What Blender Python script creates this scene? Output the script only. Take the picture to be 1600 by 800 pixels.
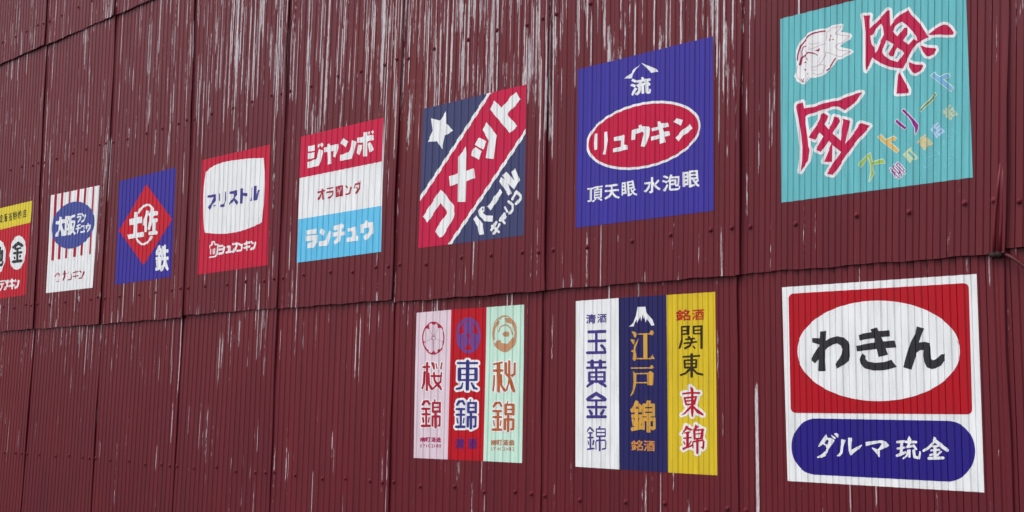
import bpy, bmesh, math, random
from mathutils import Matrix, Vector

scene = bpy.context.scene
COL = scene.collection
for o in list(bpy.data.objects):
    bpy.data.objects.remove(o)

# ------------------------------------------------------------------ camera
cam_data = bpy.data.cameras.new('camera')
cam_data.sensor_width = 36.0
cam_data.lens = 36.0 * 1830.0 / 1600.0
cam_data.clip_start = 0.05
cam_data.clip_end = 500.0
cam = bpy.data.objects.new('camera', cam_data)
COL.objects.link(cam)
YAW, PIT, ROL = 0.74994, 0.11823, 0.00448
fwd = Vector((-math.sin(YAW) * math.cos(PIT), math.cos(YAW) * math.cos(PIT), math.sin(PIT)))
rgt0 = Vector((math.cos(YAW), math.sin(YAW), 0))
up0 = rgt0.cross(fwd)
rgt = rgt0 * math.cos(ROL) + up0 * math.sin(ROL)
upv = -rgt0 * math.sin(ROL) + up0 * math.cos(ROL)
m3 = Matrix((rgt, upv, -fwd)).transposed()
cam.matrix_world = Matrix.Translation((3.68942, -2.48293, 0.0)) @ m3.to_4x4()
scene.camera = cam
scene.render.resolution_x, scene.render.resolution_y = 1024, 512

# ------------------------------------------------------------------ daylight
SUN_ELEV, SUN_AZ = 62.0, 205.0       # bright overcast, sun high behind the viewer's left shoulder
world = bpy.data.worlds.new('World')
scene.world = world
world.use_nodes = True
wn = world.node_tree.nodes
sky = wn.new('ShaderNodeTexSky')
sky.sky_type = 'NISHITA'
sky.sun_disc = False
sky.sun_elevation = math.radians(SUN_ELEV)
sky.sun_rotation = math.radians(SUN_AZ)
sky.dust_density = 4.0
sky.air_density = 1.2
sky.ozone_density = 1.0
hsv = wn.new('ShaderNodeHueSaturation')
hsv.inputs['Saturation'].default_value = 0.5      # cloud cover greys the blue
world.node_tree.links.new(sky.outputs['Color'], hsv.inputs['Color'])
world.node_tree.links.new(hsv.outputs['Color'], wn['Background'].inputs['Color'])
wn['Background'].inputs['Strength'].default_value = 0.13
sun_data = bpy.data.lights.new('sun', 'SUN')
sun_data.energy = 1.0
sun_data.angle = math.radians(40.0)
sun_data.color = (1.0, 0.97, 0.93)
sun = bpy.data.objects.new('sun', sun_data)
COL.objects.link(sun)
az, el = math.radians(SUN_AZ), math.radians(SUN_ELEV)
sdir = Vector((math.sin(az) * math.cos(el), math.cos(az) * math.cos(el), math.sin(el)))
sun.rotation_euler = (-sdir).to_track_quat('-Z', 'Y').to_euler()
sun.location = sdir * 20
scene.view_settings.view_transform = 'Standard'
scene.view_settings.look = 'None'
scene.view_settings.gamma = 1.0
scene.view_settings.use_curve_mapping = False
scene.view_settings.exposure = 0.75

random.seed(7)

# ------------------------------------------------------------------ geometry of the cladding
# every sheet: left and right seam as x = a + b z, rows lap over the row below, columns lap to the right
PITCH_N = 20.6                      # ribs across one sheet
SEAM_L = [(-1.6995, .0493), (-1.0593, .0183), (-.4158, .0279), (.2146, .0194), (.8455, .0095), (1.4823, .0099), (2.1253, .0083), (2.7776, .0044)]
SEAM_M = [(-1.6795, -.0217), (-1.0537, .0020), (-.3883, -.0097), (.2237, .0108), (.8392, .0287), (1.4982, .0132), (2.1343, .0269), (2.7703, .0510)]
ZR = [(-1.08, .345), (.300, 1.72), (1.675, 3.06)]
ZJIT = {(1, -2): -.002, (1, -1): -.002, (1, 0): -.003, (1, 1): -.003, (1, 2): .006, (1, 3): .003, (1, 4): -.005, (1, 5): -.003, (1, 6): .0, (1, 7): .010}
PHASE = [.43, .65, .65]
# one rib, from the left edge of its ridge: (fraction of the pitch, depth in mm)
PROF = [(0.0, 0.0), (0.44, 0.0), (0.53, 2.4), (0.90, 2.6), (0.948, 5.2), (0.984, 5.2), (1.0, 0.0)]


def seam(row, k, z):
    T = SEAM_L if row == 0 else SEAM_M
    kk = min(max(k, 0), 7)
    a, b = T[kk]
    return a + b * z + (k - kk) * 0.637


def prof(row, r):
    t = (r - PHASE[row]) % 1.0
    for (a, da), (b, db) in zip(PROF, PROF[1:]):
        if a <= t <= b:
            return (da + (db - da) * (t - a) / (b - a)) * 1e-3
    return 0.0


def dent(row, col, x, z):
    s = row * 3.1 + col * 1.7
    return 0.0015 * math.sin(x * 5.1 + s * 2 + z * 1.3) * math.sin(z * 4.3 + s) + 0.0009 * math.sin(x * 11 + s) * math.sin(z * 7 + 2 * s)


def zcuts(row):
    z0, z1 = ZR[row]
    n = int(round((z1 - z0) / 0.085))
    return [z0 + (z1 - z0) * i / n for i in range(n + 1)]


def surf(row, col, r, z):
    u = r / PITCH_N
    xl, xr = seam(row, col, z), seam(row, col + 1, z)
    x = xl + u * (xr - xl)
    z0, z1 = ZR[row]
    y = 0.010 * (z - z0) / (z1 - z0) + (0.0030 if row == 0 else 0.0055) * (1 - u) + dent(row, col, x, z)
    return x, y + prof(row, r)


def ribcoord(row, col, x, z):
    xl, xr = seam(row, col, z), seam(row, col + 1, z)
    return (x - xl) / (xr - xl) * PITCH_N


def breaks(row, ra, rb):
    out = []
    for k in range(int(math.floor(ra)) - 2, int(math.ceil(rb)) + 2):
        for t, _ in PROF[:-1]:
            v = k + PHASE[row] + t
            if ra < v < rb:
                out.append(v)
    return out


# ------------------------------------------------------------------ materials
def nodes_of(name):
    m = bpy.data.materials.new(name)
    m.use_nodes = True
    return m, m.node_tree.nodes, m.node_tree.links


def N(nodes, typ, **kw):
    n = nodes.new(typ)
    for k, v in kw.items():
        setattr(n, k, v)
    return n


def math_node(nodes, links, op, a, b=None, clamp=False):
    n = N(nodes, 'ShaderNodeMath', operation=op, use_clamp=clamp)
    for i, v in enumerate((a, b)):
        if v is None:
            continue
        if isinstance(v, (int, float)):
            n.inputs[i].default_value = v
        else:
            links.new(v, n.inputs[i])
    return n.outputs[0]


def noise_node(nodes, links, vec, scale, detail=3.0, rough=0.55):
    n = N(nodes, 'ShaderNodeTexNoise')
    n.inputs['Scale'].default_value = scale
    n.inputs['Detail'].default_value = detail
    n.inputs['Roughness'].default_value = rough
    links.new(vec, n.inputs['Vector'])
    return n.outputs['Fac']


def combine(nodes, links, x, y, z):
    n = N(nodes, 'ShaderNodeCombineXYZ')
    for i, v in enumerate((x, y, z)):
        if isinstance(v, (int, float)):
            n.inputs[i].default_value = v
        else:
            links.new(v, n.inputs[i])
    return n.outputs[0]


def ramp(nodes, links, fac, lo, hi, smooth=True):
    n = N(nodes, 'ShaderNodeMapRange', interpolation_type='SMOOTHSTEP' if smooth else 'LINEAR')
    n.inputs['From Min'].default_value = lo
    n.inputs['From Max'].default_value = hi
    links.new(fac, n.inputs['Value'])
    return n.outputs['Result']


def mixcol(nodes, links, fac, a, b):
    n = N(nodes, 'ShaderNodeMix', data_type='RGBA')
    if isinstance(fac, (int, float)):
        n.inputs['Factor'].default_value = fac
    else:
        links.new(fac, n.inputs['Factor'])
    for s, v in (('A', a), ('B', b)):
        i = [q for q in n.inputs if q.name == s and q.type == 'RGBA'][0]
        if isinstance(v, tuple):
            i.default_value = (*v, 1.0)
        else:
            links.new(v, i)
    return [q for q in n.outputs if q.type == 'RGBA'][0]


TB, TT, TF = 1.036, 0.930, 0.928      # how far each kind of flaking has gone


def wall_paint():
    m, nd, lk = nodes_of('weathered_maroon_paint')
    bsdf = nd['Principled BSDF']
    geo = N(nd, 'ShaderNodeNewGeometry')
    sep = N(nd, 'ShaderNodeSeparateXYZ')
    lk.new(geo.outputs['Position'], sep.inputs[0])
    X, Z = sep.outputs['X'], sep.outputs['Z']
    uv = N(nd, 'ShaderNodeUVMap', uv_map='rib')
    su = N(nd, 'ShaderNodeSeparateXYZ')
    lk.new(uv.outputs['UV'], su.inputs[0])
    Rb = su.outputs['X']
    # flaking streaks: each runs down one narrow strip of a rib, with ragged edges
    def add(*a):
        t = a[0]
        for q in a[1:]:
            t = math_node(nd, lk, 'ADD', t, q)
        return t

    def mul(a, b):
        return math_node(nd, lk, 'MULTIPLY', a, b)

    def nz(kr, kz, off, detail=3.0, rough=0.6, coord=None):
        v = combine(nd, lk, mul(Rb if coord is None else coord, kr), mul(Z, kz), off)
        return noise_node(nd, lk, v, 1.0, detail, rough)
    speck = nz(13.0, 30.0, 9.0, 3.0, 0.65)
    rag = math_node(nd, lk, 'SUBTRACT', nz(9.0, 16.0, 12.0, 3.0, 0.7), 0.5)
    drift = math_node(nd, lk, 'SUBTRACT', nz(0.7, 3.0, 21.0, 1.0, 0.5), 0.5)

    def strips(k, kz, jit, off):
        c = add(Rb, mul(rag, jit), mul(drift, 0.06))
        cell = math_node(nd, lk, 'FLOOR', mul(c, k))
        return nz(7.713, kz, off, 2.0, 0.5, cell)
    broad = strips(3.4, 1.8, 0.42, 0.0)
    thin = strips(7.3, 1.4, 0.09, 3.0)
    fine = strips(11.1, 1.9, 0.06, 6.0)
    patch = nz(0.22, 1.5, 5.0, 3.0, 0.55)
    # where the old coat has let go most: the upper half of the middle course, right of its middle
    hz = ramp(nd, lk, add(Z, mul(X, 0.17)), 0.74, 1.34)
    hz2 = math_node(nd, lk, 'SUBTRACT', 1.0, mul(ramp(nd, lk, Z, 1.52, 1.74), 0.7))
    hx = ramp(nd, lk, X, -1.6, 0.5)
    hx2 = math_node(nd, lk, 'SUBTRACT', 1.0, mul(ramp(nd, lk, X, 2.12, 2.42), 0.85))
    hzl = mul(hz, add(mul(hx, 0.55), 0.45))
    dens = mul(mul(hz, hz2), mul(hx, hx2))
    mid = mul(ramp(nd, lk, Z, -0.50, -0.1), math_node(nd, lk, 'SUBTRACT', 1.0, mul(ramp(nd, lk, X, 1.2, 2.4), 0.5)))
    sb = add(broad, mul(patch, 0.25), mul(speck, 0.28), mul(dens, 0.095))
    sb = add(sb, mul(mul(mul(ramp(nd, lk, X, 2.1710, 2.1740), math_node(nd, lk, 'SUBTRACT', 1.0, ramp(nd, lk, X, 2.1805, 2.1830))), math_node(nd, lk, 'SUBTRACT', 1.0, ramp(nd, lk, Z, -0.02, 0.10))), 0.42))
    st = add(thin, mul(patch, 0.22), mul(speck, 0.18), mul(dens, 0.052), mul(mid, 0.050), mul(hzl, 0.034))
    sf = add(fine, mul(patch, 0.22), mul(speck, 0.16), mul(dens, 0.048), mul(mid, 0.052), mul(hzl, 0.042))
    flake = math_node(nd, lk, 'MAXIMUM', ramp(nd, lk, sb, TB, TB + 0.02), ramp(nd, lk, st, TT, TT + 0.025))
    flake = math_node(nd, lk, 'MAXIMUM', flake, mul(ramp(nd, lk, sf, TF, TF + 0.03), 0.8))
    v3 = combine(nd, lk, mul(Rb, 9.0), mul(Z, 26.0), 9.0)
    # colour of the paint itself: faded, redder and browner patches
    vb = combine(nd, lk, math_node(nd, lk, 'MULTIPLY', Rb, 0.9), math_node(nd, lk, 'MULTIPLY', Z, 1.6), 1.0)
    nb = noise_node(nd, lk, vb, 1.0, 4.0, 0.6)
    base = mixcol(nd, lk, ramp(nd, lk, nb, 0.3, 0.7), (0.108, 0.0076, 0.0155), (0.138, 0.0098, 0.0178))
    vc = combine(nd, lk, math_node(nd, lk, 'MULTIPLY', X, 1.7), math_node(nd, lk, 'MULTIPLY', Z, 1.3), 7.0)
    nc = noise_node(nd, lk, vc, 1.0, 3.0, 0.55)
    base = mixcol(nd, lk, math_node(nd, lk, 'MULTIPLY', ramp(nd, lk, nc, 0.5, 0.75), 0.6), base, (0.150, 0.0150, 0.0150))
    nf = noise_node(nd, lk, geo.outputs['Position'], 420.0, 2.0, 0.6)
    base = mixcol(nd, lk, math_node(nd, lk, 'MULTIPLY', ramp(nd, lk, nf, 0.45, 0.8), 0.25), base, (0.160, 0.032, 0.042))
    # every sheet has faded a little differently, and the paint gets patchily darker towards the foot of the wall
    oi = N(nd, 'ShaderNodeObjectInfo')
    base = mixcol(nd, lk, mul(oi.outputs['Random'], 0.30), base, (0.086, 0.0075, 0.0155))
    vs = combine(nd, lk, mul(Rb, 0.35), mul(Z, 3.0), 31.0)
    ns = noise_node(nd, lk, vs, 1.0, 5.0, 0.65)
    foot = math_node(nd, lk, 'SUBTRACT', 1.0, ramp(nd, lk, Z, -0.75, 0.25))
    base = mixcol(nd, lk, mul(mul(foot, ramp(nd, lk, ns, 0.35, 0.65)), 0.5), base, (0.074, 0.0085, 0.0165))
    # bare primer: pale, mottled
    npm = noise_node(nd, lk, v3, 2.3, 3.0, 0.7)
    primer = mixcol(nd, lk, ramp(nd, lk, npm, 0.35, 0.65), (0.35, 0.30, 0.325), (0.63, 0.595, 0.615))
    col = mixcol(nd, lk, flake, base, primer)
    lk.new(col, bsdf.inputs['Base Color'])
    bsdf.inputs['Specular IOR Level'].default_value = 0.27
    nr = noise_node(nd, lk, geo.outputs['Position'], 9.0, 4.0, 0.6)
    rr = N(nd, 'ShaderNodeMapRange')
    rr.inputs['To Min'].default_value = 0.40
    rr.inputs['To Max'].default_value = 0.60
    lk.new(nr, rr.inputs['Value'])
    lk.new(rr.outputs['Result'], bsdf.inputs['Roughness'])
    bmp = N(nd, 'ShaderNodeBump')
    bmp.inputs['Strength'].default_value = 0.35
    bmp.inputs['Distance'].default_value = 0.0006
    hgt = math_node(nd, lk, 'SUBTRACT', math_node(nd, lk, 'MULTIPLY', nf, 0.3), flake)
    lk.new(hgt, bmp.inputs['Height'])
    lk.new(bmp.outputs['Normal'], bsdf.inputs['Normal'])
    return m


SIGN_MATS = {}


def sign_paint(color):
    key = tuple(round(c, 3) for c in color)
    if key in SIGN_MATS:
        return SIGN_MATS[key]
    m, nd, lk = nodes_of('sign_paint')
    bsdf = nd['Principled BSDF']
    geo = N(nd, 'ShaderNodeNewGeometry')
    sep = N(nd, 'ShaderNodeSeparateXYZ')
    lk.new(geo.outputs['Position'], sep.inputs[0])
    v = combine(nd, lk, math_node(nd, lk, 'MULTIPLY', sep.outputs['X'], 60.0), 0.0, math_node(nd, lk, 'MULTIPLY', sep.outputs['Z'], 7.0))
    n1 = noise_node(nd, lk, v, 1.0, 4.0, 0.6)
    n2 = noise_node(nd, lk, geo.outputs['Position'], 380.0, 2.0, 0.6)
    dull = tuple(min(1.0, c * 0.80 + 0.006) for c in color)
    light = tuple(min(0.85, c * 1.05 + 0.008) for c in color)
    c1 = mixcol(nd, lk, ramp(nd, lk, n1, 0.3, 0.7), dull, color)
    c2 = mixcol(nd, lk, math_node(nd, lk, 'MULTIPLY', ramp(nd, lk, n2, 0.4, 0.75), 0.5), c1, light)
    # sparse chips through to the maroon coat, longer along the ribs
    vch = combine(nd, lk, math_node(nd, lk, 'MULTIPLY', sep.outputs['X'], 190.0), 2.0, math_node(nd, lk, 'MULTIPLY', sep.outputs['Z'], 55.0))
    chip = noise_node(nd, lk, vch, 1.0, 3.0, 0.6)
    vcp = combine(nd, lk, math_node(nd, lk, 'MULTIPLY', sep.outputs['X'], 9.0), 5.0, math_node(nd, lk, 'MULTIPLY', sep.outputs['Z'], 6.0))
    chp = noise_node(nd, lk, vcp, 1.0, 2.0, 0.5)
    sc = math_node(nd, lk, 'ADD', chip, math_node(nd, lk, 'MULTIPLY', chp, 0.5))
    c2 = mixcol(nd, lk, math_node(nd, lk, 'MULTIPLY', ramp(nd, lk, sc, 1.10, 1.14), 0.7), c2, (0.11, 0.03, 0.035))
    lk.new(c2, bsdf.inputs['Base Color'])
    bsdf.inputs['Roughness'].default_value = 0.5
    bsdf.inputs['Specular IOR Level'].default_value = 0.17
    bmp = N(nd, 'ShaderNodeBump')
    bmp.inputs['Strength'].default_value = 0.2
    bmp.inputs['Distance'].default_value = 0.0003
    lk.new(n2, bmp.inputs['Height'])
    lk.new(bmp.outputs['Normal'], bsdf.inputs['Normal'])
    SIGN_MATS[key] = m
    return m


def plain(name, c1, c2, scale, rough):
    m, nd, lk = nodes_of(name)
    geo = N(nd, 'ShaderNodeNewGeometry')
    n = noise_node(nd, lk, geo.outputs['Position'], scale, 5.0, 0.6)
    lk.new(mixcol(nd, lk, ramp(nd, lk, n, 0.3, 0.7), c1, c2), nd['Principled BSDF'].inputs['Base Color'])
    nd['Principled BSDF'].inputs['Roughness'].default_value = rough
    nd['Principled BSDF'].inputs['Specular IOR Level'].default_value = 0.2
    return m


M_WALL = wall_paint()
M_BOLT = plain('maroon_bolt_paint', (0.110, 0.010, 0.018), (0.140, 0.014, 0.022), 60, 0.5)
M_CORD = plain('painted_cable', (0.062, 0.010, 0.015), (0.085, 0.016, 0.020), 40, 0.5)
M_TAR = plain('dusty_sealant', (0.022, 0.010, 0.010), (0.052, 0.030, 0.030), 90, 0.85)
M_ASPH = plain('asphalt', (0.04, 0.04, 0.042), (0.065, 0.063, 0.06), 30, 0.9)
M_CONC = plain('concrete', (0.20, 0.195, 0.185), (0.30, 0.29, 0.28), 14, 0.9)


# ------------------------------------------------------------------ helpers
def link(name, me, mat=None, parent=None):
    o = bpy.data.objects.new(name, me)
    COL.objects.link(o)
    if mat is not None:
        me.materials.append(mat)
    if parent is not None:
        o.parent = parent
        o.matrix_parent_inverse = Matrix.Identity(4)
    return o


def empty(name, loc, label, cat, group=None):
    o = bpy.data.objects.new(name, None)
    o.empty_display_size = 0.05
    COL.objects.link(o)
    o.location = loc
    o['label'] = label
    o['category'] = cat
    if group:
        o['group'] = group
    return o


def finish(bm, name, mat, parent, origin, smooth=False):
    me = bpy.data.meshes.new(name)
    for v in bm.verts:
        v.co -= origin
    bm.to_mesh(me)
    bm.free()
    if smooth:
        for p in me.polygons:
            p.use_smooth = True
    return link(name, me, mat, parent)


# ------------------------------------------------------------------ ground
bm = bmesh.new()
bmesh.ops.create_grid(bm, x_segments=1, y_segments=1, size=120)
ground = finish(bm, 'ground', M_ASPH, None, Vector((0, 0, 0)))
ground.location.z = -1.42
ground['kind'] = 'structure'

# ------------------------------------------------------------------ the wall
COLS = range(-4, 10)
wall_x0, wall_x1 = seam(1, -4, 0), seam(1, 10, 0)
WALL_BASE = Vector(((wall_x0 + wall_x1) / 2, 0.0, -1.42))
wall = empty('corrugated_wall', WALL_BASE, 'long maroon corrugated metal wall with flaking paint behind all the painted signs', 'wall')
wall['kind'] = 'thing'

# backing timber so that no light leaks through, and the concrete sill it stands on
bm = bmesh.new()
bmesh.ops.create_cube(bm, size=1.0, matrix=Matrix.Translation(((wall_x0 + wall_x1) / 2, 0.16, 0.85)) @ Matrix.Diagonal((wall_x1 - wall_x0 - 0.1, 0.20, 4.30, 1)))
finish(bm, 'backing', M_TAR, wall, WALL_BASE)
bm = bmesh.new()
bmesh.ops.create_cube(bm, size=1.0, matrix=Matrix.Translation(((wall_x0 + wall_x1) / 2, 0.10, -1.25)) @ Matrix.Diagonal((wall_x1 - wall_x0, 0.22, 0.36, 1)))
finish(bm, 'foundation', M_CONC, wall, WALL_BASE)

BOLT_ROWS = {0: [-.277, -.965], 1: [.411, 1.094], 2: [1.785, 2.47]}
bolt_me = None


def bolt_mesh():
    bm = bmesh.new()
    rings = [(0.0074, 0.0), (0.0074, -0.0008), (0.0050, -0.0012), (0.0047, -0.0038), (0.0034, -0.0050), (0.0, -0.0054)]
    prev = None
    for ri, (rad, y) in enumerate(rings):
        n = 12
        if rad == 0:
            c = bm.verts.new((0, y, 0))
            for i in range(n):
                bm.faces.new((prev[i], prev[(i + 1) % n], c))
            break
        cur = [bm.verts.new((rad * math.cos(2 * math.pi * i / n), y, rad * math.sin(2 * math.pi * i / n))) for i in range(n)]
        if prev:
            for i in range(n):
                bm.faces.new((prev[i], prev[(i + 1) % n], cur[(i + 1) % n], cur[i]))
        prev = cur
    bmesh.ops.recalc_face_normals(bm, faces=bm.faces)
    me = bpy.data.meshes.new('bolt')
    bm.to_mesh(me)
    bm.free()
    me.materials.append(M_BOLT)
    return me


bolt_me = bolt_mesh()


def make_sheet(row, col):
    rnd = random.Random(row * 100 + col)
    zs = zcuts(row)
    zj = ZJIT.get((row, col), 0.0) if row == 1 else rnd.uniform(-.004, .004)
    rs = sorted([-1.0] + breaks(row, -1.0, PITCH_N - 0.45) + [PITCH_N - 0.45])
    bm = bmesh.new()
    uvl = bm.loops.layers.uv.new('rib')
    grid = []
    ph = [rnd.uniform(0, 6.28) for _ in range(6)]
    for zi, z in enumerate(zs):
        line = []
        zz = z + (zj if zi == 0 else 0.0)
        for r in rs:
            x, y = surf(row, col, r, z)
            dz = 0.0012 * math.sin(r * .9 + ph[0]) + 0.0008 * math.sin(r * 2.3 + ph[1]) if zi == 0 else 0.0
            line.append((bm.verts.new((x, y, zz + dz)), r))
        # the free right edge, folded out a little and never quite straight
        lift = (0.0008 if row == 0 else 0.0022) + (0.0008 if row == 0 else 0.0018) * math.sin(z * 5.0 + ph[2]) + 0.0012 * math.sin(z * 13 + ph[3])
        wob = 0.0020 * math.sin(z * 4.0 + ph[4]) + 0.0012 * math.sin(z * 17 + ph[5])
        x, y = surf(row, col, PITCH_N, z)
        yb = y - prof(row, PITCH_N)
        for dx, dy, r in ((-0.010, -lift * .5, PITCH_N - .32), (-0.003 + wob, -lift, PITCH_N - .1), (0.001 + wob, -lift + .0004, PITCH_N), (0.0022 + wob, -lift + .0022, PITCH_N + .04), (0.0005 + wob, -lift + .0038, PITCH_N + .05)):
            line.append((bm.verts.new((x + dx, yb + dy, zz)), r))
        grid.append(line)
    for a, b in zip(grid, grid[1:]):
        for i in range(len(a) - 1):
            f = bm.faces.new((a[i][0], a[i + 1][0], b[i + 1][0], b[i][0]))
            off = row * 37 + col * 23.7
            for lp, (vv, r) in zip(f.loops, (a[i], a[i + 1], b[i + 1], b[i])):
                lp[uvl].uv = (r + off, vv.co.z)
    s = finish(bm, 'cladding_sheet', M_WALL, wall, WALL_BASE)
    # fixing bolts on the ridges
    for zb in BOLT_ROWS[row]:
        for rb in (0, 4, 9, 13, 17, 19):
            r = rb + PHASE[row] + 0.21
            z = zb + rnd.uniform(-.006, .006)
            x, y = surf(row, col, r, z)
            bo = bpy.data.objects.new('bolt', bolt_me)
            COL.objects.link(bo)
            bo.parent = s
            bo.location = Vector((x, y, z)) - WALL_BASE
            bo.rotation_euler = (rnd.uniform(-.12, .12), rnd.uniform(0, 1), rnd.uniform(-.12, .12))
    return s


for row in range(3):
    for col in COLS:
        make_sheet(row, col)

# eave trim closing the top of the cladding
bm = bmesh.new()
bmesh.ops.create_cube(bm, size=1.0, matrix=Matrix.Translation(((wall_x0 + wall_x1) / 2, 0.06, 3.09)) @ Matrix.Diagonal((wall_x1 - wall_x0 + .1, 0.30, 0.08, 1)))
finish(bm, 'eave_trim', M_BOLT, wall, WALL_BASE)

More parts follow.
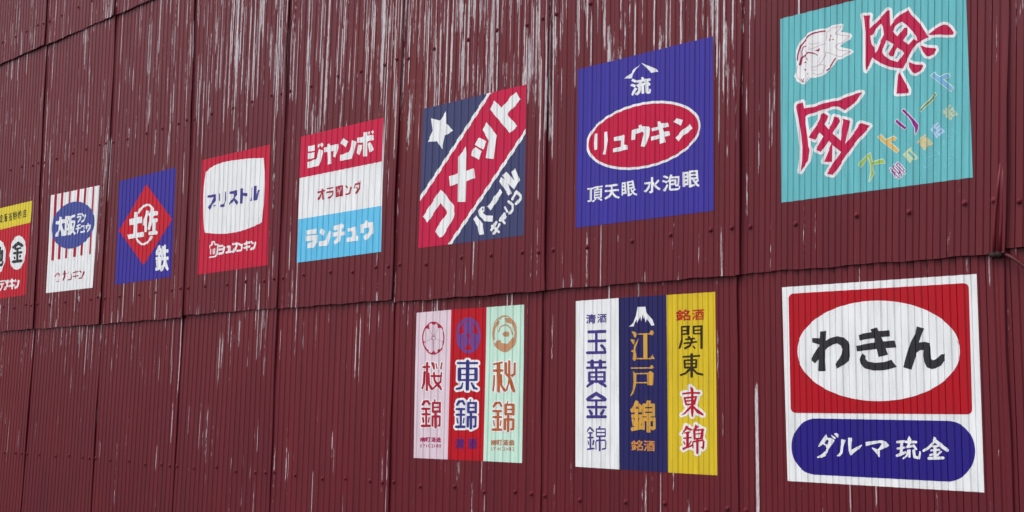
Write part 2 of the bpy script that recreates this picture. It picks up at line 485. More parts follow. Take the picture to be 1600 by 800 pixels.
# ------------------------------------------------------------------ painted signs (outlines in tenths of a millimetre on the wall: x, z)
SIGNS = [
 ('square turquoise painted sign with two tilted red characters and a white goldfish',1,6,[
  ('background',None,0,(0.135, 0.475, 0.52),[[22662,9224,27263,9257,27242,4687,22586,4649]]),
  ('character_outline','white outline of the upper right red character',1,(0.78, 0.8, 0.82),[[25463,8878,25486,8871,25524,8850,25546,8826,25555,8808,25561,8769,25561,8591,25614,8633,25749,8710,25920,8767,25944,8768,25963,8762,25983,8749,26000,8729,26066,8599,26170,8468,26277,8318,26380,8122,26497,8181,26705,8253,26723,8256,26741,8254,26833,8218,26861,8200,26956,8092,27016,7976,27024,7954,27026,7941,27023,7924,26996,7868,26979,7849,26962,7843,26941,7842,26719,7897,26457,7946,26453,7945,26441,7923,26426,7912,26266,7861,26268,7856,26343,7810,26538,7757,26559,7749,26584,7731,26595,7717,26603,7699,26617,7649,26615,7615,26606,7596,26545,7521,26525,7507,26398,7470,26368,7471,26303,7500,26282,7513,26266,7530,26193,7654,26143,7809,26139,7812,26137,7810,26100,7765,26027,7664,25952,7542,26075,7474,26218,7440,26250,7427,26265,7414,26306,7362,26315,7331,26312,7310,26260,7218,26243,7201,26096,7149,26067,7142,26033,7149,25970,7184,25953,7197,25938,7216,25869,7345,25860,7368,25857,7389,25853,7388,25814,7331,25799,7318,25782,7311,25751,7310,25795,7206,25944,6896,25955,6866,25957,6853,25951,6761,25937,6737,25920,6726,25901,6722,25599,6751,25577,6760,25563,6771,25550,6785,25543,6799,25537,6823,25537,6842,25587,7241,25595,7269,25631,7344,25413,7425,25231,7535,25073,7658,25069,7655,25017,7544,24928,7453,24912,7441,24895,7435,24874,7434,24843,7445,24828,7457,24815,7472,24801,7503,24793,7654,24804,7916,24819,8423,24798,8718,24780,8830,24786,8861,24795,8873,24810,8884,24826,8889,24847,8889,25032,8847,25064,8830,25087,8802,25096,8770,25075,8628,25079,8612,25427,8871,25445,8878],[25775,8387,25689,8346,25679,8334,25637,8277,25663,8243,25671,8247,25791,8371,25787,8378],[25262,8433,25201,8386,25156,8273,25146,8258,25124,8243,25092,8237,25088,8234,25103,8110,25149,8048,25212,8171,25278,8279,25265,8425],[25975,8153,25960,8118,25880,8023,25882,8018,25919,7983,25927,7986,25997,8048,26026,8065,25986,8140],[25436,8008,25372,7883,25365,7842,25371,7833,25477,7974,25475,7979],[25675,7784,25667,7771,25653,7713,25644,7695,25637,7686,25591,7651,25590,7646,25629,7626,25634,7626,25724,7735,25710,7759]]),
  ('character','big tilted red character at the upper right',2,(0.5, 0.008, 0.07),[[25466,8809,25489,8800,25493,8794,25494,8422,25499,8424,25646,8567,25784,8648,25946,8700,26011,8572,26118,8437,26227,8286,26390,7972,26105,7882,26040,7803,25975,7714,25830,7479,25758,7376,25611,7417,25435,7484,25254,7595,25106,7712,25052,7774,25012,7705,24959,7589,24871,7503,24863,7638,24889,8411,24867,8720,24850,8820,24855,8821,25026,8781,25008,8656,25006,8479,25009,8466],[25777,8468,25640,8402,25553,8289,25553,8283,25670,8141,25835,8313,25894,8301,25915,8237,25905,8163,25792,8031,25790,8022,25927,7893,26050,7998,26122,7943,26105,8045,26041,8165,25911,8343,25784,8464],[25277,8539,25143,8434,25091,8309,25015,8295,25013,8292,25038,8091,25106,7999,25109,7883,25112,7872,25159,7902,25271,8127,25349,8254,25331,8438,25282,8538],[26733,8190,26742,8188,26820,8158,26904,8065,26963,7953,26940,7907,26676,7969,26424,8016,26382,8040,26532,8120],[25406,8111,25308,7916,25295,7849,25295,7838,25341,7755,25461,7642,25656,7544,25783,7692,25805,7719,25806,7725,25757,7799,25654,7879,25604,7807,25586,7736,25539,7701,25464,7724,25428,7785,25570,7979],[26204,7824,26326,7749,26541,7690,26555,7644,26493,7568,26377,7534,26319,7559,26248,7677,26203,7822],[25914,7490,26063,7411,26218,7374,26225,7369,26250,7336,26204,7259,26059,7208,26050,7209,25994,7241,25925,7370],[25685,7294,25690,7290,25734,7190,25892,6860,25890,6791,25888,6788,25614,6814,25604,6818,25654,7230]]),
  ('character_outline','white outline of the lower left red character',1,(0.78, 0.8, 0.82),[[24752,7062,24786,7054,24812,7036,24831,7008,24835,6991,24834,6971,24824,6948,24695,6782,24668,6754,24538,6685,24365,6578,24340,6575,24316,6579,24299,6586,24137,6700,24043,6715,23860,6693,23941,6628,23958,6606,23966,6581,23963,6553,23925,6461,23876,6392,23889,6373,23893,6373,23924,6409,23991,6575,24003,6591,24016,6601,24032,6607,24050,6609,24072,6605,24187,6558,24212,6535,24225,6513,24260,6520,24288,6515,24472,6437,24488,6425,24500,6411,24513,6384,24514,6356,24453,6092,24583,6224,24599,6280,24613,6303,24636,6317,24701,6342,24719,6344,24751,6338,24973,6233,24995,6210,25003,6194,25008,6178,25005,6151,24992,6130,24882,6029,24683,5853,24516,5679,24359,5499,24201,5296,24043,5111,24012,5089,23988,5084,23965,5087,23808,5138,23780,5156,23762,5178,23756,5193,23755,5222,23762,5241,23887,5410,23861,5418,23737,5439,23722,5447,23701,5466,23692,5481,23686,5499,23686,5522,23692,5537,23806,5762,23746,5694,23723,5679,23697,5675,23673,5678,23656,5685,23525,5757,23502,5777,23490,5797,23485,5815,23486,5838,23492,5853,23611,6025,23582,5998,23565,5991,23547,5989,23516,5995,23431,6035,23438,5928,23468,5848,23469,5809,23422,5560,23416,5545,23178,5287,23161,5279,23138,5276,23109,5282,23082,5297,23070,5311,23060,5327,23055,5344,23055,5364,23107,5648,23120,5941,23094,6246,23043,6643,22996,6876,22989,6946,22989,6972,22997,6992,23032,7050,23061,7066,23181,7094,23217,7100,23240,7097,23260,7088,23276,7076,23296,7051,23305,7024,23323,6936,23514,6930,23819,6979,24150,6976,24469,7040,24650,7063],[23635,6662,23407,6632,23362,6613,23401,6308,23429,6344,23563,6489,23622,6584,23637,6652,23638,6660],[24174,6256,24093,6142,24143,6089,24147,6100,24157,6182],[24056,5714,24052,5666,24051,5617,24053,5614,24102,5670,24060,5712]]),
  ('character','big tilted red character at the lower left',2,(0.5, 0.008, 0.07),[[24756,6994,24764,6993,24764,6990,24626,6814,24487,6739,24332,6643,24163,6762,24031,6784,23864,6766,23379,6699,23282,6660,23353,6096,23364,5929,23397,5835,23349,5581,23132,5349,23179,5616,23195,5928,23169,6244,23119,6639,23070,6882,23064,6947,23090,6997,23229,7029,23262,6868,23530,6861,23833,6910,24169,6908,24492,6973,24666,6995],[23777,6670,23785,6668,23893,6583,23859,6497,23787,6399,23893,6261,23987,6367,24015,6426,24058,6539,24066,6538,24156,6500,24193,6410,24083,6259,24002,6142,24196,5940,24200,5950,24228,6162,24282,6379,24270,6450,24283,6447,24443,6380,24392,6145,24311,5834,24646,6185,24668,6253,24732,6276,24938,6179,24837,6084,24625,5898,24469,5735,24301,5543,24158,5357,23979,5152,23831,5199,23827,5204,23992,5426,24181,5649,24196,5672,23992,5864,23971,5467,23937,5470,23761,5501,23762,5510,23960,5895,23965,5911,23898,5986,23893,5987,23693,5747,23687,5743,23570,5807,23559,5816,23760,6101,23763,6111,23668,6215,23538,6059,23380,6137,23484,6290,23624,6443,23692,6553,23713,6643]]),
  ('goldfish_drawing',None,1,(0.81, 0.815, 0.83),[[23096,8350,23196,8537,23424,8704,23630,8747,23883,8716,24051,8750,24283,8754,24355,8707,24328,8611,24261,8556,24520,8461,24558,8391,24499,8311,24252,8231,24251,8192,24364,8138,24525,8074,24580,8009,24506,7954,24292,7889,24177,7896,24083,7774,23871,7628,23769,7569,23567,7568,23465,7587,23396,7529,23274,7456,23197,7486,23138,7537,23087,7562,23071,7637,23020,7702,23092,7808,23097,7998,23084,8192]]),
  ('goldfish_markings',None,2,(0.36, 0.02, 0.08),[[23862,8674,23874,8669,23881,8660,23881,8647,23871,8640,23582,8662,23432,8608,23227,8411,23155,8209,23141,8079,23131,8072,23124,8072,23113,8078,23106,8094,23118,8218,23194,8432,23407,8637,23571,8696],[24026,8531,24038,8524,24038,8513,23977,8400,23968,8396,23961,8399,23955,8408,23957,8414,24017,8525],[24073,8422,24077,8421,24098,8396,24107,8382,24045,8407],[23363,8409,23371,8407,23376,8400,23376,8392,23371,8387,23288,8380,23250,8296,23245,8274,23251,8154,23330,8195,23396,8235,23410,8239,23536,8198,23549,8186,23603,8162,23649,8115,23651,8105,23645,8099,23634,8101,23593,8143,23547,8164,23525,8166,23416,8201,23344,8158,23354,8143,23396,8047,23400,8034,23399,8030,23391,8027,23383,8033,23334,8145,23329,8151,23252,8109,23226,8000,23207,7952,23196,7943,23176,7943,23160,7957,23157,7973,23176,8021,23204,8141,23210,8150,23225,8158,23222,8294,23269,8400,23285,8404],[23730,8258,23735,8258,23735,8255,23697,8184,23579,8243],[24116,7946,24125,7945,24133,7937,24137,7930,24135,7921,24040,7799,23988,7722,23890,7674,23883,7673,23872,7677,23865,7689,23870,7702,23962,7747,24017,7827,24104,7939],[23337,8021,23341,8020,23363,7994,23373,7981,23372,7979,23273,7989],[23305,7841,23320,7835,23336,7815,23335,7801,23323,7794,23315,7794,23305,7799,23289,7820,23288,7828,23292,7836],[23387,7713,23401,7708,23408,7694,23407,7687,23400,7681,23387,7684,23378,7699,23379,7707],[23262,7617,23271,7612,23272,7602,23250,7514,23240,7509,23229,7523,23191,7615,23199,7622,23208,7615,23238,7550,23255,7612]]),
  ('goldfish_lines',None,2,(0.52, 0.32, 0.38),[[24295,8694,24303,8689,24300,8683,24141,8531,24313,8464,24478,8406,24483,8399,24425,8341,24324,8275,24191,8277,24128,8217,24189,8139,24321,8089,24516,8035,24521,8026,24413,7984,24276,7948,24194,7965,24033,8059,23873,8136,23854,8052,23784,7925,23692,7858,23760,7858,23854,7826,23865,7819,23776,7621,23771,7618,23653,7625,23500,7686,23496,7692,23503,7696,23654,7636,23767,7631,23848,7807,23849,7816,23759,7847,23676,7844,23659,7836,23648,7843,23489,7837,23483,7844,23488,7848,23668,7856,23772,7930,23841,8054,23862,8147,23866,8151,24035,8070,24195,7976,24274,7960,24409,7995,24494,8028,24492,8031,24312,8081,24182,8131,24114,8218,24117,8225,24186,8288,24318,8285,24415,8348,24465,8397,24463,8400,24306,8455,24123,8528,24125,8536,24209,8610,24280,8682,24052,8682,23913,8621,23880,8393,23875,8390,23869,8395,23898,8618,23903,8630,24048,8693],[23635,8418,23748,8395,23753,8390,23750,8386,23640,8408,23538,8398,23438,8433,23430,8440,23433,8444,23439,8443,23536,8408],[23870,8353,23878,8349,23872,8343,23705,8331,23436,8277,23430,8277,23427,8281,23435,8355,23440,8363,23445,8361,23446,8357,23439,8288,23705,8341],[23362,8286,23369,8278,23364,8215,23356,8211,23351,8217,23352,8236,23355,8280],[23765,8078,23770,8075,23772,8069,23763,8055,23756,8052,23750,8061,23759,8075],[23721,8024,23728,8016,23719,7993,23712,7990,23706,7998,23715,8019],[23681,7961,23687,7956,23688,7949,23684,7930,23677,7926,23671,7934,23675,7958],[23119,7951,23125,7949,23127,7944,23099,7838,23105,7680,23244,7520,23341,7536,23408,7606,23417,7609,23421,7604,23419,7599,23346,7525,23239,7508,23092,7679,23087,7840,23114,7944],[23620,7757,23641,7753,23642,7748,23637,7747,23520,7762,23503,7766,23500,7769,23506,7773]]),
  ('lettering_outline','pale outline of the slanting coloured letters',1,(0.7, 0.8, 0.72),[[26490,7168,26499,7166,26507,7159,26550,7086,26610,7034,26702,7076,26789,7082,26806,7075,26846,7033,26850,7020,26849,6971,26841,6958,26705,6948,26922,6729,26925,6718,26919,6705,26861,6639,26849,6637,26835,6647,26395,7078,26390,7091,26395,7104,26482,7165],[26488,6695,26496,6694,26505,6687,26529,6645,26534,6629,26526,6615,26394,6483,26229,6366,26176,6297,26164,6293,26152,6299,26116,6341,26112,6352,26117,6362,26196,6434,26359,6568,26478,6690],[25745,6457,25755,6456,25764,6450,25888,6310,25998,6165,26095,6023,26077,5917,26014,5809,26003,5802,25988,5808,25982,5826,25980,5960,25912,6130,25844,6239,25771,6310,25695,6399,25689,6411,25689,6420,25695,6428],[25587,6240,25595,6239,25604,6233,25684,6140,25808,6016,25812,6005,25808,5995,25767,5956,25756,5954,25746,5960,25634,6061,25540,6170,25536,6182,25541,6193,25577,6235],[25194,5946,25202,5945,25213,5937,25311,5811,25486,5873,25502,5865,25574,5803,25577,5795,25577,5787,25548,5740,25526,5738,25436,5745,25409,5739,25405,5735,25492,5664,25626,5523,25630,5512,25625,5503,25571,5452,25558,5448,25546,5454,25377,5608,25234,5742,25109,5878,25104,5893,25110,5904],[24925,5559,24933,5559,24940,5554,24946,5544,24980,5345,25109,5372,25235,5369,25247,5361,25253,5348,25285,5258,25281,5248,25269,5244,25098,5260,25010,5266,25000,5264,24989,5167,25009,5047,24947,4947,24896,4876,24890,4870,24879,4867,24866,4874,24862,4889,24897,5017,24915,5124,24912,5259,24872,5426,24864,5430,24860,5429,24779,5346,24703,5235,24692,5232,24679,5239,24627,5297,24622,5312,24677,5397,24784,5481,24914,5556]]),
  ('lettering','olive green stroke',2,(0.19, 0.3, 0.1),[[26492,6680,26519,6632,26383,6496,26217,6378,26163,6307,26128,6350,26189,6405,26371,6556]]),
  ('letter_stroke','long stroke of the purple letter',2,(0.29, 0.015, 0.27),[[25704,6413,25750,6442,25873,6304,25988,6153,26080,6022,26061,5923,25998,5816,25996,5962,25927,6134,25856,6248,25783,6319]]),
  ('letter_stroke','short stroke of the purple letter',2,(0.29, 0.015, 0.27),[[25552,6179,25591,6225,25672,6131,25796,6008,25757,5970,25639,6077]]),
  ('lettering','yellow letter',2,(0.72, 0.46, 0.12),[[25196,5929,25203,5923,25289,5811,25312,5790,25487,5856,25560,5795,25537,5754,25431,5761,25380,5748,25373,5742,25475,5658,25612,5515,25560,5465,25554,5468,25414,5595,25245,5753,25121,5888,25126,5894]]),
  ('lettering','yellow green letter',2,(0.34, 0.52, 0.1),[[24638,5307,24688,5383,24793,5466,24929,5544,24949,5422,24966,5323,25110,5356,25234,5353,25270,5260,25108,5274,24984,5283,24972,5166,24992,5052,24927,4949,24878,4881,24913,5010,24932,5112,24928,5261,24887,5438,24856,5450,24766,5357,24692,5248]]),
  ('lettering','light blue letter',2,(0.18, 0.45, 0.68),[[26492,7151,26496,7149,26536,7078,26611,7013,26708,7061,26793,7066,26835,7023,26833,6972,26686,6965,26677,6955,26909,6721,26852,6654,26846,6657,26526,6968,26406,7087,26414,7097]]),
  ('lettering_outline',None,1,(0.7, 0.74, 0.8),[[25582,5256,25594,5253,25604,5243,25738,5074,25744,5056,25742,5042,25735,5031,25719,5015,25747,4978,25751,4965,25747,4954,25741,4948,25727,4939,25716,4937,25705,4943,25662,4995,25669,4967,25671,4939,25664,4897,25656,4889,25646,4886,25614,4896,25624,4880,25623,4867,25602,4848,25590,4845,25578,4852,25543,4894,25533,4885,25522,4883,25494,4895,25484,4904,25465,4958,25437,5018,25421,5011,25407,5013,25383,5041,25379,5051,25381,5059,25397,5074,25359,5122,25356,5133,25360,5144,25379,5158,25394,5160,25405,5154,25445,5108,25448,5112,25439,5125,25436,5138,25464,5216,25469,5220,25480,5222,25504,5219,25517,5214,25573,5254],[25610,4945,25603,4940,25593,4938,25575,4945,25607,4905]]),
  ('lettering','small purple character',2,(0.26, 0.03, 0.22),[[25583,5236,25588,5234,25722,5063,25725,5056,25722,5047,25701,5027,25682,5039,25681,5042,25699,5055,25701,5060,25592,5197,25583,5206,25557,5187,25731,4970,25731,4966,25718,4956,25527,5193],[25479,5203,25503,5199,25479,5134,25580,5007,25589,5000,25605,5024,25585,5054,25510,5148,25523,5159,25589,5080,25627,5026,25641,4997,25650,4965,25652,4938,25646,4906,25625,4912,25631,4941,25630,4958,25618,4999,25612,4994,25593,4958,25575,4967,25572,4984,25566,4994,25456,5130,25456,5135],[25390,5141,25395,5139,25441,5082,25464,5097,25472,5090,25481,5078,25460,5061,25466,5050,25533,5019,25536,4997,25495,5019,25492,5018,25604,4879,25605,4875,25594,4867,25590,4866,25583,4873,25497,4979,25523,4904,25500,4914,25478,4976,25442,5045,25439,5046,25415,5030,25400,5049,25424,5070,25377,5129]]),
  ('lettering','small pale green character',1,(0.55, 0.68, 0.45),[[25885,5542,25896,5538,25917,5509,25916,5501,25895,5485,25895,5482,26028,5313,26038,5296,26040,5279,26030,5261,25996,5234,25983,5235,25961,5252,25956,5260,25958,5271,25987,5294,25865,5451,25857,5458,25821,5430,25937,5283,25945,5268,25942,5259,25887,5219,25895,5204,25895,5193,25878,5180,25869,5179,25862,5182,25841,5208,25692,5396,25690,5404,25693,5410,25705,5421,25773,5468,25786,5472]]),
  ('lettering','small straw yellow character',1,(0.62, 0.55, 0.3),[[26226,5783,26237,5780,26253,5760,26255,5751,26252,5744,26217,5719,26221,5697,26254,5719,26268,5716,26378,5574,26385,5554,26383,5541,26377,5534,26343,5507,26329,5509,26315,5519,26306,5530,26266,5502,26269,5491,26267,5483,26245,5469,26235,5473,26192,5527,26185,5524,26243,5446,26241,5432,26225,5420,26218,5418,26209,5421,26201,5431,26082,5583,26084,5596,26116,5623,26097,5633,26059,5606,26053,5605,26043,5609,26028,5628,26026,5635,26027,5642,26037,5650,26105,5699,26092,5712,26090,5719,26093,5729,26107,5745,26118,5746,26148,5729],[26174,5688,26139,5662,26158,5651,26177,5664,26180,5669,26176,5686],[26255,5661,26247,5654,26262,5653],[26201,5622,26198,5619,26201,5611,26201,5581,26239,5610,26212,5613],[26297,5607,26289,5600,26327,5551,26336,5560],[26154,5588,26142,5579,26150,5567,26156,5584],[26260,5568,26231,5546,26236,5538,26268,5558,26266,5565]]),
  ('lettering','small pale blue character',1,(0.45, 0.6, 0.84),[[26521,6009,26530,6006,26546,5986,26547,5973,26482,5925,26481,5921,26498,5902,26556,5944,26567,5943,26585,5920,26585,5909,26529,5868,26526,5862,26538,5848,26587,5883,26598,5882,26671,5788,26675,5778,26673,5772,26653,5757,26636,5761,26572,5714,26571,5699,26561,5690,26552,5684,26543,5685,26466,5784,26467,5796,26504,5825,26451,5895,26446,5898,26402,5866,26473,5767,26499,5723,26512,5693,26520,5665,26519,5656,26510,5651,26487,5653,26477,5661,26458,5711,26431,5758,26348,5868,26343,5879,26350,5889,26413,5934,26412,5938,26399,5946,26394,5955,26396,5965,26409,5979,26421,5980,26452,5962],[26589,5827,26521,5778,26542,5750,26611,5799]]),
  ('lettering','small cream green character',1,(0.5, 0.6, 0.42),[[26818,6363,26824,6362,26829,6357,26841,6340,26841,6331,26787,6289,26794,6277,26793,6270,26772,6253,26772,6250,26786,6234,26870,6293,26880,6293,26898,6268,26897,6260,26885,6251,26884,6248,26966,6139,26973,6123,26972,6111,26969,6104,26939,6079,26930,6079,26907,6099,26904,6098,26848,6043,26838,6037,26848,6021,26848,6014,26836,6003,26826,5999,26816,6005,26747,6097,26745,6097,26742,6085,26735,6082,26711,6092,26704,6098,26703,6153,26692,6210,26694,6218,26703,6223,26694,6237,26693,6246,26715,6264,26696,6291,26696,6301,26714,6314,26721,6314,26744,6287,26747,6286,26767,6302,26760,6314,26761,6323],[26669,6273,26678,6272,26683,6266,26688,6238,26688,6174,26685,6165,26679,6162,26655,6171,26649,6180,26651,6216,26646,6263,26651,6269],[26852,6227,26812,6200,26813,6193,26826,6177,26852,6194,26860,6192,26868,6183,26876,6172,26877,6163,26852,6143,26866,6123,26896,6147,26904,6144,26922,6121,26928,6124,26929,6128,26859,6222],[26740,6230,26727,6220,26735,6198,26754,6211],[26778,6176,26755,6160,26746,6160,26774,6122,26771,6130,26773,6138,26796,6156,26782,6175],[26820,6121,26797,6105,26785,6107,26813,6069,26841,6096,26823,6120]]),
  ('fish_outlines',None,1,(0.22, 0.58, 0.68),[[26831,5823,26840,5819,26942,5711,26948,5703,26948,5697,26943,5695,26937,5698,26835,5807,26828,5817],[26741,5680,26841,5638,26847,5633,26847,5628,26843,5625,26837,5626,26744,5666,26702,5633,26696,5633,26693,5637,26694,5642],[26837,5594,26842,5594,26845,5589,26845,5585,26838,5579,26729,5502,26723,5500,26718,5503,26717,5509,26724,5516],[26638,5600,26645,5598,26649,5593,26651,5576,26653,5488,26651,5482,26643,5479,26634,5486,26632,5502,26630,5591,26632,5596],[26443,5417,26454,5412,26550,5305,26564,5289,26562,5282,26411,5275,26391,5274,26386,5277,26384,5285,26439,5413],[26448,5395,26404,5289,26540,5294],[26825,5269,26831,5267,26913,5171,26914,5166,26912,5162,26904,5163,26823,5259,26821,5266],[26366,5284,26371,5284,26376,5279,26375,5274,26371,5270,26271,5262,26212,5174,26205,5170,26198,5175,26198,5181,26263,5277],[26471,5221,26478,5220,26482,5216,26482,5206,26414,5096,26409,5092,26402,5093,26398,5098,26398,5105,26453,5196,26417,5185,26400,5120,26394,5115,26386,5118,26384,5127,26401,5197,26407,5202],[26722,5177,26810,5165,26815,5158,26809,5153,26727,5164,26691,5135,26687,5135,26682,5139,26683,5145],[26803,5074,26808,5073,26812,5068,26806,5060,26724,5004,26719,5002,26714,5005,26713,5012,26718,5016],[26346,5122,26351,5121,26356,5116,26350,5107,26205,5014,26198,5013,26193,5017,26165,5094,26169,5102,26175,5102,26180,5097,26201,5036,26204,5032],[26640,5078,26648,5076,26652,5067,26653,4981,26650,4975,26643,4973,26635,4978,26633,4986,26632,5069,26634,5075]]),
 ]),
 ('white painted sign with a red square, white oval and blue capsule',0,6,[
  ('background',None,0,(0.8, 0.815, 0.83),[[22524,2602,27216,2610,27195,-1972,22570,-1977]]),
  ('square','rounded red square',1,(0.43, 0.003, 0.013),[[22711,2314,22713,2338,22721,2361,22734,2382,22751,2401,22772,2416,22796,2427,22821,2434,22848,2437,26920,2430,26942,2428,26962,2421,26981,2411,26998,2398,27011,2381,27021,2362,27027,2341,27029,2320,26998,-254,26996,-275,26989,-295,26979,-314,26965,-330,26949,-343,26930,-353,26909,-360,26888,-362,22843,-385,22817,-382,22791,-376,22768,-365,22747,-350,22730,-332,22718,-311,22710,-289,22708,-265]]),
  ('oval','white oval',2,(0.8, 0.815, 0.83),[[26795,983,26791,1088,26769,1193,26731,1296,26677,1398,26606,1496,26519,1591,26417,1681,26301,1765,26172,1843,26030,1914,25876,1977,25713,2032,25540,2077,25360,2113,25175,2139,24986,2154,24794,2159,24602,2152,24411,2134,24224,2105,24043,2066,23869,2015,23704,1954,23551,1884,23411,1804,23285,1716,23176,1620,23084,1518,23011,1411,22957,1300,22923,1185,22910,1070,22918,953,22946,838,22994,725,23062,615,23149,510,23253,410,23374,318,23509,233,23657,157,23817,89,23987,32,24165,-15,24348,-52,24536,-78,24726,-93,24916,-97,25104,-90,25289,-73,25470,-46,25643,-8,25809,38,25966,93,26112,157,26246,228,26367,306,26475,391,26568,480,26645,575,26708,673,26753,774,26783,878]]),
  ('lettering','large black letters',3,(0.028, 0.026, 0.032),[[25863,1538,25868,1539,25901,1529,26010,1493,26016,1489,25896,1191,25901,1188,26026,1198,26114,1172,26126,1165,26150,1102,26152,1090,26153,928,26161,833,26164,821,26168,816,26197,793,26207,794,26270,818,26373,918,26463,925,26467,922,26444,785,26364,679,26247,617,26160,602,26055,639,26048,643,25997,750,25993,765,25980,897,25981,932,25990,1004,25990,1016,25985,1019,25918,1020,25836,964,25697,599,25682,600,25526,648,25529,666,25576,835,25704,1206,25830,1416],[24929,1551,24934,1552,24938,1548,24968,1473,24973,1469,25212,1478,25229,1476,25231,1468,25234,1412,25235,1344,25226,1341,25039,1334,25027,1332,25026,1328,25061,1236,25066,1233,25325,1246,25342,1244,25365,1108,25366,1091,25339,1088,25133,1085,25118,1082,25118,1076,25166,943,25165,937,24959,885,24954,886,24952,891,24915,1057,24913,1065,24909,1068,24462,1027,24424,1027,24413,1134,24415,1148,24755,1205,24868,1214,24878,1219,24864,1280,24852,1309,24845,1314,24760,1306,24498,1268,24482,1387,24484,1393,24607,1427,24789,1450,24791,1455,24770,1504,24769,1515],[23665,1515,23678,1516,23681,1511,23667,1315,23668,1287,23672,1287,23797,1357,23959,1384,24116,1347,24209,1264,24259,1189,24260,898,24210,807,24098,723,23925,637,23914,634,23885,743,23995,863,24059,973,24078,1076,24048,1164,23959,1216,23948,1218,23841,1200,23695,1117,23649,1067,23636,841,23647,588,23571,585,23454,586,23448,591,23465,856,23461,855,23380,767,23365,776,23277,852,23275,857,23343,973,23485,1169,23489,1201,23484,1206,23318,1260,23317,1354,23323,1360,23498,1353,23503,1362,23514,1505,23528,1508],[24569,975,24576,974,24646,911,24638,848,24699,788,24867,756,25070,773,25254,820,25349,688,25366,660,25210,616,25011,586,24812,586,24619,637,24510,734,24486,830,24489,848,24515,921]]),
  ('capsule','blue capsule',1,(0.02, 0.01, 0.21),[[26461,-505,26520,-507,26577,-515,26634,-529,26688,-550,26739,-575,26788,-607,26833,-643,26874,-684,26911,-730,26943,-779,26971,-832,26993,-887,27010,-945,27021,-1005,27027,-1066,27028,-1128,27022,-1190,27011,-1252,26995,-1313,26974,-1372,26947,-1429,26916,-1483,26879,-1535,26839,-1583,26795,-1626,26747,-1666,26696,-1700,26643,-1729,26587,-1753,26530,-1771,26472,-1784,26413,-1790,23323,-1796,23262,-1796,23202,-1789,23143,-1777,23085,-1758,23030,-1734,22978,-1704,22929,-1668,22883,-1627,22843,-1582,22806,-1532,22775,-1479,22750,-1422,22730,-1362,22716,-1300,22708,-1237,22707,-1173,22711,-1109,22722,-1045,22739,-982,22761,-921,22790,-862,22823,-806,22862,-753,22905,-705,22952,-661,23003,-622,23057,-588,23114,-559,23173,-537,23233,-520,23294,-510,23356,-506]]),
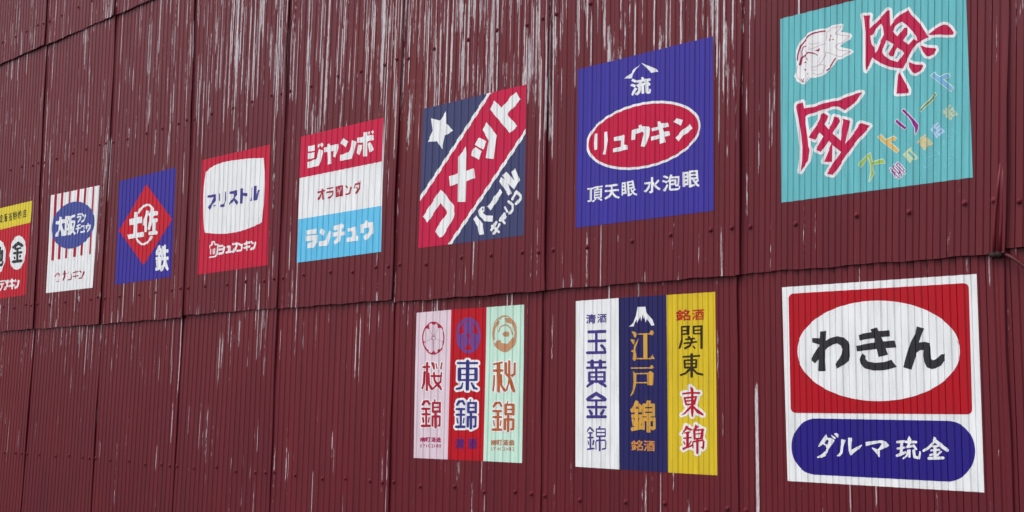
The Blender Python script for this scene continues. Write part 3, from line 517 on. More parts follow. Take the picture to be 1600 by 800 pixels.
  ('lettering','small white letters',2,(0.8, 0.815, 0.83),[[23847,-830,23868,-829,23927,-862,23921,-913,23915,-922,23891,-933,23884,-933,23818,-867,23804,-841,23805,-837],[23597,-870,23620,-868,23624,-870,23647,-941,23750,-948,23811,-994,23812,-998,23747,-1099,23657,-1215,23643,-1265,23570,-1359,23480,-1399,23395,-1409,23375,-1409,23367,-1393,23370,-1387,23484,-1318,23582,-1235,23621,-1185,23620,-1179,23569,-1121,23514,-1093,23500,-1101,23424,-1158,23418,-1157,23407,-1146,23441,-1063,23538,-934,23587,-876],[23738,-873,23744,-872,23843,-935,23843,-941,23816,-971,23807,-969,23752,-926],[25601,-849,25606,-849,25653,-927,25645,-950,25748,-950,25758,-954,25766,-961,25770,-971,25769,-984,25765,-993,25756,-1002,25744,-1006,25637,-1009,25611,-1049,25613,-1051,25661,-1040,25680,-1029,25700,-1031,25716,-1044,25728,-1068,25760,-1116,25763,-1129,25760,-1141,25751,-1149,25741,-1153,25725,-1150,25717,-1142,25684,-1092,25678,-1088,25561,-1114,25541,-1113,25535,-1109,25529,-1099,25530,-1082,25571,-1016,25572,-1009,25527,-1009,25517,-1004,25505,-991,25483,-999,25451,-1002,25445,-1020,25442,-1084,25478,-1079,25498,-1079,25510,-1089,25512,-1106,25507,-1117,25495,-1125,25436,-1137,25431,-1199,25436,-1201,25487,-1180,25505,-1181,25521,-1196,25522,-1219,25509,-1235,25421,-1272,25409,-1280,25387,-1286,25325,-1312,25307,-1313,25297,-1309,25287,-1300,25283,-1290,25283,-1281,25288,-1269,25301,-1257,25364,-1229,25371,-1175,25370,-1148,25333,-1154,25320,-1152,25308,-1141,25307,-1126,25313,-1114,25322,-1108,25377,-1096,25385,-1015,25382,-1011,25331,-1017,25313,-1013,25301,-998,25301,-985,25304,-977,25310,-969,25321,-963,25392,-954,25414,-948,25434,-949,25489,-942,25501,-946,25514,-959,25537,-950,25567,-951,25568,-946,25561,-922],[26153,-849,26157,-848,26171,-858,26184,-859,26196,-864,26203,-874,26207,-885,26204,-902,26209,-907,26300,-976,26366,-1041,26460,-1098,26469,-1107,26475,-1118,26474,-1136,26464,-1153,26448,-1163,26429,-1165,26417,-1161,26318,-1101,26262,-1049,26253,-1062,26246,-1067,26219,-1070,26209,-1074,26209,-1108,26270,-1104,26281,-1111,26286,-1122,26281,-1137,26268,-1146,26210,-1152,26206,-1155,26204,-1222,26213,-1216,26278,-1148,26286,-1146,26301,-1147,26309,-1153,26313,-1164,26312,-1173,26307,-1182,26233,-1260,26218,-1269,26204,-1267,26202,-1272,26345,-1265,26360,-1275,26366,-1290,26361,-1311,26346,-1323,26310,-1328,26017,-1348,26004,-1344,25995,-1336,25990,-1323,25991,-1310,25997,-1299,26009,-1289,26039,-1283,26091,-1281,26134,-1276,26136,-1236,26116,-1250,26055,-1271,26045,-1271,26036,-1266,26027,-1249,26031,-1236,26039,-1228,26104,-1203,26119,-1202,26137,-1214,26138,-1161,26076,-1167,26062,-1162,26056,-1149,26059,-1134,26070,-1126,26139,-1116,26142,-1083,26139,-1078,26101,-1079,26085,-1067,26034,-1116,25933,-1180,25911,-1183,25902,-1178,25894,-1168,25892,-1153,25903,-1137,25997,-1075,26110,-967,26149,-881],[24148,-929,24246,-925,24251,-928,24256,-973,24239,-1054,24228,-1196,24241,-1192,24468,-1072,24474,-1072,24486,-1089,24422,-1163,24281,-1267,24224,-1326,24184,-1313,24155,-1227,24144,-1061],[23991,-963,24085,-979,24090,-984,24033,-1145,24013,-1276,23947,-1351,23862,-1355,23859,-1351,23862,-1333,23943,-1271,23950,-1262,23979,-1099,23986,-989],[23641,-982,23603,-1010,23549,-1067,23557,-1073,23638,-1101,23644,-1096,23675,-1016,23648,-982],[24953,-961,24967,-960,25054,-988,25124,-1069,25094,-1099,24912,-1183,24907,-1326,24903,-1331,24893,-1336,24882,-1327,24710,-1140,24733,-1126,24853,-1168,24900,-1132,24958,-1049,24966,-1033,24930,-1023,24911,-1021,24773,-1051,24589,-1100,24586,-1096,24582,-1014,24588,-1008,24607,-1005],[26168,-975,26154,-1001,26123,-1031,26122,-1035,26234,-1026,26233,-1022],[25597,-1137,25615,-1138,25624,-1147,25626,-1155,25618,-1295,25613,-1308,25602,-1316,25588,-1318,25580,-1315,25573,-1308,25570,-1297,25573,-1231,25558,-1280,25551,-1292,25457,-1356,25441,-1359,25431,-1355,25424,-1342,25430,-1326,25517,-1265,25543,-1169,25549,-1154,25564,-1145,25582,-1148],[25679,-1134,25698,-1135,25708,-1140,25714,-1148,25726,-1262,25729,-1273,25733,-1276,25782,-1283,25798,-1199,25805,-1182,25813,-1174,25827,-1169,25843,-1171,25853,-1179,25859,-1192,25856,-1220,25836,-1326,25825,-1342,25811,-1348,25792,-1347,25693,-1328,25684,-1325,25674,-1315,25668,-1293,25655,-1163,25662,-1145,25670,-1138]]),
 ]),
 ('blue painted sign with a red oval under a small white roof mark',1,5,[
  ('background',None,0,(0.046, 0.033, 0.31),[[16175,9185,20747,9181,20697,4651,16122,4644]]),
  ('oval_border','white rim of the red oval',1,(0.8, 0.815, 0.83),[[20331,6906,20324,6991,20299,7076,20258,7159,20200,7240,20127,7319,20038,7395,19934,7466,19815,7533,19684,7594,19541,7650,19387,7699,19223,7741,19051,7775,18872,7802,18688,7820,18501,7830,18312,7831,18123,7823,17937,7807,17754,7782,17578,7748,17409,7705,17250,7655,17103,7597,16968,7532,16848,7460,16745,7383,16658,7301,16590,7215,16540,7126,16510,7035,16501,6943,16511,6850,16541,6759,16590,6669,16659,6582,16746,6499,16849,6421,16969,6347,17103,6280,17249,6220,17407,6167,17575,6122,17750,6085,17931,6057,18116,6037,18303,6026,18491,6023,18677,6030,18860,6044,19038,6067,19209,6098,19373,6136,19527,6182,19671,6234,19802,6292,19921,6356,20027,6425,20117,6498,20193,6575,20252,6655,20295,6737,20321,6821]]),
  ('oval','red oval',2,(0.52, 0.006, 0.052),[[20254,6906,20247,6985,20224,7063,20184,7140,20129,7215,20058,7288,19972,7358,19872,7424,19759,7486,19633,7542,19496,7593,19348,7639,19191,7677,19026,7709,18855,7734,18679,7751,18500,7760,18320,7761,18140,7754,17961,7738,17787,7715,17619,7684,17458,7644,17306,7598,17165,7545,17037,7485,16923,7419,16824,7348,16741,7272,16676,7193,16629,7111,16600,7027,16591,6942,16601,6857,16629,6773,16677,6690,16742,6610,16824,6533,16923,6461,17037,6394,17165,6332,17305,6276,17456,6227,17616,6185,17783,6151,17956,6124,18133,6106,18312,6095,18491,6093,18669,6098,18844,6112,19015,6132,19179,6161,19336,6196,19483,6238,19621,6286,19747,6339,19861,6398,19962,6462,20049,6529,20121,6600,20178,6674,20220,6750,20245,6828]]),
  ('lettering','bold white letters in the red oval',3,(0.8, 0.815, 0.83),[[19572,7217,19792,7131,19722,6992,19482,7131],[19039,7226,19045,7225,19050,7220,19100,7149,19277,7144,19295,7141,19323,7036,19154,7023,19141,7021,19140,7015,19171,6921,19354,6909,19373,6799,19369,6795,19191,6781,19189,6772,19210,6632,19044,6605,19039,6621,19021,6769,18763,6734,18757,6751,18751,6821,18751,6836,18757,6839,19011,6869,18991,7007,18796,6980,18791,6986,18773,7065,18778,7070,18968,7090,18971,7103,18953,7221,18959,7224],[19998,6985,20006,6984,20017,6969,20089,6868,20088,6862,19961,6791,19800,6731,19640,6585,19633,6586,19531,6698,19529,6706,19659,6787,19742,6860],[18425,7226,18443,7223,18456,7172,18663,7139,18673,7131,18709,7086,18676,6884,18542,6611,18533,6601,18423,6631,18410,6638,18516,6974,18513,6984,18476,7027,18241,7003,18220,6848,18097,6849,18091,6854,18114,7118,18333,7147,18328,7226],[17251,7215,17258,7212,17261,7194,17285,6970,17246,6799,17207,6583,17199,6578,17090,6605,17085,6610,17157,6829,17159,7063,17145,7212],[16901,7214,16918,7210,16906,6766,16900,6763,16795,6762,16789,6783,16774,6966,16801,7210,16807,7222],[17837,7036,17849,7032,17863,7003,17846,6765,17854,6759,17943,6737,17954,6615,17450,6597,17447,6617,17454,6702,17710,6727,17716,6746,17725,6902,17506,6909,17503,6914,17494,7017]]),
  ('roof_mark','white roof shaped mark',1,(0.8, 0.815, 0.83),[[18444,8927,18929,8669,19002,8585,18771,8582,18627,8741],[18403,8905,18291,8810,18160,8665,18125,8565,17856,8601,17960,8656,18102,8718,18185,8796,18328,8860]]),
  ('character','white character under the roof mark',1,(0.8, 0.815, 0.83),[[18489,8528,18500,8525,18510,8516,18546,8462,18715,8450,18729,8445,18736,8437,18740,8396,18738,8387,18730,8382,18643,8385,18707,8327,18742,8291,18745,8280,18743,8272,18734,8266,18693,8250,18676,8253,18661,8263,18667,8106,18676,8103,18683,8105,18684,8150,18687,8159,18694,8164,18707,8164,18751,8147,18762,8137,18765,8125,18757,8061,18748,8050,18730,8041,18686,8037,18627,8044,18601,8055,18585,8072,18575,8103,18572,8160,18568,8270,18572,8281,18580,8287,18577,8289,18522,8289,18530,8278,18533,8268,18538,8070,18525,8062,18473,8065,18459,8070,18451,8078,18448,8090,18441,8279,18444,8290,18430,8292,18404,8291,18407,8276,18409,8209,18402,8169,18389,8137,18372,8112,18342,8086,18296,8061,18274,8062,18231,8091,18222,8107,18226,8116,18266,8137,18289,8156,18305,8177,18314,8207,18315,8288,18293,8293,18282,8303,18265,8340,18264,8352,18274,8360,18318,8370,18361,8404,18276,8410,18264,8415,18253,8425,18236,8415,18220,8418,18169,8451,18096,8489,18085,8502,18085,8515,18121,8543,18135,8545,18197,8517,18262,8479,18437,8468,18443,8470,18424,8501,18426,8517,18439,8524],[18527,8394,18486,8395,18447,8360,18562,8357,18539,8380,18535,8392],[18101,8413,18157,8395,18232,8359,18254,8342,18255,8324,18226,8296,18218,8291,18207,8291,18138,8327,18068,8356,18056,8368,18056,8383,18086,8410],[18225,8284,18241,8281,18284,8253,18293,8243,18293,8230,18219,8139,18165,8080,18152,8073,18137,8076,18086,8107,18079,8116,18079,8130,18145,8197,18213,8277]]),
  ('lettering','thin white characters along the bottom',1,(0.8, 0.815, 0.83),[[20179,5763,20202,5761,20211,5749,20226,5553,20224,5529,20255,5497,20259,5489,20255,5482,20243,5472,20174,5430,20214,5393,20239,5376,20274,5359,20277,5346,20245,5312,20234,5314,20187,5341,20159,5364,20122,5403,20096,5440,20073,5482,20056,5526,20051,5529,20027,5530,20019,5529,20017,5525,20023,5395,20028,5393,20108,5405,20119,5397,20125,5363,20117,5354,19978,5324,19966,5325,19959,5331,19940,5363,19955,5383,19957,5397,19943,5722,19946,5759,19959,5764],[19896,5756,19907,5755,19916,5749,19922,5730,19932,5412,19927,5405,19917,5403,19818,5408,19810,5371,19798,5367,19765,5370,19755,5375,19752,5386,19749,5747,19754,5754,19766,5757],[20138,5711,20011,5712,20010,5675,20027,5672,20151,5670,20155,5675,20153,5705,20149,5709],[19849,5704,19809,5703,19811,5660,19864,5658,19864,5700],[19370,5745,19400,5740,19425,5730,19426,5720,19413,5691,19417,5685,19632,5678,19648,5671,19652,5661,19651,5609,19643,5493,19635,5452,19621,5428,19595,5414,19526,5412,19506,5419,19497,5445,19490,5454,19388,5457,19379,5455,19377,5451,19379,5372,19387,5366,19588,5363,19598,5366,19605,5375,19611,5409,19616,5418,19629,5419,19672,5404,19677,5395,19675,5381,19662,5345,19655,5333,19635,5319,19578,5312,19411,5313,19380,5315,19336,5328,19321,5341,19311,5364,19306,5554,19292,5554,19258,5570,19231,5537,19216,5533,19101,5588,19101,5601,19123,5623,19136,5627,19243,5584,19313,5657,19360,5740],[19163,5749,19225,5725,19279,5696,19283,5687,19281,5679,19256,5653,19241,5653,19188,5683,19129,5710,19129,5723,19154,5746],[20151,5620,20019,5623,20013,5617,20014,5585,20019,5582,20157,5578,20161,5583,20159,5615,20157,5619],[18772,5752,18798,5749,18805,5743,18806,5639,18839,5584,18845,5585,18870,5604,18939,5667,18956,5665,18994,5642,18994,5626,18879,5534,18899,5511,18950,5470,18977,5452,19039,5421,19043,5416,19044,5406,19008,5371,18994,5373,18976,5381,18947,5397,18895,5433,18860,5464,18806,5521,18804,5367,18797,5348,18781,5335,18760,5329,18700,5325,18675,5328,18667,5334,18652,5367,18653,5379,18663,5384,18728,5383,18734,5388,18737,5744,18743,5751],[19846,5607,19810,5606,19813,5560,19857,5558,19867,5560,19868,5602,19863,5605],[19571,5629,19382,5635,19370,5624,19361,5609,19513,5603,19530,5598,19536,5585,19537,5470,19541,5465,19557,5463,19565,5467,19571,5482,19579,5543,19582,5623,19578,5628],[20196,5525,20118,5526,20119,5516,20137,5480,20142,5479,20156,5487,20200,5516,20204,5524],[18129,5743,18148,5741,18156,5731,18194,5536,18192,5522,18225,5495,18230,5486,18225,5479,18153,5431,18197,5395,18254,5366,18264,5352,18244,5326,18233,5320,18184,5342,18144,5371,18105,5407,18072,5449,18031,5520,18000,5523,17995,5520,17994,5512,18010,5395,18095,5406,18106,5397,18111,5366,18092,5355,17958,5329,17929,5366,17941,5377,17947,5393,17913,5732,17924,5738],[19852,5508,19814,5508,19815,5460,19866,5457,19871,5459,19869,5503,19864,5507],[19459,5554,19380,5556,19379,5508,19466,5505,19470,5510,19470,5549,19467,5554],[18681,5642,18720,5633,18728,5622,18728,5607,18712,5558,18689,5510,18656,5460,18596,5400,18552,5371,18535,5372,18501,5399,18499,5415,18549,5448,18594,5492,18622,5532,18645,5581,18642,5585,18546,5586,18521,5589,18515,5599,18516,5637,18534,5642],[17863,5728,17885,5724,17890,5718,17893,5703,17918,5409,17907,5403,17803,5406,17800,5404,17801,5376,17798,5372,17790,5368,17754,5371,17745,5377,17742,5383,17735,5717,17749,5726],[18089,5694,17976,5691,17978,5656,17985,5654,18111,5656,18106,5692],[17570,5716,17603,5713,17611,5707,17613,5662,17597,5657,17438,5660,17438,5584,17442,5579,17455,5577,17618,5572,17631,5571,17639,5565,17643,5522,17636,5514,17471,5520,17463,5516,17478,5487,17502,5455,17536,5421,17578,5391,17663,5350,17665,5336,17644,5311,17636,5305,17618,5307,17576,5324,17528,5351,17494,5377,17459,5412,17415,5469,17392,5436,17360,5402,17322,5374,17272,5346,17219,5327,17194,5328,17168,5358,17168,5373,17235,5401,17286,5431,17331,5475,17355,5520,17344,5525,17187,5531,17178,5539,17178,5581,17189,5587,17360,5580,17368,5582,17372,5588,17372,5653,17368,5662,17203,5669,17194,5677,17195,5719,17205,5725],[17830,5680,17791,5678,17789,5645,17793,5637,17843,5637,17841,5676],[19225,5506,19238,5505,19274,5484,19278,5471,19183,5325,19175,5321,19165,5322,19128,5341,19122,5356],[18109,5609,17989,5608,17984,5603,17988,5572,17998,5569,18126,5569,18128,5575,18122,5605],[17059,5731,17077,5730,17085,5724,17086,5705,17080,5690,16953,5685,16938,5656,16945,5653,17047,5655,17061,5648,17048,5404,17042,5398,16983,5397,16979,5395,17062,5347,17072,5337,17070,5329,17039,5308,17031,5308,16988,5337,16925,5371,16925,5379,16948,5394,16942,5397,16862,5395,16883,5378,16881,5369,16824,5338,16750,5309,16736,5309,16709,5335,16719,5347,16794,5375,16826,5393,16823,5396,16785,5396,16776,5405,16781,5645,16791,5651,16874,5653,16884,5678,16882,5682,16872,5684,16777,5683,16761,5671,16703,5669,16700,5364,16696,5350,16690,5339,16671,5327,16625,5320,16589,5320,16578,5324,16564,5356,16566,5364,16581,5368,16633,5367,16642,5373,16645,5663,16638,5669,16561,5669,16554,5678,16557,5712,16761,5717,16771,5725,16785,5727],[17832,5590,17793,5588,17797,5546,17840,5544,17850,5547,17849,5586],[18175,5520,18091,5519,18097,5502,18115,5475,18121,5474,18148,5490,18179,5515,18180,5519],[16996,5614,16839,5611,16835,5607,16836,5583,16842,5580,16999,5583,17003,5587,17003,5608],[17845,5499,17798,5497,17797,5467,17802,5453,17858,5453,17856,5493,17853,5498],[16988,5542,16840,5540,16833,5511,16850,5508,16994,5511,17000,5519,17000,5536,16996,5542],[16985,5471,16837,5469,16833,5464,16834,5439,16850,5436,16991,5438,16997,5467]]),
 ]),
 ('navy painted sign with a white star and a slanting red band',1,4,[
  ('background',None,0,(0.048, 0.054, 0.145),[[9719,9108,14268,9087,14227,4604,9666,4604]]),
  ('band','slanting red band',1,(0.53, 0.008, 0.06),[[14253,9087,14263,9085,14267,9077,14269,8949,14264,8931,14267,8710,14262,8693,14264,8471,14260,8454,14258,7751,14253,7703,14248,7693,11098,4610,11074,4603,9707,4603,9668,4607,9684,6155,12714,9085,12730,9094,12785,9095]]),
  ('band_border','white lines along the red band',2,(0.8, 0.815, 0.83),[[12790,9094,12805,9093,12810,9087,12754,9032,9737,6124,9697,6087,9687,6085,9685,6245,9705,6273,12639,9091,12658,9095],[14250,7752,14255,7751,14257,7741,14254,7600,14228,7573,11195,4608,11167,4603,11030,4606,11029,4613,11130,4712]]),
  ('star',None,1,(0.8, 0.815, 0.83),[[10822,8851,10842,8452,11163,8173,10790,8073,10667,7654,10433,7946,9993,7989,10226,8317,10131,8732,10541,8594]]),
  ('lettering','large white slanting letters on the red band',3,(0.8, 0.815, 0.83),[[13848,8935,13855,8935,13863,8929,14021,8688,14025,8675,13897,8561,13596,8386,13488,8311,13497,8298,13917,7884,13897,7869,13611,7720,12803,8542,12761,8585,12760,8591,12957,8820,13248,8553,13260,8549,13566,8761,13586,8775,13612,8810],[12629,8198,12636,8199,12651,8185,13066,7742,12962,7045,12958,7028,12953,7026,12634,7098,12620,7107,12736,7617,12448,8008],[12329,7771,12338,7771,12364,7758,12604,7628,12635,7608,12492,7387,12454,7404,12120,7586,12125,7598,12237,7727],[11740,7580,11747,7582,11753,7563,11778,7413,11781,7281,11777,7266,11773,6827,11788,6822,12094,6853,12102,6850,12156,6557,12154,6551,12138,6546,11790,6499,11780,6494,11765,5857,11756,5856,11437,5891,11428,5895,11426,5906,11430,5921,11430,6464,11420,6469,11085,6426,11079,6436,11027,6735,11031,6741,11043,6743,11422,6784,11427,6878,11419,7248,11423,7287,11517,7391,11641,7474],[12147,7510,12366,7385,12435,7341,12343,7106,12330,7088,12027,7249,11999,7269,12023,7399,12119,7489],[10643,6368,10657,6367,10781,6277,11252,5800,11309,5507,11279,5461,11062,5184,10779,4874,10752,4864,10659,4850,10523,4952,10461,5051,10461,5069,10499,5164,10529,5198,10970,5600,10937,5659,10667,5948,10654,5951,10088,5381,10068,5392,9851,5595,10197,5924,10468,6202]]),
  ('lettering','small white slanting letters at the lower right',1,(0.8, 0.815, 0.83),[[13841,6623,13846,6623,13854,6608,14029,6257,13801,5992,13523,6232,13579,6159,13698,5899,13583,5835,13440,6020,13196,6314,13274,6437,13421,6338,13313,6482,13456,6579,13561,6508,13806,6256,13666,6542],[13235,6083,13239,6083,13248,6074,13331,5968,12848,5464,12686,5616,12923,5773,12963,5867],[13905,5961,13925,5957,13945,5947,14118,5786,14128,5762,14129,5696,14119,5674,13941,5532,13921,5522,13896,5520,13873,5528,13853,5543,13843,5564,13847,5581,14019,5721,14019,5761,13919,5851,13780,5702,13759,5686,13730,5681,13696,5693,13676,5714,13673,5734,13683,5752,13867,5949,13879,5957],[13592,5699,13620,5692,13649,5673,13789,5559,13802,5537,13804,5396,13800,5385,13673,5280,13644,5271,13622,5273,13600,5284,13586,5300,13582,5316,13590,5334,13700,5425,13699,5524,13551,5650,13546,5667,13552,5683,13568,5695],[13420,5541,13446,5537,13465,5526,13576,5386,13585,5367,13582,5356,13574,5345,13561,5338,13539,5336,13524,5339,13499,5355,13389,5494,13383,5511,13387,5525,13401,5537],[12578,5627,12590,5622,12588,5472,12504,5461,12502,5458,12650,5348,12956,5306,12941,5125,12598,5178,12377,5348,12323,5521,12428,5633],[12524,5580,12462,5581,12469,5523,12526,5517,12532,5572,12531,5579],[13401,5364,13425,5359,13450,5342,13524,5211,13522,5199,13510,5186,13428,5147,13401,5144,13365,5157,13457,5059,13467,5043,13468,5027,13460,5014,13444,5005,13424,5002,13403,5006,13382,5019,13297,5107,13268,5096,13238,5099,13215,5111,13203,5131,13205,5150,13230,5182,13228,5198,13234,5210,13266,5226,13368,5354],[12236,5387,12248,5382,12519,5096,12588,4800,12587,4782,12386,4781,12375,4784,12316,5038,12093,5296],[13403,5243,13388,5222,13411,5232],[13070,5139,13105,5129,13117,5118,13126,5100,13121,5080,13033,4969,13078,4933,13197,5052,13219,5056,13237,5055,13261,5043,13273,5031,13278,5012,13272,4998,13159,4875,13245,4810,13255,4786,13250,4772,13237,4761,13202,4756,13178,4764,13104,4815,13031,4740,13006,4731,12984,4733,12962,4742,12951,4752,12942,4770,12945,4783,13025,4873,12983,4904,12932,4847,12898,4841,12862,4856,12849,4874,12849,4891,12902,4961,12877,4987,12873,5008,12885,5026,12901,5033,12927,5034,12953,5026,13035,5128,13051,5136]]),
 ]),
 ('painted sign of three stripes, red over white over sky blue',1,3,[
  ('background',None,0,(0.8, 0.815, 0.83),[[3318,9147,7880,9116,7907,4626,3309,4607]]),
  ('stripe','red stripe',1,(0.55, 0.007, 0.055),[[3318,9147,7880,9116,7852,7635,3302,7643]]),
  ('stripe','sky blue stripe',1,(0.12, 0.52, 0.8),[[3321,6156,7872,6149,7907,4626,3309,4607]]),
  ('lettering','white letters on the red stripe',2,(0.8, 0.815, 0.83),[[7318,8775,7326,8771,7382,8692,7311,8630,7258,8722],[7199,8751,7205,8748,7192,8646,7112,8648,7109,8734],[7027,8756,7040,8751,7048,8623,7359,8607,7384,8434,7358,8429,7054,8414,7071,7922,6893,7928,6886,7933,6867,8417,6563,8444,6547,8617,6568,8621,6873,8616,6873,8758],[5772,8723,5780,8723,6057,8571,5945,8379,5643,8565],[6266,8583,6456,8511,6490,8494,6291,7941,5653,7950,5643,8151,6075,8192,6223,8348],[7233,8375,7250,8354,7411,8091,7218,8021,7106,8338],[4557,8757,4688,8659,4566,8578,4472,8691],[5044,8641,5051,8639,5071,8573,5078,8570,5496,8564,5521,8446,5378,8101,5217,8179,5311,8354,5119,8358,5138,7919,4964,7908,4957,7925,4903,8374,4894,8379,4741,8370,4732,8536,4739,8540,4891,8552,4891,8642],[4442,8726,4452,8723,4473,8624,4384,8581,4326,8678],[6617,8378,6819,8340,6835,8334,6663,8012,6542,8107],[4184,8721,4192,8716,4200,8513,3808,8535,3800,8732],[4441,8533,4681,8443,4469,7940,3807,7936,3788,8155,4258,8197,4345,8276],[4180,8458,4189,8453,4177,8253,3810,8259,3799,8476]]),
  ('lettering','small red letters',1,(0.4, 0.02, 0.05),[[6736,7122,6749,7120,6764,7110,6791,7052,6790,7022,6752,6864,6590,6696,6570,6690,6546,6693,6521,6707,6513,6730,6620,6846,6536,6918,6531,6936,6546,6944,6568,6940,6650,6875,6667,6891,6692,7002,6528,7000,6477,6903,6460,6892,6429,6892,6413,6898,6396,6913,6393,6932,6451,7036,6500,7059,6652,7063,6627,7104,6630,7111,6643,7116,6666,7108,6700,7065,6739,7065,6721,7109],[5794,7094,5808,7092,5813,7063,5842,6715,5426,6707,5408,7086],[5997,7054,6029,7042,6088,6976,6091,6962,6071,6950,6052,6950,6033,6959,5972,7025,5968,7036,5973,7047],[6261,6978,6297,6970,6309,6961,6318,6944,6257,6739,6235,6731,6030,6717,5992,6724,5973,6744,5973,6758,5990,6771,6182,6786,6233,6962,6242,6973],[5275,7091,5302,7085,5318,7070,5316,7054,5293,7046,4963,7040,4937,7045,4918,7060,4922,7079,4946,7086],[4689,7100,4728,7091,4744,7076,4749,7054,4799,7046,4824,7021,4817,6998,4759,6982,4791,6739,4789,6710,4772,6699,4756,6697,4727,6702,4703,6720,4678,6890,4671,6900,4527,6735,4501,6725,4467,6728,4437,6748,4434,6771,4606,6973,4458,6965,4435,6973,4418,6985,4409,7002,4413,7015,4427,7025,4445,7029,4652,7045,4657,7088,4672,7097],[5281,6968,5318,6957,5335,6937,5311,6782,5081,6704,5053,6701,5022,6711,5004,6733,5015,6755,5225,6824,5237,6906,4933,6905,4905,6915,4892,6927,4887,6945,4895,6957,4926,6965]]),
  ('stamp_mark',None,2,(0.66, 0.42, 0.46),[[5717,7041,5740,7035,5747,7018,5670,6785,5660,6778,5644,6778,5629,6786,5625,6795,5656,6900,5631,6896,5642,6866,5628,6858,5604,6864,5584,6889,5500,6876,5487,6878,5476,6885,5476,6893,5486,6899,5572,6914,5543,6966,5516,6965,5505,6971,5507,6980,5531,6989,5509,7033,5524,7042,5543,7039,5553,7030,5572,6998,5598,6992,5601,6984,5585,6974,5621,6920,5668,6928,5703,7033]]),
  ('lettering','white letters on the blue stripe',2,(0.8, 0.815, 0.83),[[7120,5746,7204,5718,7228,5662,7495,5646,7517,5275,7474,5248,7130,5063,6979,5192,7269,5327,7295,5482,7288,5485,7001,5480,7004,5331,6859,5333,6843,5622,7057,5658],[5777,5781,5785,5780,5972,5687,5926,5594,5819,5564,5807,5555,5828,5473,5999,5475,6005,5348,5766,5345,5736,5162,5480,5058,5371,5182,5591,5283,5606,5346,5597,5349,5347,5351,5338,5491,5345,5495,5614,5502,5616,5563,5604,5568,5371,5570,5363,5722,5742,5742],[6576,5583,6587,5583,6591,5579,6604,5274,6610,5269,6707,5258,6712,5098,6087,5099,6089,5239,6379,5256,6387,5269,6394,5449,6173,5441,6163,5559],[4702,5707,4710,5705,4888,5581,4805,5434,4568,5576],[4424,5720,4432,5716,4437,5672,4442,5543,3846,5559,3849,5712],[5119,5589,5252,5530,5264,5520,5057,5067,4567,5086,4548,5253,4958,5264],[4454,5496,4481,5494,4488,5489,4491,5248,4321,5063,3911,5073,3907,5241,4194,5273,4237,5316,3829,5329,3826,5519]]),
 ]),
 ('red painted sign with a bulging white screen shape bearing dark blue letters',1,2,[
  ('background',None,0,(0.52, 0.007, 0.04),[[-3053,9156,1542,9117,1618,4642,-3014,4613]]),
  ('screen_shape',None,1,(0.8, 0.815, 0.83),[[-2741,8646,-2404,8767,-2028,8838,-1466,8862,-910,8850,175,8778,1171,8662,1259,8163,1278,7655,1266,6918,1204,6255,694,6158,115,6084,-477,6044,-1144,6051,-1829,6107,-2674,6227,-2787,6863,-2849,7512,-2841,8084]]),
  ('lettering','dark blue letters on the white screen',2,(0.06, 0.05, 0.27),[[736,7675,749,7675,754,7669,767,7250,887,7492,895,7495,966,7487,973,7480,866,7123,607,7124,615,7670,620,7674],[433,7640,501,7633,509,7628,511,7129,492,7125,364,7132,357,7139,438,7298],[-123,7688,-105,7682,-91,7503,199,7458,191,7338,181,7335,-86,7390,-100,7103,-277,7112,-280,7685,-270,7690],[-547,7664,-535,7659,-523,7481,-641,7363,-428,7187,-427,7179,-516,7086,-693,7269,-706,7276,-1014,7132,-1020,7204,-729,7429,-705,7532,-712,7537,-755,7542,-1012,7564,-1005,7653],[-1273,7693,-1260,7688,-1234,7359,-1366,7127,-1375,7114,-1387,7112,-1652,7115,-1646,7215,-1424,7227,-1408,7240,-1329,7366,-1335,7681],[-1771,7678,-1708,7670,-1703,7626,-1692,7384,-1703,7379,-1753,7378,-1765,7479],[-2012,7678,-1996,7672,-1979,7421,-2153,7292,-2380,7101,-2486,7214,-2202,7444,-2094,7563,-2562,7591,-2557,7683],[-1994,7256,-1973,7254,-1953,7243,-1949,7230,-1961,7220,-2091,7198,-2125,7210,-2133,7225,-2122,7235]]),
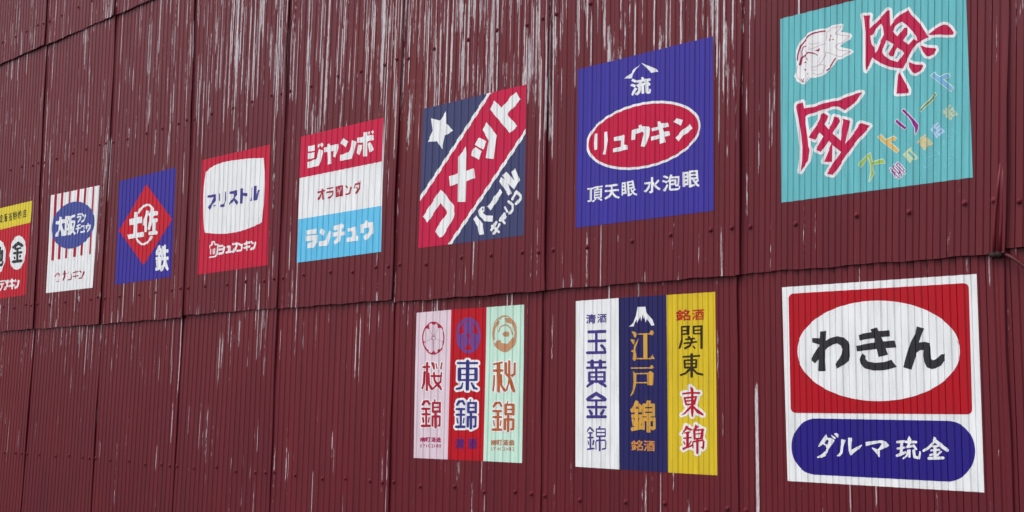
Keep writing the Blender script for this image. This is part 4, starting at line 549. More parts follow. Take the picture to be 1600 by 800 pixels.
  ('lettering','white letters under the screen',1,(0.8, 0.815, 0.83),[[242,5657,262,5653,280,5643,294,5612,391,5622,415,5620,451,5607,475,5582,470,5558,446,5545,298,5525,306,5460,410,5467,437,5462,477,5440,485,5413,474,5397,453,5389,315,5375,324,5295,315,5282,289,5277,261,5285,248,5300,238,5368,83,5361,42,5377,23,5401,26,5420,52,5437,230,5454,222,5518,92,5509,47,5526,27,5557,39,5577,57,5586,213,5604,211,5642,222,5653],[543,5622,574,5620,592,5613,682,5543,693,5522,685,5507,670,5500,644,5496,608,5505,517,5575,507,5589,509,5606,523,5617],[801,5574,829,5570,859,5558,878,5540,883,5523,809,5344,786,5330,605,5274,579,5270,534,5278,496,5305,492,5319,500,5337,518,5348,682,5400,745,5553,770,5570],[-413,5652,-363,5643,-341,5630,-324,5613,-286,5621,-237,5613,-144,5560,-126,5541,-108,5563,-80,5572,-35,5566,-6,5549,5,5526,-33,5313,-52,5299,-74,5293,-351,5291,-388,5298,-414,5313,-425,5343,-410,5358,-392,5363,-169,5366,-151,5370,-130,5510,-181,5497,-220,5503,-330,5567,-369,5471,-569,5282,-614,5268,-664,5275,-699,5299,-708,5316,-702,5333,-511,5513,-492,5562,-506,5565,-656,5562,-693,5568,-735,5594,-740,5624,-728,5636,-698,5647],[-1441,5651,-1392,5645,-1353,5623,-1343,5599,-1364,5576,-1393,5569,-1549,5563,-1587,5568,-1618,5582,-1639,5612,-1618,5638,-1593,5645],[-920,5579,-868,5568,-838,5544,-833,5531,-850,5383,-846,5378,-796,5370,-767,5354,-752,5330,-757,5313,-778,5299,-812,5292,-1092,5283,-1130,5290,-1155,5302,-1173,5318,-1178,5336,-1172,5350,-1154,5363,-1126,5369,-996,5375,-984,5481,-989,5496,-1054,5497,-1099,5511,-1119,5529,-1121,5556,-1109,5568,-1082,5577],[-1264,5578,-1237,5576,-1195,5561,-1175,5539,-1172,5521,-1267,5305,-1298,5292,-1556,5270,-1588,5272,-1614,5279,-1634,5290,-1652,5311,-1652,5329,-1637,5346,-1606,5355,-1398,5373,-1369,5441,-1577,5432,-1609,5441,-1633,5458,-1642,5478,-1633,5495,-1592,5509,-1420,5520,-1386,5515,-1347,5496,-1312,5565,-1293,5574]]),
  ('logo','white pot shaped mark',1,(0.8, 0.815, 0.83),[[-1971,5845,-1941,5839,-1920,5825,-1872,5725,-1722,5707,-1692,5699,-1675,5685,-1696,5319,-1775,5229,-1808,5206,-2277,5202,-2300,5212,-2313,5230,-2304,5245,-2284,5252,-1863,5258,-1789,5339,-1768,5657,-1913,5676,-1937,5684,-1957,5702,-1999,5791,-2053,5788,-2072,5690,-2084,5671,-2215,5657,-2211,5585,-2221,5571,-2240,5565,-2272,5568,-2292,5577,-2304,5591,-2308,5698,-2289,5707,-2165,5718,-2136,5836,-2113,5844],[-1905,5559,-1885,5558,-1865,5547,-1861,5511,-1864,5336,-1878,5326,-1897,5326,-1917,5333,-1925,5352,-1924,5543],[-2045,5549,-2021,5544,-2009,5532,-1994,5336,-2002,5326,-2017,5323,-2043,5329,-2055,5343,-2070,5534,-2064,5544],[-2189,5554,-2162,5551,-2146,5537,-2132,5342,-2142,5330,-2161,5328,-2181,5334,-2193,5347,-2208,5540]]),
 ]),
 ('blue painted sign with a red diamond bearing thick white characters',1,1,[
  ('background',None,0,(0.038, 0.024, 0.29),[[-9532,9099,-4984,9110,-4930,4640,-9460,4603]]),
  ('diamond','red diamond',1,(0.52, 0.004, 0.022),[[-7230,8692,-5027,6982,-7129,5270,-9351,6931]]),
  ('ring_arc','upper arc of the broken white ring',2,(0.8, 0.815, 0.83),[[-7185,7856,-6879,7820,-6842,7809,-6627,7680,-6610,7653,-6625,7628,-6662,7616,-6718,7620,-6760,7636,-6919,7731,-7129,7758,-7364,7709,-7564,7619,-7669,7498,-7718,7492,-7752,7496,-7795,7512,-7825,7539,-7827,7558,-7723,7689,-7484,7796]]),
  ('ring_arc','lower arc of the broken white ring',2,(0.8, 0.815, 0.83),[[-6629,6459,-6591,6456,-6552,6442,-6529,6425,-6519,6405,-6529,6385,-6639,6271,-6878,6163,-7147,6106,-7395,6137,-7437,6147,-7671,6260,-7877,6415,-7903,6442,-7897,6469,-7872,6483,-7831,6487,-7781,6478,-7749,6462,-7542,6306,-7387,6231,-7343,6219,-7185,6200,-6988,6243,-6790,6332,-6682,6443,-6665,6453]]),
  ('character','thick white left character in the diamond',3,(0.8, 0.815, 0.83),[[-8525,7334,-8123,7345,-8107,7589,-7868,7595,-7825,7355,-7429,7345,-7396,7078,-7838,7081,-7821,6693,-7249,6680,-7230,6477,-8522,6490,-8582,6681,-8098,6677,-8096,7065,-8480,7082]]),
  ('character','thick white right character in the diamond',3,(0.8, 0.815, 0.83),[[-6635,7636,-6585,7629,-6544,7615,-6488,7574,-6477,7546,-6491,7464,-6345,7466,-6271,7456,-6191,7424,-6140,7375,-6133,7344,-6139,7324,-6163,7301,-6202,7284,-6255,7277,-6532,7267,-6556,7163,-6546,7154,-6281,7159,-6198,7134,-6144,7095,-6129,7057,-6160,7016,-6202,7001,-6309,6994,-6317,6987,-6301,6641,-6292,6636,-6208,6629,-6147,6608,-6101,6574,-6087,6538,-6093,6518,-6115,6497,-6155,6482,-6191,6477,-6749,6492,-6798,6505,-6852,6532,-6882,6566,-6884,6600,-6855,6630,-6799,6646,-6568,6645,-6583,6978,-6587,7009,-6599,7015,-6606,7009,-6698,6751,-6724,6725,-6780,6711,-6835,6712,-6907,6732,-6955,6766,-6967,6809,-6830,7192,-6817,7275,-6867,7294,-6909,7319,-6951,7372,-7008,7218,-6977,6656,-7207,6658,-7235,6939,-7329,6969,-7335,6977,-7302,7226,-7100,7581,-6901,7512,-6930,7422,-6870,7448,-6778,7456,-6745,7601,-6700,7629]]),
  ('character','white character at the lower right',1,(0.8, 0.815, 0.83),[[-5498,5993,-5443,5986,-5412,5965,-5398,5795,-5253,5787,-5224,5777,-5207,5760,-5200,5675,-5213,5660,-5245,5652,-5391,5655,-5381,5500,-5372,5495,-5210,5489,-5181,5480,-5165,5465,-5156,5375,-5169,5359,-5202,5352,-5353,5357,-5359,5353,-5316,5235,-5273,5157,-5230,5101,-5184,5056,-5120,5013,-5117,4983,-5173,4911,-5205,4905,-5248,4914,-5301,4950,-5351,4994,-5449,5120,-5533,5009,-5599,4954,-5664,4918,-5700,4918,-5733,4929,-5808,5019,-6043,4968,-6090,4967,-6116,4976,-6132,4991,-6155,5079,-6134,5097,-6029,5119,-6056,5130,-6072,5147,-6127,5365,-6109,5383,-6047,5402,-6122,5407,-6160,5426,-6169,5517,-6158,5529,-6137,5536,-6005,5534,-6008,5592,-6014,5598,-6086,5607,-6133,5605,-6168,5618,-6183,5633,-6220,5713,-6217,5735,-6103,5846,-6055,5912,-6007,6004,-5991,6016,-5965,6020,-5929,6015,-5854,5975,-5839,5947,-5849,5916,-5737,5826,-5727,5939,-5717,5951,-5681,5959,-5596,5945,-5595,5975,-5582,5989,-5557,5994],[-5923,5786,-5962,5730,-5857,5724],[-5576,5648,-5612,5535,-5621,5519,-5645,5506,-5574,5501,-5562,5505],[-5813,5592,-5836,5588,-5829,5528,-5721,5521,-5786,5569,-5795,5590],[-5601,5365,-5679,5367,-5690,5364,-5686,5341,-5720,5179,-5676,5167,-5653,5152,-5621,5194,-5575,5325,-5571,5360]]),
 ]),
 ('white painted sign with red vertical pinstripes behind a blue oval of white letters',1,0,[
  ('background',None,0,(0.8, 0.815, 0.83),[[-15906,9206,-11243,9122,-11295,4583,-15873,4606]]),
  ('pinstripes','red vertical pinstripes',1,(0.42, 0.01, 0.04),[[-11684,9150,-11657,9147,-11651,9115,-11614,6128,-11622,6095,-11813,6098,-11827,6105,-11830,6134,-11856,9147,-11844,9154],[-12408,9165,-12383,9160,-12379,9125,-12380,6104,-12392,6099,-12587,6102,-12598,6140,-12587,9157,-12571,9169],[-13084,9178,-13051,9175,-13046,9153,-13066,6093,-13088,6087,-13277,6089,-13288,6093,-13289,6132,-13257,9176,-13250,9181],[-13898,9198,-13869,9194,-13863,9164,-13867,6109,-13883,6091,-14080,6093,-14093,6098,-14095,6112,-14079,9194,-14067,9201],[-14633,9212,-14603,9211,-14595,9202,-14592,6102,-14604,6097,-14811,6100,-14823,6176,-14816,9191,-14805,9215],[-15301,9230,-15271,9228,-15263,9223,-15260,6094,-15273,6088,-15488,6091,-15497,6097,-15488,9213,-15477,9233]]),
  ('oval','blue oval',2,(0.055, 0.07, 0.3),[[-11484,7555,-11505,7657,-11544,7759,-11602,7859,-11678,7957,-11772,8051,-11882,8141,-12008,8226,-12149,8305,-12303,8377,-12469,8442,-12646,8499,-12832,8547,-13025,8586,-13224,8615,-13427,8634,-13631,8643,-13836,8642,-14038,8630,-14236,8608,-14428,8575,-14612,8533,-14786,8480,-14947,8419,-15096,8349,-15229,8271,-15345,8185,-15443,8094,-15523,7997,-15582,7895,-15621,7791,-15639,7684,-15636,7576,-15612,7467,-15567,7360,-15502,7256,-15417,7154,-15314,7057,-15193,6965,-15056,6879,-14905,6801,-14740,6730,-14564,6667,-14379,6614,-14186,6570,-13988,6536,-13786,6512,-13582,6499,-13379,6495,-13178,6502,-12981,6519,-12790,6546,-12606,6582,-12432,6628,-12269,6682,-12119,6744,-11981,6814,-11859,6891,-11752,6974,-11662,7062,-11590,7155,-11535,7251,-11499,7351,-11482,7452]]),
  ('lettering','large white characters in the blue oval',3,(0.8, 0.815, 0.83),[[-13385,8048,-13357,8045,-13323,8029,-13263,7962,-13269,7940,-13420,7915,-13695,7895,-13690,7787,-13683,7781,-13656,7779,-13346,7768,-13274,7748,-13249,7731,-13255,7641,-13284,7515,-13318,7424,-13374,7329,-13290,7256,-13149,7174,-13147,7158,-13204,7096,-13236,7092,-13286,7103,-13380,7156,-13471,7223,-13572,7159,-13662,7121,-13716,7123,-13763,7154,-13796,7127,-13831,7125,-13860,7133,-13937,7182,-13949,7202,-13902,7280,-13876,7389,-13909,7375,-13967,7365,-14075,7367,-14065,7162,-14079,7148,-14177,7144,-14543,7157,-14734,7490,-14897,7289,-14955,7172,-15194,7192,-15162,7290,-14900,7513,-14855,7715,-14867,7722,-15193,7766,-15188,7896,-14854,7912,-14848,8087,-14681,8060,-14659,7937,-14357,7926,-14332,7921,-14312,7746,-14591,7736,-14419,7467,-14250,7302,-14280,8017,-14268,8037,-14236,8043,-13962,8037,-13921,8028,-13869,8001,-13552,8025],[-14087,7924,-14101,7915,-14095,7843,-14060,7919],[-13881,7880,-13953,7727,-13859,7619,-13869,7836],[-13451,7655,-13562,7660,-13575,7656,-13493,7486,-13450,7585,-13436,7649],[-14088,7674,-14083,7497,-14069,7478,-14019,7482,-14006,7525,-14035,7613],[-13674,7482,-13706,7264,-13630,7307,-13586,7349]]),
  ('lettering','small white letters in the blue oval',3,(0.8, 0.815, 0.83),[[-12800,8041,-12771,8037,-12755,8024,-12754,7980,-12768,7971,-13079,7959,-13116,7970,-13128,8019,-13114,8031],[-12647,8025,-12618,8021,-12591,8006,-12466,7899,-12493,7856,-12517,7848,-12558,7861,-12692,7976,-12670,8015],[-12324,7942,-12305,7941,-12281,7929,-12248,7879,-12337,7741,-12395,7687,-12474,7635,-12557,7599,-12595,7588,-12621,7589,-12654,7607,-12681,7653,-12562,7697,-12483,7747,-12406,7827,-12347,7932],[-12787,7928,-12754,7921,-12714,7891,-12773,7756,-12834,7689,-12882,7655,-12945,7624,-12974,7615,-13000,7616,-13040,7643,-13055,7670,-12978,7701,-12918,7739,-12872,7789,-12843,7850,-13127,7845,-13156,7859,-13162,7908,-13140,7916],[-12033,7511,-12000,7508,-11973,7493,-11967,7435,-11848,7434,-11802,7408,-11796,7395,-11822,7283,-11864,7205,-11954,7131,-12006,7107,-12064,7094,-12096,7106,-12135,7151,-12053,7179,-11977,7232,-11945,7281,-11920,7362,-12123,7365,-12117,7266,-12140,7256,-12193,7256,-12227,7277,-12240,7422,-12213,7436,-12086,7436,-12089,7500,-12073,7509],[-12830,7554,-12787,7543,-12756,7501,-12789,7485,-12883,7463,-12877,7400,-12867,7397,-12742,7401,-12711,7395,-12694,7381,-12695,7337,-12716,7329,-12872,7325,-12883,7249,-12919,7178,-12985,7118,-13021,7114,-13073,7142,-13085,7162,-13030,7203,-13003,7236,-12980,7321,-13149,7322,-13175,7337,-13180,7381,-13158,7392,-12987,7394,-12988,7446,-12999,7451,-13094,7445,-13121,7450,-13141,7465,-13154,7504,-13124,7514,-12959,7524],[-12406,7463,-12378,7458,-12331,7431,-12346,7203,-12285,7201,-12262,7191,-12255,7129,-12276,7120,-12662,7123,-12688,7140,-12692,7180,-12680,7200,-12455,7203,-12440,7375,-12451,7380,-12614,7377,-12636,7381,-12652,7393,-12657,7450,-12636,7459,-12447,7458]]),
  ('lettering','red letters along the bottom',1,(0.36, 0.02, 0.06),[[-12980,5474,-12954,5467,-12941,5413,-12730,5423,-12691,5418,-12665,5397,-12669,5385,-12690,5376,-12941,5361,-12924,5230,-12691,5232,-12655,5221,-12642,5203,-12652,5190,-12677,5184,-12918,5177,-12909,5081,-12923,5074,-12948,5083,-12963,5177,-13183,5174,-13212,5181,-13231,5197,-13228,5213,-13206,5221,-12967,5229,-12983,5359,-13182,5351,-13218,5362,-13231,5383,-13205,5398,-12989,5411,-12993,5467],[-12583,5432,-12537,5424,-12434,5359,-12423,5343,-12444,5326,-12478,5326,-12506,5333,-12608,5399,-12615,5420],[-14089,5535,-14042,5532,-14007,5511,-13992,5411,-13871,5408,-13842,5397,-13830,5374,-13856,5359,-13985,5354,-13980,5248,-14111,5082,-14142,5071,-14174,5072,-14211,5085,-14224,5103,-14095,5273,-14102,5346,-14119,5353,-14239,5351,-14279,5364,-14294,5382,-14285,5395,-14259,5403,-14112,5408,-14122,5517],[-12187,5372,-12135,5358,-12124,5333,-12290,5067,-12328,5056,-12572,5056,-12629,5064,-12655,5087,-12629,5108,-12386,5113,-12231,5359,-12211,5370],[-13693,5456,-13654,5447,-13578,5367,-13580,5353,-13602,5345,-13644,5357,-13715,5432,-13715,5449],[-13357,5373,-13306,5366,-13286,5353,-13283,5341,-13367,5071,-13397,5064,-13683,5055,-13728,5059,-13752,5071,-13759,5086,-13733,5103,-13456,5113,-13385,5358]]),
  ('logo','pale red mushroom shaped mark',1,(0.55, 0.16, 0.22),[[-14727,5486,-14693,5479,-14484,5400,-14490,5310,-14503,5291,-14538,5285,-14575,5293,-14597,5311,-14597,5336,-14699,5377,-14865,5363,-14903,5371,-14967,5314,-15000,5309,-15038,5318,-15054,5328,-15056,5347,-14949,5453],[-14724,5433,-14862,5413,-14880,5393,-14689,5406,-14589,5369,-14591,5386],[-14911,5203,-14884,5201,-14861,5189,-14848,5095,-14836,5089,-14628,5083,-14634,5174,-14607,5183,-14578,5179,-14562,5165,-14553,5051,-14613,5046,-14901,5060,-14918,5072,-14933,5189]]),
 ]),
 ('red painted sign with a yellow strip on top and black characters in white ovals',1,-1,[
  ('background',None,0,(0.5, 0.006, 0.022),[[-25408,9195,-17728,9147,-17869,4630,-25796,4540]]),
  ('strip','yellow strip',1,(0.72, 0.58, 0.035),[[-25408,9195,-17728,9147,-17739,8096,-25426,8045]]),
  ('lettering','small black characters on the yellow strip',2,(0.06, 0.045, 0.008),[[-18469,8807,-18441,8800,-18413,8760,-18296,8761,-18278,8751,-18281,8720,-18421,8712,-18408,8665,-18298,8665,-18280,8655,-18288,8624,-18392,8620,-18403,8614,-18398,8578,-18316,8578,-18294,8569,-18283,8423,-18319,8414,-18356,8429,-18455,8426,-18473,8409,-18513,8410,-18527,8421,-18549,8527,-18555,8442,-18566,8405,-18582,8401,-18623,8427,-18607,8532,-18631,8745,-18605,8754,-18481,8759,-18497,8794],[-18978,8816,-18945,8813,-18923,8801,-18935,8738,-18793,8735,-18775,8725,-18767,8524,-18781,8429,-18798,8411,-18828,8402,-18904,8402,-18921,8410,-18931,8444,-18851,8448,-18840,8467,-18838,8675,-18848,8690,-18939,8691,-18959,8686,-18978,8638,-18957,8643,-18936,8635,-18877,8583,-18845,8539,-18870,8521,-18895,8524,-18991,8626,-19021,8632,-18989,8558,-19019,8541,-18976,8453,-19005,8440,-19026,8443,-19058,8492,-19042,8431,-19083,8419,-19106,8433,-19128,8488,-19142,8414,-19168,8409,-19207,8425,-19190,8525,-19175,8530,-19133,8524,-19099,8534,-19073,8531,-19044,8546,-19067,8560,-19181,8539,-19202,8542,-19223,8578,-19159,8641,-19221,8643,-19241,8677,-19143,8815,-19118,8813,-19083,8795,-19143,8698,-19131,8692,-19083,8744,-19062,8742,-19018,8720,-18991,8810],[-19447,8825,-19425,8824,-19407,8816,-19403,8779,-19326,8776,-19307,8765,-19310,8733,-19396,8730,-19391,8693,-19299,8690,-19274,8675,-19280,8649,-19330,8641,-19329,8609,-19281,8602,-19270,8571,-19276,8563,-19323,8559,-19318,8429,-19346,8409,-19402,8404,-19428,8409,-19443,8426,-19444,8449,-19381,8454,-19393,8558,-19482,8559,-19413,8484,-19451,8464,-19531,8537,-19514,8558,-19563,8565,-19589,8552,-19569,8410,-19581,8402,-19617,8403,-19637,8416,-19653,8531,-19716,8526,-19734,8560,-19657,8595,-19672,8682,-19690,8617,-19714,8616,-19747,8634,-19738,8783,-19722,8788,-19686,8785,-19681,8822,-19635,8821,-19620,8809,-19609,8737,-19564,8725,-19555,8691,-19467,8690,-19467,8729,-19556,8736,-19563,8769,-19546,8777,-19475,8778,-19471,8818],[-18484,8712,-18565,8707,-18546,8540,-18535,8570,-18459,8578,-18470,8711],[-20091,8817,-20055,8807,-20044,8776,-19927,8775,-19904,8766,-19911,8735,-20042,8726,-20036,8701,-19937,8696,-19931,8664,-19947,8658,-20185,8653,-20204,8665,-20199,8692,-20104,8700,-20105,8725,-20232,8730,-20246,8740,-20249,8765,-20228,8773,-20114,8774,-20109,8810],[-20445,8820,-20420,8810,-20406,8786,-20448,8774,-20571,8758,-20565,8697,-20551,8690,-20441,8690,-20406,8676,-20411,8611,-20448,8504,-20373,8442,-20385,8416,-20401,8411,-20417,8416,-20475,8456,-20536,8406,-20557,8408,-20575,8424,-20610,8406,-20643,8425,-20678,8478,-20700,8420,-20726,8412,-20758,8432,-20727,8512,-20757,8531,-20794,8801,-20778,8807,-20683,8807,-20657,8804,-20634,8794],[-19595,8687,-19595,8612,-19564,8613,-19537,8605,-19394,8607,-19402,8644,-19569,8646,-19583,8658,-19582,8685],[-21149,8828,-21118,8821,-21085,8778,-20954,8776,-20936,8767,-20922,8674,-20970,8667,-20978,8647,-21074,8641,-21065,8589,-20958,8586,-20940,8577,-20935,8553,-20952,8543,-21057,8540,-21050,8470,-21025,8462,-20892,8464,-20873,8453,-20875,8432,-20896,8418,-21066,8420,-21122,8435,-21186,8475,-21219,8416,-21245,8405,-21287,8432,-21247,8504,-21232,8618,-21202,8620,-21173,8609,-21173,8549,-21144,8507,-21118,8493,-21138,8638,-21152,8645,-21227,8645,-21251,8664,-21299,8673,-21317,8770,-21300,8777,-21162,8779,-21178,8815],[-18375,8534,-18479,8528,-18469,8469,-18347,8473,-18352,8529],[-20709,8765,-20732,8760,-20719,8724,-20696,8729,-20695,8759],[-19941,8638,-19918,8637,-19904,8627,-19905,8545,-19935,8542,-19950,8548,-19966,8593,-20124,8589,-20156,8585,-20157,8535,-20199,8534,-20213,8629],[-21011,8732,-21240,8732,-21240,8692,-20989,8692,-20991,8725],[-20713,8683,-20716,8648,-20702,8641,-20685,8645,-20689,8678],[-20481,8646,-20530,8641,-20492,8571,-20468,8639],[-20015,8584,-19989,8570,-19975,8458,-19938,8460,-19931,8512,-19910,8510,-19883,8493,-19897,8424,-19912,8416,-19984,8411,-20018,8423,-20033,8445,-20046,8576],[-20114,8580,-20086,8579,-20071,8567,-20080,8477,-20105,8431,-20138,8405,-20174,8393,-20191,8401,-20206,8428,-20151,8463,-20131,8511,-20133,8564],[-20696,8601,-20708,8595,-20695,8559,-20672,8564,-20678,8596],[-20552,8555,-20565,8458,-20517,8507]]),
  ('oval','white oval nearest the right edge',1,(0.8, 0.815, 0.83),[[-18916,7576,-18585,7476,-18358,7351,-18200,7151,-18060,6884,-18054,6652,-18131,6449,-18257,6227,-18389,6052,-18635,5930,-18948,5905,-19275,5964,-19565,6113,-19762,6364,-19885,6657,-19861,6868,-19779,7050,-19724,7235,-19584,7389,-19285,7551]]),
  ('oval','white oval cut by the photo edge',1,(0.8, 0.815, 0.83),[[-21228,7557,-20878,7454,-20638,7325,-20471,7120,-20321,6845,-20314,6607,-20394,6399,-20525,6171,-20664,5990,-20923,5865,-21254,5840,-21600,5899,-21907,6053,-22116,6310,-22248,6611,-22224,6828,-22138,7016,-22081,7206,-21933,7364,-21618,7531]]),
  ('character','black character in the right oval',2,(0.03, 0.028, 0.034),[[-18972,7283,-18861,7262,-18486,7128,-18388,7088,-18351,7058,-18340,7026,-18357,6999,-18405,6978,-18484,6971,-18592,6989,-18914,7101,-19239,6990,-18707,6989,-18645,6977,-18607,6957,-18591,6918,-18639,6895,-18910,6891,-18898,6795,-18549,6785,-18503,6778,-18422,6745,-18402,6703,-18429,6678,-18487,6665,-18889,6670,-18863,6393,-18850,6387,-18538,6383,-18462,6374,-18410,6357,-18365,6331,-18346,6305,-18349,6279,-18386,6252,-18454,6239,-19374,6252,-19446,6260,-19516,6284,-19563,6321,-19564,6362,-19526,6386,-19440,6398,-19057,6395,-19084,6669,-19097,6675,-19362,6679,-19419,6686,-19474,6704,-19503,6722,-19519,6766,-19497,6785,-19446,6799,-19096,6795,-19104,6885,-19112,6890,-19204,6890,-19261,6897,-19322,6928,-19336,6961,-19438,6963,-19528,6987,-19591,7026,-19606,7048,-19603,7074,-19580,7098,-19522,7120,-19110,7259,-19045,7278],[-18662,6609,-18624,6604,-18595,6592,-18577,6566,-18616,6483,-18641,6474,-18686,6474,-18734,6492,-18747,6511,-18709,6597],[-19330,6583,-19292,6581,-19254,6568,-19176,6482,-19177,6457,-19228,6445,-19266,6451,-19297,6464,-19370,6548,-19369,6571]]),
  ('character','black character in the left oval',2,(0.03, 0.028, 0.034),[[-20998,7210,-20925,7199,-20887,7175,-20873,6992,-20837,7000,-20789,7029,-20753,7035,-20710,7031,-20633,7009,-20590,6982,-20578,6569,-20589,6529,-20630,6489,-20532,6456,-20502,6437,-20504,6353,-20540,6269,-20581,6236,-20644,6218,-20743,6208,-21059,6204,-21172,6210,-21232,6221,-21286,6242,-21339,6284,-21356,6320,-21376,6468,-21738,6341,-21803,6341,-21862,6369,-21909,6462,-21727,6531,-21737,6751,-21748,6802,-21857,6808,-21916,6836,-21925,6925,-21883,6945,-21754,6951,-21761,7170,-21719,7188,-21628,7190,-21551,7178,-21513,7154,-21496,6953,-21398,6951,-21407,7060,-21389,7099,-21348,7109,-21262,7109,-21219,7105,-21174,7088,-21158,7072,-21146,6899,-21135,6897,-21118,6906,-21117,6938,-21131,7189,-21101,7205],[-20838,6822,-20863,6813,-20866,6779,-20855,6602,-20842,6595,-20825,6607,-20822,6661],[-21426,6810,-21490,6806,-21486,6779,-21407,6803,-21405,6808],[-21115,6725,-21137,6713,-21117,6362,-21096,6343,-20769,6350,-20750,6380,-20741,6457,-20754,6463,-20841,6460,-20853,6427,-20910,6415,-21022,6416,-21073,6434,-21088,6449,-21097,6511],[-21479,6658,-21478,6616,-21431,6624,-21382,6622,-21387,6636,-21428,6641]]),
  ('lettering','white letters along the bottom',1,(0.8, 0.815, 0.83),[[-19470,5517,-19426,5515,-19372,5502,-19333,5479,-19313,5439,-19252,5437,-19195,5426,-19161,5413,-19130,5384,-19134,5360,-19158,5343,-19192,5334,-19293,5330,-19300,5324,-19279,5227,-19207,5223,-19149,5209,-19113,5188,-19100,5156,-19142,5127,-19258,5116,-19245,4998,-19277,4975,-19349,4968,-19406,4978,-19457,5004,-19486,5107,-19578,5108,-19625,5116,-19674,5137,-19695,5159,-19693,5187,-19664,5204,-19504,5221,-19526,5319,-19629,5323,-19679,5336,-19724,5366,-19727,5393,-19713,5408,-19670,5423,-19542,5430,-19541,5495,-19507,5512],[-19044,5456,-18975,5448,-18939,5423,-18901,5332,-18921,5317,-18966,5311,-19025,5324,-19055,5355,-19087,5437],[-19897,5489,-19826,5478,-19783,5448,-19850,5233,-19774,5154,-19776,5134,-19806,5119,-19846,5115,-19890,5121,-19948,5141,-20112,4993,-20153,4981,-20216,4983,-20272,5005,-20287,5035,-20053,5252,-20240,5432,-20249,5458,-20234,5471,-20194,5482,-20120,5472,-20085,5454,-19998,5377,-19965,5466,-19930,5485],[-18704,5401,-18618,5384,-18572,5351,-18627,5087,-18670,5062,-18931,4988,-18990,4980,-19041,4986,-19113,5015,-19126,5031,-19123,5057,-19100,5075,-18856,5145,-18799,5372,-18761,5395],[-20454,5493,-20404,5491,-20353,5469,-20349,5441,-20395,5426,-20929,5411,-20983,5420,-21019,5441,-21012,5468,-20971,5479],[-20403,5359,-20348,5357,-20314,5347,-20291,5332,-20288,5314,-20318,5295,-20439,5287,-20455,5123,-20644,4995,-20697,4986,-20745,4991,-20797,5013,-20812,5041,-20639,5164,-20631,5283,-20989,5279,-21040,5295,-21060,5314,-21055,5327,-21009,5345]]),
 ]),
 ('narrow pale pink painted sign with a cherry blossom crest and red characters',0,4,[
  ('background',None,0,(0.72, 0.58, 0.66),[[9563,2565,11122,2592,11079,-1938,9547,-1951]]),
  ('crest','red cherry blossom crest',1,(0.4, 0.012, 0.05),[[10324,2258,10392,2253,10473,2237,10530,2212,10609,2167,10659,2128,10705,2082,10737,2064,10726,2059,10782,1974,10824,1874,10844,1774,10847,1687,10830,1589,10813,1535,10772,1453,10735,1402,10734,1400,10747,1398,10745,1395,10707,1372,10654,1326,10600,1291,10555,1270,10488,1249,10484,1242,10385,1235,10250,1238,10246,1240,10250,1251,10183,1273,10138,1295,10132,1294,10122,1279,9973,1417,9977,1424,9914,1516,9873,1611,9851,1708,9848,1813,9865,1908,9893,1984,9924,2043,9988,2122,10060,2181,10145,2225,10213,2247,10286,2257],[10243,2214,10177,2196,10133,2174,10180,2015,10000,2063,9967,2019,9930,1940,9906,1851,9900,1768,9911,1670,9981,1641,9935,1588,9984,1491,10038,1422,10056,1407,10165,1386,10150,1332,10221,1298,10276,1282,10350,1371,10454,1279,10497,1289,10556,1315,10552,1388,10667,1396,10729,1474,10750,1514,10773,1577,10726,1620,10784,1639,10790,1646,10795,1695,10794,1768,10786,1819,10772,1873,10744,1944,10714,1999,10673,2054,10542,2046,10513,2178,10439,2205,10349,2138,10257,2211]]),
  ('crest_lines',None,1,(0.36, 0.12, 0.18),[[10344,2110,10352,2110,10355,2106,10366,1807,10377,1809,10536,2021,10540,2024,10547,2021,10386,1803,10412,1784,10425,1768,10433,1749,10429,1722,10735,1635,10743,1629,10737,1626,10725,1629,10428,1716,10394,1691,10355,1682,10363,1333,10360,1327,10349,1325,10338,1333,10328,1684,10300,1694,10267,1716,9961,1639,9953,1638,9949,1642,10262,1724,10259,1756,10271,1781,10293,1799,10325,1809,10178,1987,10176,1996,10187,1992,10334,1816,10341,1810,10347,1810],[10337,1793,10311,1787,10296,1778,10284,1761,10282,1744,10289,1726,10306,1710,10334,1699,10359,1698,10385,1706,10400,1718,10410,1748,10399,1770,10381,1784,10360,1791]]),
